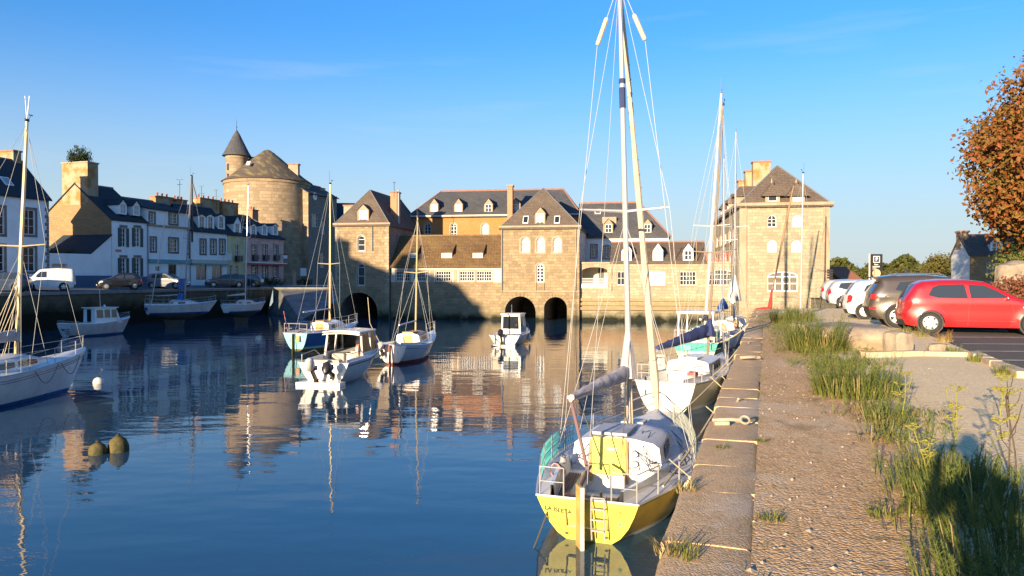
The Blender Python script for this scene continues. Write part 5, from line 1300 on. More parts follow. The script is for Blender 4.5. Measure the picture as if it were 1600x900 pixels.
H.pulpit(.5); H.pushpit(.5); H.rails((.3, .45, .6, .75), .5, wr=.009)
mb = MB()
for k in range(2):
    for sd in (-1,):
        t0 = .62 + .16 * k; mb.tube([H.S(t0 + .14 * i / 8, sd, -.02, -.05 - .5 * math.sin(math.pi * i / 8)) for i in range(9)], .012, 4)
mb.build('hull_lines', ROPE_D, H.root)
mb = MB()
for k in range(7): mb.tube([H.mbase + Vector((-.3 - .16 * k, .25 * (k % 3 - 1), .1)), H.at(.2 + .03 * k)], .012, 4)
mb.build('halyards', ROPE, H.root)
for dz in (.16, .24):
    mb = MB()
    for sd in (1, -1): mb.tube([(q[0], (q[1] + .004) * sd, q[2]) for q in [H.P(i / 30, H.zs(i / 30) - dz) for i in range(31)]], .014, 4)
    mb.build('hull_stripe', BLUE_H, H.root)
w = H.mat4 @ H.S(.8, -1); 
# ---- small pilothouse boat against the weedy wall
st = G(100, 527); d = Vector((.52, .854, 0))
H = Hull('pilothouse_boat', 'small white pilothouse motorboat with three dark side windows by the weedy wall', 'motorboat', st, math.atan2(d.y, d.x), 4.7, 1.95, .88, .82, 1.15, .3, .92, (GEL_G, BLUE_H, ANTI), rb=.6, full=2.6)
H.deck(GEL, .40, .8, .25, .45, coam=.04)
def pilothouse(H, t0, t1, h, w, m, wins, roofov=.1, post=False):
    xa, xb = H.P(t0, 1)[0], H.P(t1, 1)[0]; zb = H.zs((t0 + t1) / 2) - .02; zt = zb + h; tw = w * .9
    def ff(u, z, dd): k = (z - zb) / h; return (u, -(lerp(w, tw, k) - dd), z)
    def fg(u, z, dd): k = (z - zb) / h; return (u, lerp(w, tw, k) - dd, z)
    hs = [hole(lerp(xa, xb, a), zb + h * .36, lerp(xa, xb, c), zt - h * .1) for a, c in wins]
    out = [(xa, zb), (xb + .25, zb), (xb + .12, zb + h * .35), (xb - .12, zt), (xa, zt)]
    mb = MB().holed(out, hs, ff, .03).holed(out, hs, fg, .03)
    for u, z0, z1 in ((xa, zb, zt),): mb.poly([(u, w, z0), (u, -w, z0), (u, -tw, z1), (u, tw, z1)])
    k = .35
    mb.poly([(xb + .25, w, zb), (xb + .25, -w, zb), (xb + .12, -lerp(w, tw, k), zb + h * k), (xb + .12, lerp(w, tw, k), zb + h * k)])
    mb.build('cabin', m, H.root)
    MB().poly([(xb + .12, lerp(w, tw, k), zb + h * k), (xb + .12, -lerp(w, tw, k), zb + h * k), (xb - .12, -tw, zt), (xb - .12, tw, zt)]).build('windscreen', TINT, H.root)
    for h_ in hs:
        for f in (ff, fg): MB().poly([f(u, z, .02) for u, z in h_]).build('cabin_window', TINT, H.root)
    MB().box(((xa + xb) / 2 - .05, 0, zt + .03), (xb - xa + roofov * 2, tw * 2 + roofov, .06)).build('cabin_roof', m, H.root)
    return xa, xb, zb, zt
xa, xb, zb, zt = pilothouse(H, .42, .76, 1.05, .72, GEL, ((.08, .36), (.42, .66), (.72, .95)))
MB().poly([(xa - .01, .25, zb + .1), (xa - .01, -.25, zb + .1), (xa - .01, -.25, zt - .08), (xa - .01, .25, zt - .08)]).build('cabin_door', TINT, H.root)
MB().tube([(xa + .8, 0, zt), (xa + .75, 0, zt + 1.3)], .015, 5).lathe([(.02, 0), (.07, .03), (.07, .12), (.02, .16)], 8, (xa + 1.1, 0, zt + .06)).build('aerial', WHITE, H.root)
H.pulpit(.38, .8); H.pushpit(.2, .12)
MB().box((-.02, .12, .5), (.05, .35, .07)).build('transom_vent', BLACKP, H.root)
for z in (.25, .4, .55): MB().box((-.05, -.45, z), (.06, .34, .04)).build('ladder_rung', DARKM, H.root)
# ---- two sailboats aground against the left quay
p = D(229, 491, 61); e = D(321, 478, 64)
H = Hull('sailing_yacht', 'white sailboat aground by the left quay with a blue bundle on deck', 'sailboat', p, heading((p.x, p.y, 0), (e.x, e.y, 0)), 5.5, 1.9, .72, .68, .95, .5, .72, (GEL_G, BLUE_H, ANTI), z0=1.1, rb=.7)
H.deck(GEL_G, .4, .68, .2, .4); H.cabin(.4, .8, .3, .6, GEL, DECK_G, win=((.46, .58),), hatch=.45); H.legs_keel(-1.6)
top = H.W(299, 275, 3.2); H.mast(.60, (top.x, top.y, top.z), .95, .055, mat('grey_mast', (.20, .21, .22), .4, metal=.3), spread=((.5, .75),), wr=.007, boom=(1.55, 2.2, ALU, .04, None))
H.pulpit(.45); H.pushpit(.5); H.rails((.3, .5, .7), .45, wr=.01)
o = MB().lathe([(.1, 0), (.28, .1), (.26, .5), (.12, .62)], 10).build('sail_bundle', CANV_B, smooth=True); o.location = H.mat4 @ Vector((2.6, 0, 1.05)); tag(o, 'blue canvas bundle on the deck of the white sailboat aground by the quay', 'sail bag')
MB().box((-.03, .1, .45), (.03, .8, .22)).build('name_panel', BLUE_H, H.root)
mb = MB()
for sd in (1, -1): mb.tube([(.1, .7 * sd, .7), (.1, .6 * sd, 1.5), (1.5, .6 * sd, 1.45), (1.5, .65 * sd, .75)], .02, 5)
mb.tube([(.1, .6, 1.5), (.1, -.6, 1.5)], .02, 5).build('rail_frame', STEEL, H.root)
q = H.W(259, 445, .5); q2 = H.W(259, 335, .5); MB().tube([(.4, .2, .7), q2], .03, 6).build('mizzen_mast', ALU, H.root)
p = D(352, 489, 66); e = D(418, 480, 70)
H = Hull('sailing_yacht', 'smaller white sailboat aground below the pink house, thin pale mast', 'sailboat', p, heading((p.x, p.y, 0), (e.x, e.y, 0)), 4.4, 1.7, .66, .62, .85, .45, .72, (GEL, BLUE_H, ANTI), z0=1.0, rb=.6)
H.deck(GEL_G, .42, .68, .2, .4); H.cabin(.42, .8, .3, .55, GEL, GEL_G, win=((.48, .6),), hatch=.4); H.legs_keel(-1.5)
top = H.W(388, 290, 2.4); H.mast(.56, (top.x, top.y, top.z), .9, .05, ALU, spread=((.55, .6),), wr=.007, boom=(1.5, 1.9, ALU, .035, CANV_W, 0, .05, .1, .1)); H.pulpit(.4); H.pushpit(.4); H.rails((.3, .5, .7), .4, wr=.01)
# ---- blue sailboat with pale transom
p = D(461, 546, 40); p.z = 0; d = Vector((.42, .907, 0))
H = Hull('sailing_yacht', 'blue sailboat with a pale blue transom and wooden companionway, weed on its bottom', 'sailboat', p, math.atan2(d.y, d.x), 5.4, 1.95, .82, .8, 1.1, .5, .8, (BLUE_H, LBLUE, ANTI_O), z0=.3, rb=.7, transom=LBLUE)
H.deck(GEL, .42, .7, .2, .45); H.cabin(.42, .82, .42, .62, GEL, GEL, win=((.48, .6),), hatch=.5, hm=PLYW); H.legs_keel(-.9, ANTI_O); H.rudder(.3, -.02, -.03, ANTI_O, .2)
top = H.W(516, 288, 3.2); H.mast(.6, (top.x, top.y, top.z), 1.25, .055, mat('gold_mast', (.5, .4, .22)), spread=((.42, .75),), wr=.007, boom=(2.0, 2.2, ALU, .04, None)); H.pulpit(.5); H.pushpit(.5)
H.rails((.3, .5, .7), .5, wr=.009)
MB().box((-.06, -.25, .55), (.08, .22, .3)).build('motor_bracket', PLYW, H.root)
o = MB().tube([(0, 0, 0), (-.25, .1, 1.1)], .012, 5).add([(-.06, .03, .3), (-.2, .08, .9), (-.0, -.25, .3), (-.04, -.2, .12)], [(0, 1, 2, 3)]).build('ensign', mat('ensign_red', (.5, .08, .08), .8, (.75, .7, .7), 1.5)); o.location = H.mat4 @ Vector((.1, .55, .85)); tag(o, 'small red ensign on a short staff at the blue sailboat stern', 'flag')
# ---- cabin motorboat in the middle
st = G(505, 601); bw = G(577, 579); L6 = 4.9
H = Hull('cabin_cruiser', 'white cabin motorboat with open wheelhouse and two tilted outboards at its stern', 'motorboat', st, heading(st, bw), L6, 2.15, .80, .85, 1.28, .3, .93, (GEL, GEL, CREAM), rb=.6, full=2.4, zks=-.15, boot=.08)
H.deck(GEL, .55, .84, .3, .5, coam=.06)
MB().box((-.22, 0, .06), (.5, 1.75, .14)).build('swim_platform', GEL, H.root)
xa, xb = H.P(.42, 1)[0], H.P(.74, 1)[0]; zb = .9; zt = 1.82; w = .80
mb = MB()
for sd in (1, -1):
    for x_, x2 in ((xa, xa + .1), (xa + .95, xa + .95), (xb + .15, xb - .15)): MB().bar((x_, w * sd, zb - .1), (x2, w * .88 * sd, zt), .06, .06).build('wheelhouse_post', GEL, H.root)
for sd in (1, -1):
    for a, c in ((xa + .04, xa + .92), (xa + .98, xb + .1)): MB().poly([(a, w * sd, zb + .15), (c, w * sd, zb + .15), (c - .1, w * .89 * sd, zt - .05), (a + .06, w * .89 * sd, zt - .05)]).build('side_window', TINT, H.root)
    MB().poly([(xa, (w + .01) * sd, zb - .25), (xb + .2, (w + .01) * sd, zb - .2), (xb + .18, (w + .01) * sd, zb + .15), (xa, (w + .01) * sd, zb + .15)]).build('cabin_side', GEL, H.root)
MB().poly([(xb + .15, w, zb + .1), (xb + .15, -w, zb + .1), (xb - .15, -w * .88, zt), (xb - .15, w * .88, zt)]).build('windscreen', TINT, H.root)
MB().poly([(xb + .2, w, zb - .3), (xb + .2, -w, zb - .3), (xb + .15, -w, zb + .1), (xb + .15, w, zb + .1)]).build('cabin_front', GEL, H.root)
rows = [[(x, w * .98 * a, zt + .05 + .06 * (1 - a * a) - e) for a in (-1, -.6, 0, .6, 1)] for x, e in ((xa - .25, .05), (xa - .2, 0), (xb - .1, 0), (xb - .02, .05))]
mb = MB().grid(rows).grid([[(p[0], p[1], p[2] - .09) for p in r] for r in rows]); mb.build('wheelhouse_roof', GEL, H.root)
MB().box(((xa + xb) / 2, 0, zt + .02), (xb - xa + .1, w * 1.8, .08)).build('roof_lining', GEL, H.root)
MB().box((xa + .7, -.35, .65), (.4, .5, .8)).build('helm_seat', mat('beige_vinyl', (.42, .36, .28), .6), H.root); MB().box((xa + .6, .4, .6), (.5, .5, .7)).build('helm_seat', mat('beige_vinyl', (.42, .36, .28)), H.root); MB().box((.35, .1, .75), (.35, 1.3, .3)).build('stern_bench', mat('beige_vinyl', (.42, .36, .28)), H.root)
o = MB().lathe([(.20, -.05), (.27, -.05), (.27, .05), (.20, .05)], 16, (0, 0, 0), Matrix.Rotation(R(90), 3, 'Y')).build('life_ring', mat('orange_ring', (.6, .14, .05), .5, (.7, .6, .5), 2)); o.location = H.mat4 @ Vector((xa + .05, -.6, 1.1)); tag(o, 'orange life ring hung on the wheelhouse of the cabin motorboat', 'life ring')
H.outboard(.12, -.42, .28, mat('grey_cowl', (.5, .47, .42), .4), 1.05, R(-38)); H.outboard(-.5, -.34, .42, BLACKP, .75, R(-55))
H.pulpit(.38, .72); mb = MB()
for sd in (1, -1): mb.tube([H.S(.02, sd, .1), H.S(.02, sd, .1, .3), H.S(.3, sd, .1, .32), H.S(.42, sd, .1, .05)], .018, 5)
mb.build('stern_rail', STEEL, H.root)
mb = MB()
for sd in (1, -1): mb.tube([(q[0], (q[1] + .01) * sd, q[2]) for q in [H.P(i / 24, H.zs(i / 24) - .1) for i in range(25)]], .026, 5)
mb.build('rubbing_strake', DARKM, H.root)
# ---- white sailboat with red bottom
st = G(611, 570); bw = G(676, 552.5)
H = Hull('sailing_yacht', 'white sailboat with a red bottom and wooden cabin door, thin mast', 'sailboat', st, heading(st, bw), 5.7, 2.1, .78, .68, 1.05, .45, .72, (GEL, ANTI_R, ANTI_R), z0=.12, rb=.7, boot=.02, wl=-.02)
H.deck(GEL, .4, .7, .2, .4); H.cabin(.4, .8, .42, .62, GEL, WOODM, win=((.47, .6),), hatch=.5, hm=PLYW); H.rudder(.5, .0, -.03, mat('orange_rudder', (.45, .12, .03), .6), .2)
top = H.W(652.5, 340, 3.0); H.mast(.6, (top.x, top.y, top.z), 1.15, .05, mat('gold_mast', (.5, .4, .22)), spread=((.52, .6),), wr=.007, boom=(1.75, 2.1, ALU, .035, None)); H.pulpit(.5); H.outboard(.35, -.2, .45, mat('grey_cowl', (.5, .47, .42)), .6, R(-40))
MB().tube([H.S(0, 1, .2, .1), H.S(0, 1, .1, .1) + Vector((-.2, .3, .9)), H.S(0, 1, .0, .1) + Vector((-.1, .35, 2.1))], .014, 5).build('fishing_pole', ROPE, H.root)
mb = MB()
for sd in (1, -1): mb.tube([(q[0], (q[1] + .006) * sd, q[2]) for q in [H.P(i / 24, H.zs(i / 24) - .14) for i in range(25)]], .02, 4)
mb.build('hull_stripe', BLUE_H, H.root)
# ---- little motorboat by the arches
st = G(788, 541); bw = G(836, 524)
H = Hull('cabin_cruiser', 'little white motorboat with a glazed cabin floating in front of the two arches', 'motorboat', st, heading(st, bw), 5.0, 1.95, .62, .62, .9, .25, .92, (GEL, GEL, CREAM), rb=.5, full=2.4, zks=-.1)
H.deck(GEL, .5, .82, .25, .4, coam=.05); xa, xb, zb, zt = pilothouse(H, .36, .66, 1.15, .62, GEL, ((.06, .48), (.54, .95)))
MB().poly([(xa - .01, .5, zb + .3), (xa - .01, -.5, zb + .3), (xa - .01, -.48, zt - .1), (xa - .01, .48, zt - .1)]).build('rear_window', TINT, H.root)
MB().tube([(xa + .2, 0, zt), (xa + .2, 0, zt + .6)], .02, 5).build('aerial', WHITE, H.root); H.outboard(.1, -.25, .3, BLACKP, .85, R(-25)); H.pulpit(.32, .72); MB().box((-.15, 0, .05), (.35, 1.4, .1)).build('swim_platform', CREAM, H.root)
o = fender(H.mat4 @ Vector((2.6, -.95, .35)), .4, .07, 'small white fender on the side of the little motorboat by the arches', H.mat4 @ Vector((2.6, -.9, .75)), m=WHITE)
# ---- cream sailboat with navy cover
st = Vector((4.55, 23.0, 0)); bw = Vector((8.0, 29.0, 0)); L10 = 6.7
H = Hull('sailing_yacht', 'cream sailboat with a navy blue sail cover, moored ahead of the yellow yacht', 'sailboat', st, heading(st, bw), L10, 2.25, .88, .85, 1.15, .5, .82, (CREAM, WHITE, ANTI_O), rb=.7, transom=GEL_G, ppow=(.26, .8))
H.deck(GEL, .38, .68, .2, .5); H.cabin(.38, .8, .42, .72, GEL, GEL, win=((.44, .52), (.54, .62)), hatch=.55, hm=GEL)
top = H.W(1130, 165, 4.0); H.mast(.72, (top.x, top.y, top.z), 1.25, .048, mat('dark_wood_mast', (.24, .19, .14), .5), spread=((.42, .7),), wr=.006, boom=(1.98, 3.1, ALU, .045, CANV_N, .8, .3, .26, .6)); H.pulpit(.5); H.pushpit(.5); H.rails((.25, .4, .55, .72), .48, wr=.007)
text_mesh('J', .2, INK, 'letter', H.root, Matrix.Translation((-.01, .6, .55)) @ Matrix.Rotation(R(-90), 4, 'Z') @ Matrix.Rotation(R(90), 4, 'X'))
MB().box((1.0, -.55, 1.05), (.3, .25, .12)).build('cockpit_box', mat('red_box', (.5, .06, .04), .5), H.root)
Wm = H.mat4
for t, yy, lab in ((.15, 25.5, 'mooring line from the cream sailboat stern to the quay'), (.75, 31.5, 'mooring line from the cream sailboat bow to the quay')): rope(Wm @ H.S(t, -1, 0, .05), (xe(yy) + .2, yy, QZ + .03), lab, .15, .018)
fender(Wm @ (H.S(.35, -1, -.15, -.35)), .5, .12, 'cream fender between the cream sailboat and the quay', Wm @ H.S(.35, -1, 0, .1))
# ---- teal boat with a white frame
st = G(1086, 574); st = Vector((st.x, st.y, 0)); d = Vector((.40, .917, 0))
H = Hull('sailing_yacht', 'teal and white sailboat with a white frame over its cockpit, crowded against the quay', 'sailboat', st, math.atan2(d.y, d.x), 6.0, 2.3, 1.1, 1.05, 1.3, .5, .86, (TEAL_H, WHITE, CREAM), rb=.6, boot=.75, wl=.70, transom=TEAL_H)
H.deck(GEL, .4, .72, .2, .5); H.cabin(.4, .8, .5, .75, TEAL_H, GEL, win=((.46, .6),), hatch=.55, hm=TEAL_H)
top = H.W(1127, 146, 2.6); H.mast(.45, (top.x, top.y, top.z), 1.3, .07, mat('pale_mast', (.60, .54, .42), .5), spread=((.45, .85),), wr=.007, boom=(2.2, 1.5, ALU, .05, None)); H.pulpit(.5); H.pushpit(.55); H.rails((.25, .45, .65), .5, wr=.01)
mb = MB()
for sd in (1, -1):
    for x in (.15, 2.2): mb.tube([(x, .8 * sd, 1.1), (x, .75 * sd, 2.4)], .035, 6)
mb.build('gantry_posts', WHITE, H.root); MB().box((1.15, 0, 2.44), (2.3, 1.65, .1)).build('gantry_roof', GEL, H.root)
MB().box((-.02, .35, .85), (.04, .34, .26)).build('stern_locker', TEAL_H, H.root); MB().box((1.6, -.4, 1.35), (.5, .5, .4)).build('deck_crate', mat('peach_crate', (.6, .4, .26), .7), H.root)
for t, yy, lab in ((.1, 33, 'mooring line from the teal boat stern to the quay'), (.5, 37, 'mooring line from the teal boat side to the quay')): rope(H.mat4 @ H.S(t, -1, 0, .05), (xe(yy) + .25, yy, QZ + .03), lab, .15, .022)
# ---- two sailboats beyond
st = Vector((11.3, 42.2, 0)); d = Vector((.33, .944, 0))
H = Hull('sailing_yacht', 'white sailboat with a bright blue sail bag behind the teal boat', 'sailboat', st, math.atan2(d.y, d.x), 6.0, 2.2, 1.0, .95, 1.2, .5, .75, (GEL, BLUE_H, ANTI), rb=.6)
H.deck(GEL, .4, .7, .2, .5); H.cabin(.4, .8, .45, .7, GEL, GEL, win=((.46, .6),), hatch=.5)
a = H.W(1119, 470, 3.4); top = Vector((a.x * .0 + 3.5, 0, 11.0)); H.mast(.58, top, 1.35, .06, ALU, spread=((.5, .8),), wr=.007, boom=(2.2, 2.6, ALU, .05, CANV_B, 0, .1, .32, .6)); H.pulpit(.5); H.rails((.3, .5, .7), .5, wr=.01)
st = Vector((13.3, 46.5, 0))
H = Hull('sailing_yacht', 'white sailboat with a pale canvas cover bunched at its mast, nearest the red rails', 'sailboat', st, math.atan2(d.y, d.x), 6.0, 2.2, 1.0, .95, 1.2, .5, .75, (GEL, BLUE_H, ANTI), rb=.6)
H.deck(GEL, .4, .7, .2, .5); H.cabin(.4, .8, .45, .7, GEL, GEL, win=((.46, .6),), hatch=.5)
top = H.W(1150, 206, 1.0); H.mast(.2, (top.x, top.y, top.z), 1.3, .06, ALU, spread=((.5, .8),), wr=.007, boom=(2.6, 1.6, ALU, .05, CANV_W, 0, .1, .42, 1.6)); H.pulpit(.5)
# ---- boat beyond the quay end with the red furled sail
d = Vector((-.86, -.5, 0)); st = Vector((21.6, 53.6, 0))
H = Hull('sailing_yacht', 'sailboat behind the quay end with a red strip on its furled jib', 'sailboat', st, math.atan2(d.y, d.x), 6.0, 2.2, 1.0, .95, 1.3, .5, .75, (GEL, BLUE_H, ANTI), rb=.6)
H.deck(GEL, .4, .7, .2, .5); H.cabin(.4, .8, .4, .7, GEL, GEL, win=((.46, .6),), hatch=.5)
top = H.W(1255, 271, 2.6); H.mast(.43, (top.x, top.y, top.z), 1.35, .06, ALU, spread=((.55, .7),), wr=.007)
a = H.W(1204, 468, 5.4); c = H.W(1240, 290, 3.2); k = 10
MB().tube([a.lerp(c, i / k) for i in range(k + 1)], [.04, .05, .055, .06, .065, .07, .075, .075, .065, .05, .03], 7).build('furled_jib', mat('brown_furled_sail', (.30, .19, .10), .85, (.22, .14, .08), 3), H.root, smooth=True)
e = H.W(1181, 484, 5.6); a0 = H.W(1206, 452, 5.4); a2 = H.W(1203, 482, 5.4)
MB().tube([a0, a2 + Vector((0, 0, .02)), e], [.05, .17, .09], 8).build('jib_bag', CANV_R, H.root, smooth=True)
# ------------------------------------------------------------------ buoys
MOSS = mat('mossy_buoy', (.11, .085, .018), .85, (.03, .034, .016), 4, .8, 14)
def buoy(px, py, r, label, m, h=1.0, sx=1.0):
    p = G(px, py); t = thing('buoy', label, 'buoy', p)
    MB().lathe([(r * .5, -.3 * h * r / r), (r * .95, -.12), (r, .05), (r * .96, r * .5 * h), (r * .75, r * .9 * h), (r * .3, r * 1.15 * h), (r * .05, r * 1.18 * h)], 16, sx=sx).build('float', m, t, smooth=True)
    MB().lathe([(.03, 0), (.05, .02), (.05, .05), (.02, .07)], 8, (0, 0, r * 1.15 * h)).build('eye', DARKM, t); return t
buoy(153, 709, .20, 'smaller mossy mooring buoy, left of the pair on the open water', MOSS, 1.1); buoy(185, 705, .23, 'larger dark mossy mooring buoy, right of the pair on the open water', MOSS, 1.3)
buoy(154, 599, .20, 'pale buoy floating near the bow of the big white sloop', GEL_G, 1.0); buoy(404, 531, .22, 'small white and orange buoy alone on the water below the pink house', mat('faded_orange', (.55, .30, .18), .6, (.7, .62, .52), 2), 1.1)
# ------------------------------------------------------------------ ironwork on the quay
IRON = mat('pale_iron', (.42, .36, .27), .75, (.30, .24, .17), 8, .4, 30)
p = Vector((xe(8.6) + .22, 8.6, QZ + .03)); t = thing('mooring_ring', 'pale iron mooring bar with a ring lying on the quay coping', 'mooring ring', p)
MB().tube([(-.2, .02, .03), (0, 0, .04), (.12, -.02, .035)], .02, 8).build('bar', IRON, t, smooth=True)
MB().tube([((.15 + .05 * math.cos(a)), -.03 + .03 * math.sin(a), .04 + .035 * math.sin(a)) for a in [6.2832 * i / 14 for i in range(15)]], .014, 7).build('ring', IRON, t, smooth=True); MB().box((-.1, .01, .0), (.16, .08, .04)).build('base_plate', IRON, t)
p = Vector((xe(15.4) + .3, 15.4, QZ + .03)); t = thing('mooring_ring', 'rusty mooring ring further along the quay coping', 'mooring ring', p); MB().tube([(-.2, 0, .03), (.2, 0, .03)], .03, 8).build('bar', IRON, t); MB().tube([(.12 * math.cos(a), .08 * math.sin(a), .04) for a in [6.2832 * i / 14 for i in range(15)]], .02, 7).build('ring', IRON, t)
# ------------------------------------------------------------------ vehicles
TYRE = mat('tyre_rubber', (.022, .022, .022), .85); RIMM = mat('alloy_rim', (.50, .50, .48), .35, metal=.6)
CARGLASS = glass('car_glass', (.03, .036, .04), .04); TRIM = mat('black_trim', (.025, .025, .025), .6)
LAMP_R = mat('red_lamp', (.45, .02, .02), .2, coat=.5); LAMP_W = mat('clear_lamp', (.70, .70, .68), .15, coat=.5); PLATE = mat('number_plate', (.75, .74, .68), .4)
CHROME = mat('chrome', (.62, .62, .60), .15, metal=.9)
def paint(name, c): return mat(name, c, .32, coat=.8)
def inside(p, poly):
    x, y = p; r = False; j = len(poly) - 1
    for i in range(len(poly)):
        xi, yi = poly[i]; xj, yj = poly[j]
        if (yi > y) != (yj > y) and x < (xj - xi) * (y - yi) / (yj - yi) + xi: r = not r
        j = i
    return r
def densify(poly, step, closed=True):
    out = []
    for i in range(len(poly) if closed else len(poly) - 1):
        a, b = Vector(poly[i]), Vector(poly[(i + 1) % len(poly)]); n = max(1, int((b - a).length / step))
        out += [tuple(a.lerp(b, k / n)) for k in range(n)]
    if not closed: out.append(tuple(poly[-1]))
    return out
def segd(p, poly):
    best = 9
    p = Vector(p)
    for a, b in zip(poly, poly[1:]):
        a, b = Vector(a), Vector(b); d = b - a; t = max(0, min(1, (p - a).dot(d) / max(1e-9, d.dot(d)))); best = min(best, (p - a - d * t).length)
    return best
def car(name, label, cat, loc, rz, chain, wins, W, col, belt, xr, xf, wr=.31, group=None, lamps=(), doors=(), wz=None, glassz=None, flip=False, sill=.2, handles=(), rim=5, trimlow=0.0, mirror=None, extra=None):
    """chain: (x, z, material of the strip that follows) from the rear bumper over the roof to the front bumper"""
    t = thing(name, label, cat, loc, rz, group); ch = [(c[0], c[1]) for c in chain]; L = max(c[0] for c in ch)
    ra = wr + .055
    def arc(x): return [(x + ra * math.cos(a), wr + ra * math.sin(a)) for a in [math.pi * i / 10 for i in range(11)]]
    zb = sill
    def arcb(x):
        a0 = math.asin(max(-1, min(1, (zb - wr) / ra))); return [(x + ra * math.cos(a0 + (math.pi - 2 * a0) * i / 11), wr + ra * math.sin(a0 + (math.pi - 2 * a0) * i / 11)) for i in range(12)]
    low = arcb(xf) + arcb(xr)
    outline = ch + low
    top = densify(ch, .12, False); out = top + densify([ch[-1]] + low + [ch[0]], .12, False)[1:-1]
    def half(x, z):
        """half width: tumblehome above the belt, round shoulders, tucked sills and ends"""
        w = W / 2
        if z > belt: w -= (z - belt) * .26
        else: w -= .06 * max(0, (.55 - z) / .5) ** 2
        w += .018 * math.exp(-((z - belt + .12) / .09) ** 2)
        w -= .10 * max(0, 1 - x / .55) ** 2 + .12 * max(0, (x - L + .75) / .75) ** 2
        for c in (xr, xf): w += .025 * math.exp(-((math.hypot(x - c, z - wr) - ra) / .08) ** 2)
        d = segd((x, z), ch); r_ = .10
        if d < r_: w -= r_ * .8 * (1 - math.sqrt(max(0, 1 - (1 - d / r_) ** 2)))
        return w
    pts = list(out); edges = [(i, (i + 1) % len(out)) for i in range(len(out))]
    for wv in wins:
        wd = densify(wv, .15); o = len(pts); pts += wd; edges += [(o + i, o + (i + 1) % len(wd)) for i in range(len(wd))]
    for lm in lamps:
        wd = densify(lm[0], .1); o = len(pts); pts += wd; edges += [(o + i, o + (i + 1) % len(wd)) for i in range(len(wd))]
    for i in range(int(L / .13)):
        for j in range(14):
            p = (.06 + i * .13 + (j % 2) * .05, .16 + j * .11)
            if inside(p, outline) and segd(p, ch) > .05: pts.append(p)
    for off in (.02, .05):
        for i in range(1, len(top) - 1):
            a, b = Vector(top[i - 1]), Vector(top[i + 1]); n = Vector((b - a).yx); n.y = -n.y
            n = Vector((b.y - a.y, -(b.x - a.x))).normalized(); q = Vector(top[i]) + n * off
            if inside(q, outline): pts.append(tuple(q))
    V, E, Fc, *_ = delaunay_2d_cdt([Vector(p) for p in pts], edges, [], 0, 1e-5)
    body = MB(); tris = {k: [] for k in ['b'] + ['w%d' % i for i in range(len(wins))] + ['l%d' % i for i in range(len(lamps))]}
    for f in Fc:
        c = sum((V[i] for i in f), Vector((0, 0))) / len(f)
        if not inside(c, outline): continue
        key = 'b'
        for i, wv in enumerate(wins):
            if inside(c, wv): key = 'w%d' % i
        for i, lm in enumerate(lamps):
            if inside(c, lm[0]): key = 'l%d' % i
        tris[key].append(f)
    Hw = [half(v.x, v.y) for v in V]
    def emit(mb, fs, sd, dy=0.0, mi=0):
        used = sorted({i for f in fs for i in f}); ix = {v: k for k, v in enumerate(used)}
        mb.add([(V[i].x, (Hw[i] + dy) * sd, V[i].y) for i in used], [[ix[i] for i in f] for f in fs], mi)
    for sd in (1, -1): emit(body, tris['b'], sd)
    # strip across the car
    mats_ = [col, TRIM]; gl = []
    tagof = []
    for i in range(len(ch) - 1):
        a, b = Vector(ch[i]), Vector(ch[i + 1]); n = max(1, int((b - a).length / .12)); tagof += [chain[i][2] if len(chain[i]) > 2 else 'b'] * n
    K = 8; R_ = []
    for i, p in enumerate(top):
        a, b = Vector(top[max(0, i - 1)]), Vector(top[min(len(top) - 1, i + 1)]); n = Vector((-(b.y - a.y), b.x - a.x)).normalized(); h = half(*p); r_ = []
        for k in range(K + 1):
            y = 1 - 2 * k / K; q = Vector(p) + n * (.045 if abs(n.y) > .7 else .07) * (1 - y * y); r_.append((q.x, h * y, q.y))
        R_.append(r_)
    gsets = {}
    run = 0
    for i in range(len(top) - 1):
        tg = tagof[i]
        if tg == 'g':
            if not (i and tagof[i - 1] == 'g'): run += 1
            gsets.setdefault(run, []).append(i)
            for k in (0, K - 1): body.add([R_[i][k], R_[i][k + 1], R_[i + 1][k + 1], R_[i + 1][k]], [(0, 1, 2, 3)], 0)
        else:
            for k in range(K): body.add([R_[i][k], R_[i][k + 1], R_[i + 1][k + 1], R_[i + 1][k]], [(0, 1, 2, 3)], 1 if tg == 't' else 0)
    b_ = body.build('body', mats_, t, smooth=True, angle=48, merge=.0015)
    for r, ii in gsets.items():
        mb = MB()
        for i in ii:
            mb.grid([[R_[i][k] for k in range(1, K)], [R_[i + 1][k] for k in range(1, K)]])
        mb.build('rear_window' if top[ii[0]][0] < L * .4 else 'windscreen', CARGLASS, t, smooth=True, merge=.001)
    for i in range(len(wins)):
        for sd in (1, -1): mb = MB(); emit(mb, tris['w%d' % i], sd, -.012); mb.build('side_window', CARGLASS, t, smooth=True)
    for i, lm in enumerate(lamps):
        for sd in (1, -1): mb = MB(); emit(mb, tris['l%d' % i], sd, .006); mb.build(lm[2], lm[1], t, smooth=True)
    # underside and wheel wells
    MB().box((L / 2, 0, zb + .06), (L - .5, W * .86, .1)).build('underbody', TRIM, t)
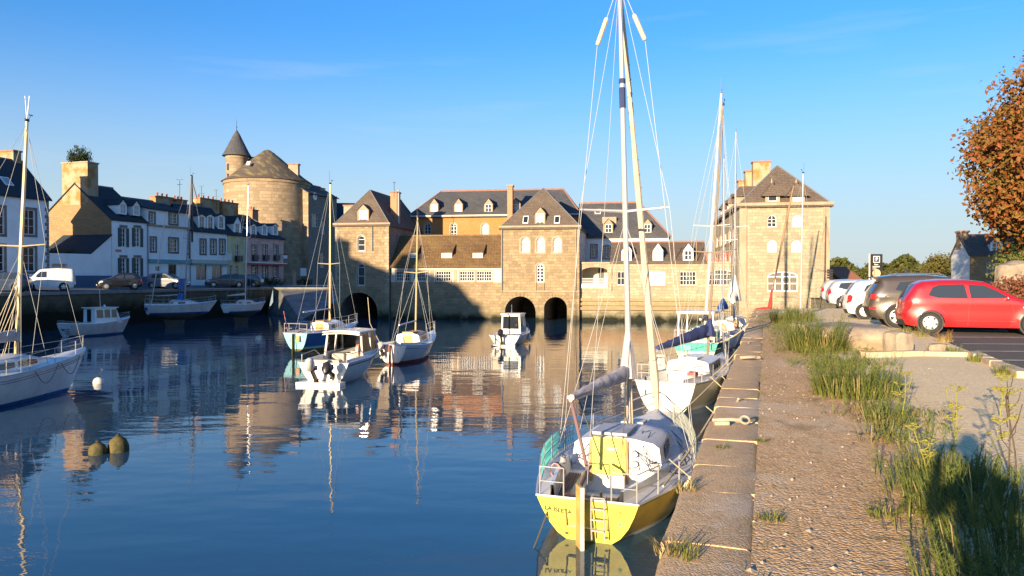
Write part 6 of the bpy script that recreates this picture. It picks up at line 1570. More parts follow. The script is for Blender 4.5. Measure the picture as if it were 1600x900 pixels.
    for x in (xr, xf):
        for sd in (1, -1):
            MB().lathe([(ra * .98, 0), (ra * .98, .3)], 14, (x, (W / 2 - .36) * sd if sd > 0 else -(W / 2 - .36), wr), Matrix.Rotation(R(90) * -sd, 3, 'X')).build('wheel_well', TRIM, t)
            wy = (W / 2 - .11) * sd; rot = Matrix.Rotation(R(90) * -sd, 3, 'X')
            w = MB().lathe([(wr * .62, -.09), (wr * .9, -.1), (wr, -.06), (wr, .06), (wr * .93, .1), (wr * .66, .1), (wr * .63, .07)], 22, (x, wy, wr), rot).build('wheel', TYRE, t, smooth=True, angle=50)
            mb = MB()
            mb.lathe([(wr * .66, .02), (wr * .66, .085), (wr * .58, .095), (wr * .56, .05), (wr * .55, .02)], 22, (x, wy, wr), rot).lathe([(.03, .05), (.075, .06), (.06, .1), (.01, .105)], 10, (x, wy, wr), rot)
            for k in range(rim):
                a = 6.2832 * k / rim + .3
                d = Vector((math.cos(a), 0, math.sin(a))); n_ = Vector((-math.sin(a), 0, math.cos(a))); c = Vector((x, wy + .085 * sd, wr)); e = c + d * wr * .6 - Vector((0, .01 * sd, 0))
                mb.add([c + n_ * .045, c - n_ * .045, e - n_ * .06, e + n_ * .06, c + n_ * .04 - Vector((0, .04 * sd, 0)), c - n_ * .04 - Vector((0, .04 * sd, 0)), e - n_ * .055 - Vector((0, .04 * sd, 0)), e + n_ * .055 - Vector((0, .04 * sd, 0))], [(0, 1, 2, 3), (0, 1, 5, 4), (2, 3, 7, 6), (1, 2, 6, 5), (3, 0, 4, 7)])
            mb.build('rim', RIMM, w, smooth=True, angle=30)
            MB().lathe([(.001, .03), (wr * .56, .03)], 16, (x, wy, wr), rot).build('brake_disc', DARKM, w)
    def surf(pl, wd, nm, m, dy=.004):
        pl = densify(pl, .08, False); mb = MB()
        for sd in (1, -1): mb.tube([(x, (half(x, z) + dy * .1) * sd, z) for x, z in pl], wd, 4)
        o = mb.build(nm, m, t); return o
    for pl in doors: surf(pl, .007, 'door_seam', TRIM)
    for x, z in handles:
        for sd in (1, -1): MB().box((x, (half(x, z) + .02) * sd, z), (.17, .03, .028)).build('door_handle', col, t)
    if mirror:
        for sd in (1, -1): MB().lathe([(.03, -.09), (.075, -.07), (.085, 0), (.07, .07), (.02, .09)], 10, (mirror[0], (W / 2 + .06) * sd, mirror[1]), Matrix.Rotation(R(90), 3, 'X'), 0, .7, .8).build('wing_mirror', col, t, smooth=True)
    MB().box((ch[0][0] - .06, 0, ch[0][1] + .12), (.02, .5, .11)).build('number_plate', PLATE, t)
    MB().box((L + .06, 0, .42), (.02, .5, .11)).build('number_plate', PLATE, t)
    return t, half
RIGHT = 'cars parked along the quay car park'
HATCH = [(.10, .24, 't'), (.02, .40, 'b'), (.0, .58, 'b'), (.05, .74, 'b'), (.07, .96, 'g'), (.36, 1.40, 'b'), (.55, 1.485, 'b'), (1.0, 1.53, 'b'), (1.6, 1.53, 'b'), (2.15, 1.465, 'g'), (2.92, 1.03, 'b'), (3.3, .955, 'b'), (3.75, .85, 'b'), (3.95, .70, 'b'), (4.0, .52, 't'), (3.97, .30, 't'), (3.9, .22, 't')]
HW = [[(.66, 1.10), (.78, 1.33), (.95, 1.40), (1.58, 1.42), (1.66, 1.02), (.92, 1.03)], [(1.74, 1.02), (1.68, 1.42), (2.08, 1.385), (2.38, 1.24), (2.68, 1.04)]]
HL = [([(.03, .62), (.02, .90), (.16, .98), (.26, .90), (.20, .70)], LAMP_R, 'tail_light'), ([(3.55, .80), (3.72, .82), (3.90, .70), (3.86, .64), (3.60, .68)], LAMP_W, 'headlight')]
HD = [[(1.70, 1.0), (1.68, .60), (1.66, .24)], [(2.72, 1.0), (2.80, .60), (2.72, .24)], [(.92, 1.0), (.98, .75), (1.12, .52)], [(.2, .36), (.32, .5)]]
REDPAINT = paint('red_car_paint', (.40, .008, .010))
LZ = 2.395
p = G(1453, 521, LZ)
def car_at(px, py, xr, W, rz, z=LZ):
    """place a car by the ground point under its near rear wheel"""
    q = G(px, py, z); v = Matrix.Rotation(rz, 3, 'Z') @ Vector((xr, -W / 2 + .1, 0)); return (q.x - v.x, q.y - v.y, z)
rz = R(-18.5)
t, half_red = car('parked_car', 'red hatchback parked nearest the viewer in the quay car park', 'car', car_at(1453, 521, .72, 1.74, rz), rz, HATCH, HW, 1.74, REDPAINT, 1.0, .72, 3.28, .31, RIGHT, HL, HD, handles=((.98 + .3, .86), (2.0, .86)), mirror=(2.62, 1.04), rim=6)
mb = MB()
for sd in (1, -1): mb.tube([(x, half_red(x, .38) * sd + .012 * sd, .38) for x in [1.15 + .17 * i for i in range(11)]], .018, 4)
mb.build('rubbing_strip', REDPAINT, t); MB().box((3.05, -.885, .78), (.09, .02, .035)).build('side_repeater', LAMP_W, t)
SUV = [(.12, .34, 't'), (.03, .50, 't'), (.0, .66, 'b'), (.05, .90, 'b'), (.09, 1.12, 'g'), (.36, 1.50, 'b'), (.24, 1.60, 'b'), (.7, 1.66, 'b'), (1.7, 1.68, 'b'), (2.35, 1.61, 'g'), (3.15, 1.15, 'b'), (3.9, 1.0, 'b'), (4.25, .85, 'b'), (4.38, .6, 't'), (4.35, .35, 't'), (4.25, .28, 't')]
SW = [[(.78, 1.22), (.92, 1.46), (1.78, 1.53), (1.82, 1.14), (1.2, 1.14)], [(1.9, 1.14), (1.87, 1.53), (2.28, 1.48), (2.85, 1.16)]]
SLm = [([(.02, .92), (.05, 1.08), (.42, 1.06), (.46, 1.0), (.2, .92)], LAMP_R, 'tail_light'), ([(.02, .58), (.02, .66), (.22, .66), (.22, .58)], LAMP_R, 'reflector'), ([(3.75, .92), (4.0, .93), (4.22, .8), (3.9, .78)], LAMP_W, 'headlight')]
t, hf = car('parked_car', 'brown crossover with a pale roof rail parked beyond the red hatchback', 'car', car_at(1402, 512, .85, 1.82, rz), rz, SUV, SW, 1.82, paint('brown_car_paint', (.05, .038, .028)), 1.12, .85, 3.5, .36, RIGHT, SLm, [[(1.86, 1.12), (1.84, .4)]], handles=((1.4, 1.0), (2.3, 1.0)), mirror=(2.8, 1.18), sill=.26)
mb = MB()
for sd in (1, -1): mb.tube([(.75, .62 * sd, 1.68), (.85, .62 * sd, 1.74), (2.1, .62 * sd, 1.73), (2.25, .62 * sd, 1.66)], .022, 5)
mb.build('roof_rail', CHROME, t); MB().box((.22, 0, 1.615), (.24, 1.15, .04)).build('spoiler', TRIM, t)
MINI = [(x * .92, z * .98, m_) for x, z, m_ in HATCH]; MW = [[(x * .92, z * .98) for x, z in w] for w in HW]; ML = [([(x * .92, z * .98) for x, z in l[0]], l[1], l[2]) for l in HL]; MD = [[(x * .92, z * .98) for x, z in d] for d in HD]
t, _ = car('parked_car', 'small white hatchback parked beyond the brown crossover', 'car', car_at(1351, 499, .66, 1.68, rz), rz, MINI, MW, 1.68, paint('white_car_paint', (.70, .70, .67)), .98, .66, 3.02, .30, RIGHT, ML, MD, handles=((1.2, .85), (1.86, .85)), mirror=(2.42, 1.03), rim=9)
WAG = [(.10, .26, 't'), (.02, .42, 'b'), (.0, .60, 'b'), (.04, .92, 'g'), (.34, 1.34, 'b'), (.55, 1.43, 'b'), (1.6, 1.48, 'b'), (2.35, 1.42, 'g'), (3.15, 1.0, 'b'), (3.9, .88, 'b'), (4.25, .75, 'b'), (4.35, .55, 't'), (4.3, .32, 't'), (4.2, .24, 't')]
WW = [[(.55, 1.08), (.66, 1.32), (1.62, 1.38), (1.68, .98), (.9, .98)], [(1.76, .98), (1.72, 1.38), (2.25, 1.34), (2.85, 1.0)]]
WL = [([(.02, .66), (.02, .94), (.14, 1.05), (.20, .80)], LAMP_R, 'tail_light'), ([(3.85, .80), (4.05, .80), (4.22, .68), (3.9, .66)], LAMP_W, 'headlight')]
WD = [[(1.72, .96), (1.70, .3)], [(2.9, .96), (2.95, .3)]]
for lab, px, py, dz, c, fl in (('dark blue car facing the quay between two pale cars', 1330, 492, 0, (.045, .055, .085), True), ('silver estate car with bluish roof beyond the dark blue car', 1318, 481, 0, (.38, .40, .42), False), ('farthest silver car at the end of the parking row', 1304, 473.5, 0, (.34, .36, .39), False)):
    if fl: q = G(px, py, LZ); rzz = R(160); loc = (q.x + 4.05, q.y - .55, LZ)
    else: rzz = rz; loc = car_at(px, py, .8, 1.74, rz)
    car('parked_car', lab, 'car', loc, rzz, WAG, WW, 1.74, paint(lab.split(' car')[0].replace(' ', '_')[:14] + '_paint', c), .97, .8, 3.45, .32, RIGHT, WL, WD, handles=((1.3, .85), (2.3, .85)), mirror=(2.8, 1.0))
house_line = xf
LEFT = 'vehicles parked along the left quay street'
ux_ = Vector((math.cos(RRZ), math.sin(RRZ), 0))
def left_car(name, lab, cat, px, py, rzz, chain, wins, W, c, belt, xr, xf, wr, lamps, doors, L, z=3.06, **kw):
    q = D(px, 434, 62.3 / (.3 - (px - 800) / F) * .93); q0, f0 = xq(q.y), house_line(q.y); z = interp([(f0 + .9, 3.10), (q0 - 3.2, 2.82), (q0, 2.75)], q.x) + .01; loc = Vector((q.x, q.y, z)) - Matrix.Rotation(rzz, 3, 'Z') @ Vector((L / 2, 0, 0))
    return car(name, lab, cat, loc, rzz, chain, wins, W, c, belt, xr, xf, wr, LEFT, lamps, doors, **kw)
VAN = [(.03, .28, 't'), (.0, .5, 'b'), (.02, 1.0, 'b'), (.06, 1.65, 'b'), (.14, 1.80, 'b'), (1.2, 1.86, 'b'), (2.2, 1.80, 'b'), (2.5, 1.72, 'g'), (3.05, 1.12, 'b'), (3.5, 1.0, 'b'), (3.85, .85, 'b'), (4.0, .6, 't'), (3.97, .35, 't'), (3.9, .25, 't')]
VW = [[(1.95, 1.1), (1.95, 1.6), (2.42, 1.58), (2.85, 1.12)]]
left_car('parked_van', 'white panel van parked at the quayside behind the tall sloop mast', 'van', 74, None, R(205), VAN, VW, 1.72, paint('white_car_paint', (.7, .7, .67)), 1.1, .75, 3.15, .32, [([(3.5, .85), (3.7, .86), (3.9, .72), (3.6, .7)], LAMP_W, 'headlight')], [[(1.88, 1.7), (1.88, .3)]], 4.0, z=3.12, mirror=(2.7, 1.2))
left_car('parked_car', 'small black car parked below the white house with dark shutters', 'car', 187, None, R(212), MINI, MW, 1.66, paint('black_car_paint', (.006, .006, .008)), .98, .66, 3.02, .30, ML, MD, 3.68, z=3.14, mirror=(2.42, 1.03))
left_car('parked_car', 'grey people carrier parked in front of the white shop', 'car', 263, None, R(-8), HATCH, HW, 1.74, paint('grey_car_paint', (.17, .18, .20)), 1.0, .72, 3.28, .31, HL, HD, 4.0, z=3.12, mirror=(2.62, 1.04))
left_car('parked_car', 'dark grey car parked by the yellow house', 'car', 353, None, R(200), WAG, WW, 1.72, paint('dark_car_paint', (.04, .045, .055)), .97, .8, 3.45, .32, WL, WD, 4.35, z=3.1, mirror=(2.8, 1.0))
left_car('parked_car', 'dark car half hidden behind the dark grey one by the pink house', 'car', 381, None, R(180), WAG, WW, 1.72, paint('dark_teal_paint', (.03, .05, .055)), .97, .8, 3.45, .32, WL, WD, 4.35, z=3.1)
left_car('parked_car', 'dark blue car cut off by the left edge of the view', 'car', -2, None, R(200), WAG, WW, 1.72, paint('navy_car_paint', (.03, .05, .09)), .97, .8, 3.45, .32, WL, WD, 4.35, z=3.1)
# ------------------------------------------------------------------ plants
def leafmat(name, c, c2, tr=.35, scale=1.2):
    m, nt, b = _nt(name); b.inputs['Roughness'].default_value = .65; b.inputs['Specular IOR Level'].default_value = .25
    ge = N(nt, 'ShaderNodeNewGeometry'); n = noise(nt, ge.outputs['Position'], scale, 3)
    f = math_(nt, 'ADD', math_(nt, 'MULTIPLY', ge.outputs['Random Per Island'], .55), math_(nt, 'MULTIPLY', n.outputs[0], .55))
    col = mixc(nt, ramp(nt, f, .3, .8), c, c2); nt.links.new(col, b.inputs['Base Color'])
    tl = N(nt, 'ShaderNodeBsdfTranslucent'); nt.links.new(col, tl.inputs[0]); mx = N(nt, 'ShaderNodeMixShader'); mx.inputs[0].default_value = tr
    nt.links.new(b.outputs[0], mx.inputs[1]); nt.links.new(tl.outputs[0], mx.inputs[2]); nt.links.new(mx.outputs[0], nt.nodes['Material Output'].inputs[0]); return m
L_CHEST = leafmat('autumn_leaf', (.29, .085, .026), (.19, .14, .032), .3, .4); L_GREEN = leafmat('tree_leaf', (.07, .09, .022), (.13, .13, .03)); L_DARK = leafmat('dark_leaf', (.03, .05, .018), (.055, .075, .025)); L_OLIVE = leafmat('olive_leaf', (.10, .10, .025), (.17, .14, .04))
L_PINK = leafmat('reddish_leaf', (.30, .09, .06), (.18, .11, .04)); L_LIME = leafmat('yellowish_leaf', (.20, .20, .04), (.14, .16, .04))
BARK = mat('bark', (.10, .075, .05), .95, (.06, .045, .03), 6, .8, 20)
G_FRESH = leafmat('fresh_grass', (.26, .26, .05), (.16, .19, .035), .4, 3); G_DRY = leafmat('dry_grass', (.42, .32, .14), (.33, .27, .10), .35, 3); G_DEEP = leafmat('fennel_green', (.10, .14, .03), (.17, .20, .045), .35, 2); G_RUST = leafmat('rusty_grass', (.32, .13, .03), (.26, .17, .05), .35, 3)
def rv(r): return Vector((r.gauss(0, 1), r.gauss(0, 1), r.gauss(0, 1))).normalized()
def crown(name, m, parent, blobs, n, size, seed, squash=.7, gap=.0, shape='leaf', clump=9, up=.3):
    """leaf clumps spread through the volume of several overlapping lobes"""
    r = random.Random(seed); mb = MB(); tot = sum(b[3] ** 2 for b in blobs)
    for bx, by, bz, br in blobs:
        k = int(n * br ** 2 / tot / clump)
        for _ in range(k):
            d = rv(r); q = r.random() ** .33; q = .55 + .45 * q
            c = Vector((bx, by, bz)) + Vector((d.x, d.y, d.z * squash)) * br * q * (1 + .20 * math.sin(d.x * 7 + d.z * 5) + .16 * math.sin(d.y * 9 + d.z * 11))
            for __ in range(clump):
                p = c + rv(r) * r.random() * size * 2.6; nn = (rv(r) + d * .6 + Vector((0, 0, up))).normalized(); a = nn.orthogonal().normalized(); a = Matrix.Rotation(r.random() * 6.28, 3, nn) @ a; b_ = nn.cross(a); s = size * r.uniform(.6, 1.3)
                mb.add([p - a * s * .5, p + b_ * s * .34 - nn * s * .08, p + a * s * .6, p - b_ * s * .34 - nn * s * .08], [(0, 1, 2, 3)])
    return mb.build(name, m, parent)
def limbs(parent, base, blobs, r0, seed, h0):
    r = random.Random(seed); mb = MB(); b0 = Vector(base); t = b0 + Vector((r.uniform(-.2, .2), 0, h0))
    mb.tube([b0 - Vector((0, 0, .2)), b0.lerp(t, .3), b0.lerp(t, .7), t], [r0 * 1.4, r0, r0 * .85, r0 * .7], 9)
    for q in blobs:
        e = Vector(q[:3]); m_ = t.lerp(e, .5) + Vector((r.uniform(-.3, .3), r.uniform(-.3, .3), r.uniform(0, .4)))
        mb.tube([t - Vector((0, 0, .3)), m_, e], [r0 * .55, r0 * .35, r0 * .1], 6)
        for _ in range(3): d = rv(r) * q[3] * .7; mb.tube([m_.lerp(e, r.uniform(.3, 1)), e + d], [r0 * .18, r0 * .04], 4)
    return mb.build('trunk', BARK, parent, smooth=True)
# chestnut at the right edge
p = D(1690, 434, 36); t = thing('chestnut_tree', 'large chestnut in orange and brown autumn leaf at the right edge', 'tree', (p.x, p.y, 2.38))
bl = [(0, 0, 8.0, 3.6), (-2.6, -.8, 6.6, 2.7), (-1.4, -1.2, 9.8, 2.5), (2.4, 0, 7.5, 3.2), (.2, -.6, 11.6, 2.1), (-1.8, .8, 4.6, 1.9), (-3.4, -.3, 5.2, 1.6), (.9, -1.6, 5.4, 2.4), (2.2, 1, 10.2, 2.4), (-3.0, .6, 8.0, 1.7), (-2.2, -1.6, 8.2, 1.8)]
limbs(t, (0, 0, 0), bl, .38, 3, 3.0); crown('crown', L_CHEST, t, bl, 60000, .22, 5, .85, clump=8)
p = D(1640, 434, 37.5); t = thing('dark_tree', 'dark evergreen showing under the chestnut crown at the right edge', 'tree', (p.x, p.y, 2.38))
bl = [(0, 0, 3.2, 1.9), (-1.3, -.4, 2.6, 1.2), (1.4, 0, 3.4, 1.8), (-.7, -.6, 4.6, 1.3)]; limbs(t, (0, 0, 0), bl, .16, 4, 1.4); crown('crown', L_DARK, t, bl, 7000, .17, 6, .9)
p = D(1592, 434, 33); t = thing('shrub', 'yellow green shrub above the boulder at the right edge', 'shrub', (p.x, p.y, 2.38)); bl = [(0, 0, 1.9, 1.0), (.8, 0, 1.5, 1.0), (-.4, -.2, 1.1, .7)]; limbs(t, (0, 0, 0), bl, .06, 4, .8); crown('crown', L_LIME, t, bl, 4500, .11, 7)
p = D(1583, 434, 29); t = thing('shrub', 'reddish pink shrub behind the red hatchback', 'shrub', (p.x, p.y, 2.38)); bl = [(0, 0, 1.0, .8), (.8, .1, .9, .75), (-.5, -.1, .75, .5), (.3, -.2, 1.35, .5)]; limbs(t, (0, 0, 0), bl, .05, 5, .4); crown('crown', L_PINK, t, bl, 5200, .10, 8)
p = D(1604, 434, 27); t = thing('shrub', 'low yellow green shrub beside the bonnet of the red hatchback', 'shrub', (p.x, p.y, 2.38)); bl = [(0, 0, .5, .55), (.6, 0, .5, .5), (-.4, 0, .35, .35)]; limbs(t, (0, 0, 0), bl, .04, 5, .2); crown('crown', L_LIME, t, bl, 2600, .08, 9)
# trees along the skyline on the right
rt = random.Random(21); TG = 'trees on the skyline beyond the car park'
for i, (px, w, top, yy, k, lab) in enumerate(((1315, 20, 415, 120, 1, 'first olive green tree right of the tall pale mill'), (1341, 24, 416, 130, 0, 'rounded olive tree behind the parking sign, left'), (1404, 20, 418, 125, 1, 'low bushy tree right of the parking sign'), (1432, 22, 417, 135, 0, 'rounded green tree mid skyline'), (1468, 22, 402, 110, 2, 'taller tree with an open flat crown on the skyline'), (1452, 24, 412, 128, 1, 'bushy tree left of the open crowned tree'), (1492, 18, 417, 118, 0, 'bushy tree beside the gable of the grey stone house'), (1380, 26, 421, 140, 0, 'low tree in the dip of the skyline'))):
    p = D(px, 434, yy); zt = D(px, top, yy).z; rad = w / F * yy; t = thing('skyline_tree', lab, 'tree', (p.x, p.y, 2.5), 0, TG); h = zt - 2.5
    if k == 2: bl = [(0, 0, h * .86, rad * .62), (-rad * .5, .3, h * .74, rad * .45), (rad * .55, 0, h * .80, rad * .45), (0, .5, h * .3, rad * .5)]
    else: bl = [(0, 0, h * .62, rad * .62), (-rad * .5, .3, h * .45, rad * .5), (rad * .5, 0, h * .48, rad * .5), (rad * .1, -.4, h * .25, rad * .55)]
    limbs(t, (0, 0, 0), bl, .14, i, h * .4); crown('crown', L_OLIVE if k else L_GREEN, t, bl, 1900, .34, 30 + i, .8)
far = MB()
for i in range(5200):
    px = rt.uniform(1296, 1500); yy = rt.uniform(135, 150); h = (4.0 + .8 * math.sin(px * .05) + .6 * math.sin(px * .13)); q = D(px, 434, yy); c = Vector((q.x, q.y, 2.4 + rt.random() ** .6 * max(1, h)))
    for _ in range(3):
        n_ = rv(rt); a = n_.orthogonal().normalized(); b_ = n_.cross(a); s = rt.uniform(.25, .55); c2 = c + rv(rt) * .5; far.add([c2 - a * s, c2 + b_ * s * .7, c2 + a * s, c2 - b_ * s * .7], [(0, 1, 2, 3)])
far.build('woodland', L_GREEN, kind='stuff')
# the bush on the chimney, the bush in the garden
B2, c1, c2 = H2CH
q = B2.root.matrix_basis @ Vector((.6, (c1[0] + c2[0]) / 2, (c1[1] + c2[1]) / 2))
t = thing('bush', 'small dark bush growing out of the stained chimney', 'bush', q); bl = [(0, 0, .75, .75), (.3, .2, .35, .6), (-.35, -.2, .3, .55)]; limbs(t, (0, 0, 0), bl, .05, 8, .25); crown('crown', L_DARK, t, bl, 2200, .16, 12, 1.0)
q = GW.root.matrix_basis @ Vector((3.4, 2.6, 3.0)); t = thing('bush', 'dark rounded bush behind the white garden wall', 'bush', q); bl = [(0, 0, 2.6, 1.3), (.9, .2, 2.3, 1.0), (-.9, -.1, 2.2, 1.0)]; limbs(t, (0, 0, 0), bl, .1, 9, 1.5); crown('crown', L_DARK, t, bl, 3200, .2, 13)
for i, (px, lab) in enumerate(((410, 'first low planter bush before the pink house'), (428, 'second planter bush, at the corner of the pink house'), (472, 'lone bush at the foot of the castle wall'))):
    y_ = 62.3 / (.3 - (px - 800) / F) - 5; q = D(px, 434, y_); t = thing('bush', lab, 'bush', (q.x, q.y, 2.95)); bl = [(0, 0, .55, .6), (.7, .2, .45, .5), (-.7, -.2, .4, .5)]; limbs(t, (0, 0, 0), bl, .04, i, .2); crown('crown', L_DARK, t, bl, 900, .14, 40 + i)
# ------------------------------------------------------------------ grasses and weeds of the quay
def blades(mb, r, c, n, h, spread, lean=.5, w=.008, zf=None, curl=.5):
    for _ in range(n):
        a = r.random() * 6.283; q = spread * math.sqrt(r.random()); x, y = c[0] + math.cos(a) * q, c[1] + math.sin(a) * q; z = c[2] if zf is None else zf(x, y)
        b = a + r.uniform(-1, 1); ln = h * r.uniform(.45, 1.1); l = lean * r.uniform(.2, 1.2); d = Vector((math.cos(b), math.sin(b), 0)); s = Vector((-d.y, d.x, 0)) * w * r.uniform(.6, 1.3)
        p0 = Vector((x, y, z - .02)); p1 = p0 + d * ln * l * .35 + Vector((0, 0, ln * .55)); p2 = p0 + d * ln * l * (.8 + curl * .4) + Vector((0, 0, ln * (.98 - curl * .25)))
        mb.add([p0 - s, p0 + s, p1 + s * .7, p1 - s * .7, p2], [(0, 1, 2, 3), (3, 2, 4)])
def feather(mb, r, c, n, h, spread, w=.0035):
    """fennel: stems with whorls of thread leaves"""
    for _ in range(n):
        a = r.random() * 6.283; q = spread * math.sqrt(r.random()); p = Vector((c[0] + math.cos(a) * q, c[1] + math.sin(a) * q, c[2])); ln = h * r.uniform(.5, 1.1); tip = p + Vector((math.cos(a) * ln * .3, math.sin(a) * ln * .3, ln))
        mb.tube([p, p.lerp(tip, .5) + Vector((0, 0, ln * .04)), tip], [w * 1.4, w, w * .5], 3, cap=False)
        for k in range(7):
            f = .25 + .11 * k; o = p.lerp(tip, f)
            for __ in range(7):
                e = o + (rv(r) + Vector((0, 0, .35))) * ln * .2 * (1.1 - f * .6); s = Vector((r.uniform(-1, 1), r.uniform(-1, 1), 0)).normalized() * w * .9; mb.add([o - s, o + s, e], [(0, 1, 2)])
def clump(name, label, cat, x, y, kinds, group=None, seed=0, z=None):
    r = random.Random(seed); z = gz(x, y) if z is None else z; t = thing(name, label, cat, (x, y, z), 0, group)
    for nm, m, fn, args in kinds:
        mb = MB(); fn(mb, r, (0, 0, 0), *args); mb.build(nm, m, t)
    return t
def gp(px, py, dz=.0): return G(px, py, QZ + dz)
big = (('stems', G_DRY, blades, (90, .75, .5, .8, .007, None, .9)), ('leaves', G_DEEP, feather, (150, .62, .52)), ('blades', G_FRESH, blades, (300, .46, .55, 1.1, .007, None, .8)))
for i, (px, py, s, lab) in enumerate(((1272, 545, 1.0, 'tall feathery weed clump standing alone at the path edge beside the parked cars'), (1335, 612, .9, 'dark green weed clump at the path edge before the pale gravel'), (1225, 503, .7, 'bushy weed clump farthest along the path edge'), (1252, 503, .75, 'yellow green weed clump before the dark blue car'))):
    q = gp(px, py, .05); ks = [(nm, m, fn, (int(a[0] * (1.2 if s > .8 else .8)), a[1] * s * (1.35 if i in (0, 2, 3) else .9), a[2] * s * 1.15) + tuple(a[3:])) for nm, m, fn, a in big]
    clump('weed_clump', lab, 'weeds', q.x, q.y, ks, None, 50 + i)
r = random.Random(77)
mb = MB(); mb2 = MB(); mb3 = MB(); mb4 = MB(); mb5 = MB(); mb6 = MB()
yy = 2.2
while yy < 33:
    dens = 1.0 if yy < 18 else .6
    for _ in range(int(4.2 * dens * (1.1 + .8 * math.sin(yy * 2.3) + .4 * math.sin(yy * 5.1)))):
        x = xg(yy) + r.gauss(.18, .22 if yy < 14 else .45); y_ = yy + r.uniform(-.15, .15); k = r.random(); hh_ = (.20 if yy > 6 else .22) * r.uniform(.6, 1.5)
        if k < .30: blades(mb, r, (x, y_, gz(x, y_)), 14, hh_, .15, 1.15, .005)
        elif k < .60: blades(mb2, r, (x, y_, gz(x, y_)), 12, hh_ * 1.2, .16, 1.5, .005, None, .9)
        elif k < .92: feather(mb3, r, (x, y_, gz(x, y_)), 7, hh_ * 1.1, .15, .003)
        else: blades(mb4, r, (x - .12, y_, gz(x, y_)), 22, .14, .14, 1.2, .004)
        for _ in range(5):      # dead litter lying flat, and small broad leaves
            p = Vector((x + r.gauss(-.05, .2), y_ + r.gauss(0, .15), 0)); p.z = gz(p.x, p.y) + r.uniform(.004, .02); a = r.random() * 6.28; d = Vector((math.cos(a), math.sin(a), r.uniform(-.05, .12))) * r.uniform(.03, .12); s_ = Vector((-d.y, d.x, 0)).normalized() * .004
            mb5.add([p - s_, p + s_, p + d + s_, p + d - s_], [(0, 1, 2, 3)])
        if r.random() < .5:
            for _ in range(14):
                n_ = (rv(r) + Vector((0, 0, 1.4))).normalized(); a = n_.orthogonal().normalized(); a = Matrix.Rotation(r.random() * 6.28, 3, n_) @ a; b_ = n_.cross(a); s_ = r.uniform(.015, .035); p = Vector((x + r.gauss(0, .08), y_ + r.gauss(0, .08), 0)); p.z = gz(p.x, p.y) + r.uniform(.01, .10)
                mb6.add([p - a * s_, p + b_ * s_ * .6, p + a * s_, p - b_ * s_ * .6], [(0, 1, 2, 3)])
    yy += .17
mb.build('grass', G_FRESH, kind='stuff'); mb2.build('grass', G_DRY, kind='stuff'); mb3.build('weeds', G_DEEP, kind='stuff'); mb4.build('grass', G_RUST, kind='stuff'); mb5.build('litter', G_DRY, kind='stuff'); mb6.build('weeds', L_LIME, kind='stuff')
# the dense dark fennel at the near right corner
for i, (x, y, s, lab) in enumerate(((3.15, 4.75, 1.0, 'dense dark fennel clump at the near right corner'), (2.62, 3.95, .7, 'fennel clump lowest in the right corner, in the shadow'), (3.35, 5.7, .75, 'fennel clump between the path and the shadow on the gravel'))):
    clump('fennel', lab, 'plant', x, y, (('leaves', G_DEEP, feather, (150, .36 * s, .5)), ('blades', G_FRESH, blades, (200, .28 * s, .55, .8, .005)), ('stems', G_DRY, blades, (24, .5 * s, .5, .5, .005))), None, 60 + i)
# tall single umbel stalks over the gravel
def stalk(x, y, h, label, seed, dark, lean=(0, 0), umbel=True):
    r = random.Random(seed); t = thing('fennel_stalk', label, 'plant', (x, y, gz(x, y))); m = BARK if dark else G_LIMEST
    mb = MB(); tip = Vector((lean[0], lean[1], h)); mb.tube([(0, 0, -.02), tip * .5 + Vector((.02, 0, 0)), tip], [.008, .006, .004], 5); ends = [tip]
    for k in range(4):
        f = .35 + .15 * k; o = tip * f; a = r.random() * 6.28; e = o + Vector((math.cos(a) * .14 * h, math.sin(a) * .08, h * r.uniform(.18, .3))); mb.tube([o, o.lerp(e, .5) + Vector((math.cos(a) * .03, 0, -.01)), e], [.005, .004, .003], 4); ends.append(e)
    mb.build('stem', m, t)
    if umbel:
        mb = MB()
        for e in ends[:3]:
            for _ in range(12):
                a = r.random() * 6.28; q = e + Vector((math.cos(a) * r.uniform(.02, .09), math.sin(a) * r.uniform(.02, .09), r.uniform(.03, .06))); mb.tube([e, q], .0018, 3, cap=False); mb.box(q, (.02, .02, .008))
        mb.build('umbels', G_LIMEST, t)['kind'] = 'stuff'
G_LIMEST = leafmat('umbel_yellow', (.38, .34, .07), (.28, .28, .06), .3, 5)
for i, (px, py, h, dk, ln, lab) in enumerate(((1490, 700, .62, False, (.02, 0), 'tall fennel stalk standing before the photographer shadow'), (1576, 720, .78, True, (-.02, 0), 'dark branching stalk at the right edge of the gravel'), (1592, 770, .8, True, (-.10, 0), 'dark stalk leaning over from the right edge'), (1562, 640, .42, False, (.02, 0), 'yellow umbel stalk on the far right of the gravel'), (1408, 640, .5, False, (.05, 0), 'thin bent stalk on the near edge of the gravel'), (1452, 740, .45, False, (-.12, 0), 'pale arching stalk beside the path edge'))):
    q = gp(px, py, .12); stalk(q.x, q.y, h, lab, 90 + i, dk, ln)
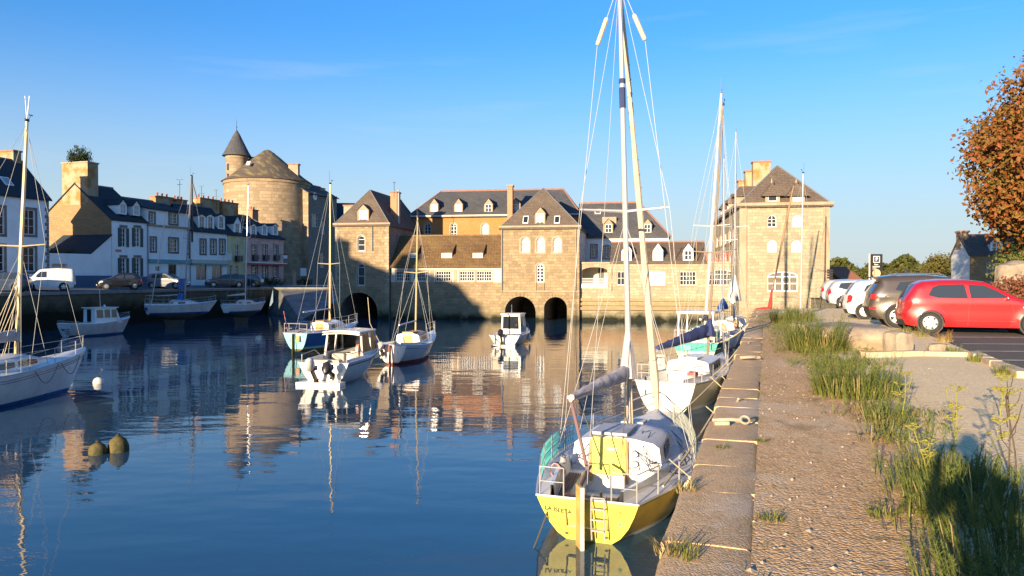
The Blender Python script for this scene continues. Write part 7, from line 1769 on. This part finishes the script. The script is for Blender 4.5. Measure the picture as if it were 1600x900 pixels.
# small tufts on the path and in the joints
TUFT = 'grass tufts growing on the path'
proto = None
for i, (px, py, s, lab) in enumerate(((1383, 808, 1.0, 'bright green tuft alone on the path'), (1070, 868, .9, 'grass tuft in the nearest coping joint'), (1205, 812, .7, 'small tuft on the joint line of path and coping'), (1128, 700, .5, 'tiny tuft on the coping beside the yellow yacht'), (1072, 765, .9, 'pale dry tuft on the quay edge by the yellow yacht'), (1440, 800, .8, 'green tuft at the edge of the path weeds'), (1045, 860, .9, 'pale dry tuft sprouting from the quay face'), (1190, 690, .5, 'mossy tuft on the path joint by the mooring ring'))):
    q = G(px, py, QZ); dry = 'dry' in lab
    clump('grass_tuft', lab, 'grass tuft', q.x, q.y, (('blades', G_DRY if dry else G_FRESH, blades, (70, .13 * s, .10 * s, 1.2, .004)), ('dry_blades', G_DRY, blades, (14, .13 * s, .11 * s, 1.3, .004))), TUFT, 120 + i, QZ)
# moss and grass in the joint between path and coping
mb = MB(); r = random.Random(5)
for _ in range(150):
    y_ = r.uniform(3.5, 26); x = xe(y_) + .56 + r.gauss(0, .03)
    if math.sin(y_ * 3.1) + r.uniform(-1, 1) > .35: blades(mb, r, (x, y_, QZ), 7, .055, .05, 1.2, .004)
mb.build('grass', G_FRESH, kind='stuff')
# ground stones: boulders at the edge of the car park
def boulder(x, y, s, label, seed, squ=(1, 1, 1), rz=0, flat=.0, m=None):
    r = random.Random(seed); bm = bmesh.new(); bmesh.ops.create_cube(bm, size=1.0); bmesh.ops.subdivide_edges(bm, edges=bm.edges, cuts=4, use_grid_fill=True)
    for v in bm.verts:
        c = v.co.copy(); k = .5 / max(abs(c.x), abs(c.y), abs(c.z)); sph = c.normalized() * .56; v.co = c.lerp(sph, .38)
        w = Vector((math.sin(c.y * 7 + seed), math.sin(c.z * 6 + seed * 2), math.sin(c.x * 8 + seed * 3))); v.co += w * .035 + Vector((r.uniform(-1, 1), r.uniform(-1, 1), r.uniform(-1, 1))) * .018
    for v in bm.verts: v.co = Vector((v.co.x * squ[0] * s, v.co.y * squ[1] * s, v.co.z * squ[2] * s))
    me = bpy.data.meshes.new('boulder'); bm.to_mesh(me); bm.free(); me.materials.append(m or BOULD); me.polygons.foreach_set('use_smooth', [True] * len(me.polygons)); me.set_sharp_from_angle(angle=R(38))
    o = bpy.data.objects.new('boulder', me); COL.objects.link(o); o.location = (x, y, gz(x, y) + squ[2] * s * (.38 - flat)); o.rotation_euler = (0, 0, rz); tag(o, label, 'boulder'); return o
BOULD = mat('granite_boulder', (.36, .29, .20), .9, (.24, .19, .14), 3, .8, 14)
q = G(1410, 553, 2.38); boulder(q.x, q.y + .2, .62, 'squared granite block at the corner of the gravel', 3, (.72, .8, .85), .2)
q = G(1358, 548, 2.38); boulder(q.x + .1, q.y + 1.4, 1.5, 'large low granite slab left of the squared block', 5, (1.15, 1.5, .42), -.3, .05)
q = G(1318, 530, 2.38); boulder(q.x, q.y + 1.6, 1.3, 'low rounded rock beside the tall weed clump', 9, (.9, 1.3, .34), .3, .08)
q = G(1466, 550, 2.38); boulder(q.x, q.y, .42, 'small flat stone beside the rear wheel of the red hatchback', 7, (1.0, .7, .5), -.1)
q = G(1433, 549, 2.38); boulder(q.x, q.y + .9, .3, 'small stone between the squared block and the red hatchback', 8, (1, .8, .6), .5)
p = D(1588, 434, 31.5); b_ = boulder(p.x, p.y, 1.2, 'big pale boulder under the shrub at the right edge', 11, (1.2, .9, 1.3), .2); b_.location.z = 2.4 + 1.45
for i, (px, py, s) in enumerate(((1440, 527, .8), (1475, 535, .9), (1490, 555, .7), (1525, 566, .6), (1568, 586, .6), (1415, 520, .7))):
    q = G(px, py, 2.38); lab = ('rusty weed tuft before the rear wheel of the red hatchback', 'ginger weed tuft beside the rear wheel of the red hatchback', 'green tuft right of the small flat stone', 'low tuft on the asphalt edge', 'straggling tuft on the asphalt edge at the far right', 'weed tuft under the bumper of the red hatchback')[i]
    clump('weed_tuft', lab, 'weeds', q.x, q.y, (('blades', G_FRESH if i in (2, 3, 4) else G_DRY, blades, (90, .34 * s, .24 * s, .7, .006)), ('leaves', G_RUST if i == 1 else G_DEEP, feather, (16, .36 * s, .2 * s))), None, 150 + i)
# loose stones on the path
PEB = mat('pale_pebble', (.42, .36, .28), .9, (.28, .23, .17), 8)
mb = MB(); r = random.Random(9)
for i in range(900):
    y_ = 3.6 + 14 * r.random() ** 1.6; x = lerp(xe(y_) + .5, xl(y_), r.random()); s = r.uniform(.006, .02) * (1.4 if r.random() < .1 else 1)
    z = gz(x, y_) + s * .3; v = [Vector((a * s * r.uniform(.7, 1.3), b * s * r.uniform(.7, 1.3), c * s * .6 * r.uniform(.7, 1.2))) + Vector((x, y_, z)) for a, b, c in ((1, 0, 0), (-1, 0, 0), (0, 1, 0), (0, -1, 0), (0, 0, 1), (0, 0, -1))]
    mb.add(v, [(0, 2, 4), (2, 1, 4), (1, 3, 4), (3, 0, 4), (2, 0, 5), (1, 2, 5), (3, 1, 5), (0, 3, 5)])
mb.build('pebbles', PEB, kind='stuff')
# ------------------------------------------------------------------ street furniture, aerials, the photographer
p = D(1369, 434, 62); t = thing('parking_sign', 'tall black car park sign with a white P square rising above the parked cars', 'sign', (p.x, p.y, 2.55), R(0))
zt = D(1369, 397, 62).z - 2.55; zb = D(1369, 426, 62).z - 2.55; w = 19.5 / F * 62
MB().box((0, .06, (zt + .2) / 2), (w, .12, zt - .2)).build('board', mat('sign_black', (.018, .018, .02), .45), t)
MB().box((-w / 2 - .02, .06, (zt + .2) / 2), (.05, .14, zt - .16)).build('edge_strip', WHITE, t)
zc = zt - .42
MB().box((.02, -.012, zc), (.52, .02, .52)).build('square', WHITE, t); MB().box((.02, -.024, zc), (.44, .01, .44)).build('square', mat('sign_blue', (.06, .06, .10), .5), t)
def plate(txt, s, m, x, z, par, y=-.032): return text_mesh(txt, s, m, 'lettering', par, Matrix.Translation((x, y, z)) @ Matrix.Rotation(R(90), 4, 'X'))
plate('P', .36, WHITE, .02, zc, t); plate('Port', .17, WHITE, 0, zc - .42, t, -.01); plate('PAYANT', .15, WHITE, 0, zc - .60, t, -.01)
MB().lathe([(.33, 0), (.33, .02), (.26, .02)], 24, (.02, -.005, zc - 1.12), Matrix.Rotation(R(90), 3, 'X')).build('emblem', mat('sign_gold', (.5, .42, .22), .5), t)
for px, y_, lab in ((1296.5, 60, 'small stacked signpost by the corner of the pale mill'), (1417, 70, 'small dark signpost among the trees right of the parking sign')):
    p = D(px, 434, y_); t = thing('signpost', lab, 'sign', (p.x, p.y, 2.5)); zt = D(px, 420, y_).z - 2.5
    MB().tube([(0, 0, 0), (0, 0, zt)], .04, 6).build('post', DARKM, t)
    for k in range(4): MB().box((0, -.03, zt - .12 - .19 * k), (.45, .05, .14)).build('board', DARKM, t)
p = D(1366, 434, 45); t = thing('street_lamp', 'thin pale post between the parked cars and the parking sign', 'post', (p.x, p.y, 2.58)); MB().tube([(0, 0, 0), (0, 0, 1.9)], .04, 6).box((0, 0, 1.95), (.16, .16, .14)).build('post', ASHLAR, t)
p = D(1316, 434, 75); B = Bld('bungalow', 'tiny red brick gable showing between the skyline trees', 'house', (p.x, p.y), R(20)); B.walls(0, 2.2, 4, 2.3, 3.9, BRICK_CH, BRICK_CH, gl=5, gr=5); B.roof(0, 2.2, 0, 4, 3.9, 5, mat('red_tile', (.30, .12, .06), .8), 'x')
def aerial(px, ptop, pbase, y_, lab, els=((0, .7), (.25, .5))):
    p = D(px, pbase, y_); zt = D(px, ptop, y_).z - p.z; t = thing('aerial', lab, 'aerial', p); MB().tube([(0, 0, -.6), (0, 0, zt)], .025, 5).build('mast', DARKM, t)
    for dz, w in els: MB().tube([(-w / 2, 0, zt - dz), (w / 2, 0, zt - dz + .06)], .02, 4).tube([(-w * .3, -.25, zt - dz + .02), (-w * .3, .25, zt - dz + .02)], .015, 4).tube([(w * .3, -.25, zt - dz + .04), (w * .3, .25, zt - dz + .04)], .015, 4).build('element', DARKM, t)
aerial(281, 281, 318, 88, 'tall television aerial above the roofs of the white shop', ((0, .8), (.55, .6))); aerial(315, 291, 318, 92, 'television aerial left of the castle tower', ((0, .6), (.9, .7))); aerial(338, 297, 320, 95, 'low television aerial nearest the castle tower', ((0, .4), (.8, .8))); aerial(616, 284, 300, 76, 'small aerial on the brick chimney of the left mill', ((.1, .3),))
p = D(300, 322, 86); t = thing('telegraph_pole', 'dark telegraph pole with a bracing strut above the shop roof', 'pole', p); zt = D(300, 274, 86).z - p.z
MB().tube([(0, 0, -4), (0, 0, zt)], .12, 6).build('pole', DARKM, t); MB().tube([(.06, 0, zt - .8), (.55, 0, zt - 2.6)], .07, 5).build('strut', DARKM, t)
for px, pt, pb, y_, lab in ((474, 419, 431, 107, 'white square notice on the castle wall'), (446, 399, 404, 101, 'small white hanging sign at the corner of the pink house')):
    a = D(px, pt, y_); c = D(px, pb, y_); t = thing('sign', lab, 'sign', (a.x, y_, c.z)); MB().box((0, 0, (a.z - c.z) / 2), (.8 if px > 460 else .5, .06, a.z - c.z)).build('board', WHITE, t); MB().tube([(.2, .05, -1.5), (.2, .05, .2)] if px > 460 else [(-.8, .05, a.z - c.z + .1), (.3, .05, a.z - c.z + .1)], .03, 5).build('bracket', DARKM, t)
p = D(285, 434, 72); t = thing('litter_bin', 'blue box on the quay edge behind the white sailboat aground', 'bin', (p.x, p.y, 2.85)); MB().box((0, 0, .5), (.6, .5, 1.0)).build('body', mat('blue_bin', (.03, .10, .30), .5), t); MB().box((0, 0, 1.03), (.66, .56, .07)).build('lid', mat('blue_bin', (.03, .10, .30)), t)
p = D(460, 434, 96); t = thing('pedestrian_gate', 'pale square pillar at the foot of the castle wall', 'pillar', (p.x, p.y, 3.0)); MB().box((0, 0, .8), (.35, .35, 1.6)).build('shaft', ASHLAR, t); MB().box((0, 0, 1.66), (.45, .45, .12)).build('cap', ASHLAR, t)
# the photographer, standing on the path and holding a phone up; the shadow lies on the gravel
def person(x, y, z, face):
    t = thing('person', 'person in a dark jacket taking the photograph, whose long shadow lies across the gravel', 'person', (x, y, z), face)
    J = [(0, 0, .95), (0, 0, 1.18), (0, .0, 1.40), (0, .02, 1.50), (0, .03, 1.60), (0, .03, 1.72)]
    rad = [.17, .15, .17, .062, .095, .085]; E = [(0, 1), (1, 2), (2, 3), (3, 4), (4, 5)]
    for s in (1, -1):
        o = len(J); J += [(.10 * s, 0, .90), (.11 * s, .02, .50), (.11 * s, -.03, .09), (.12 * s, .15, .04)]; rad += [.105, .072, .05, .042]; E += [(0, o), (o, o + 1), (o + 1, o + 2), (o + 2, o + 3)]
        o = len(J); J += [(.19 * s, 0, 1.42), (.30 * s, .12, 1.26), (.13 * s, .33, 1.50), (.10 * s, .37, 1.57)]; rad += [.068, .052, .036, .034]; E += [(2, o), (o, o + 1), (o + 1, o + 2), (o + 2, o + 3)]
        h = o + 3; hx, hy, hz = J[h]
        for k, (dx, dz, ln) in enumerate(((.012, .05, .055), (.004, .035, .065), (-.004, .018, .06), (-.012, .002, .045))):
            o2 = len(J); J += [(hx + dx * s, hy + .025, hz + dz), (hx + (dx - ln * .6) * s, hy + .05, hz + dz + .01), (hx + (dx - ln) * s, hy + .03, hz + dz + .005)]; rad += [.009, .0085, .007]; E += [(h, o2), (o2, o2 + 1), (o2 + 1, o2 + 2)]
        o2 = len(J); J += [(hx - .025 * s, hy - .02, hz + .01), (hx - .05 * s, hy - .02, hz + .03)]; rad += [.011, .008]; E += [(h, o2), (o2, o2 + 1)]
    me = bpy.data.meshes.new('body'); me.from_pydata(J, E, []); o = bpy.data.objects.new('body', me); COL.objects.link(o); o.parent = t
    md = o.modifiers.new('skin', 'SKIN'); md.use_smooth_shade = True
    for v, q in zip(me.skin_vertices[0].data, rad): v.radius = (q, q)
    me.skin_vertices[0].data[0].use_root = True
    sb = o.modifiers.new('sub', 'SUBSURF'); sb.levels = 2; sb.render_levels = 2
    me.materials.append(mat('dark_jacket', (.05, .055, .07), .85, (.04, .045, .06), 5))
    SKIN = mat('skin', (.48, .28, .19), .55)
    MB().lathe([(.02, -.12), (.06, -.10), (.085, -.03), (.092, .05), (.08, .11), (.03, .145)], 16, (0, .045, 1.635), None, 0, .88, 1.08).lathe([(.004, -.02), (.016, -.015), (.012, .03), (.003, .04)], 6, (0, .155, 1.63)).build('head', SKIN, t, smooth=True)
    for s in (1, -1): MB().lathe([(.003, -.012), (.014, 0), (.003, .012)], 8, (.033 * s, .135, 1.655)).build('eye', WHITE, t); MB().lathe([(.003, -.03), (.02, -.01), (.022, .015), (.004, .03)], 8, (.083 * s, .04, 1.635), None, 0, .5, 1).build('ear', SKIN, t)
    MB().box((0, .137, 1.585), (.045, .01, .01)).build('mouth', mat('lip', (.35, .14, .12), .6), t)
    MB().lathe([(.095, -.06), (.105, .02), (.09, .10), (.04, .145), (.005, .15)], 16, (0, .025, 1.65), None, 0, .92, 1.0).build('hair', mat('brown_hair', (.06, .035, .02), .8), t, smooth=True)
    ph = MB().box((0, 0, 0), (.15, .009, .075)).build('phone', BLACKP); ph.location = t.matrix_basis @ Vector((0, .40, 1.60)); ph.rotation_euler = (0, 0, face); tag(ph, 'black phone held up in both hands of the person taking the photograph', 'phone')
    return t
person(.02, -.52, QZ, 0)
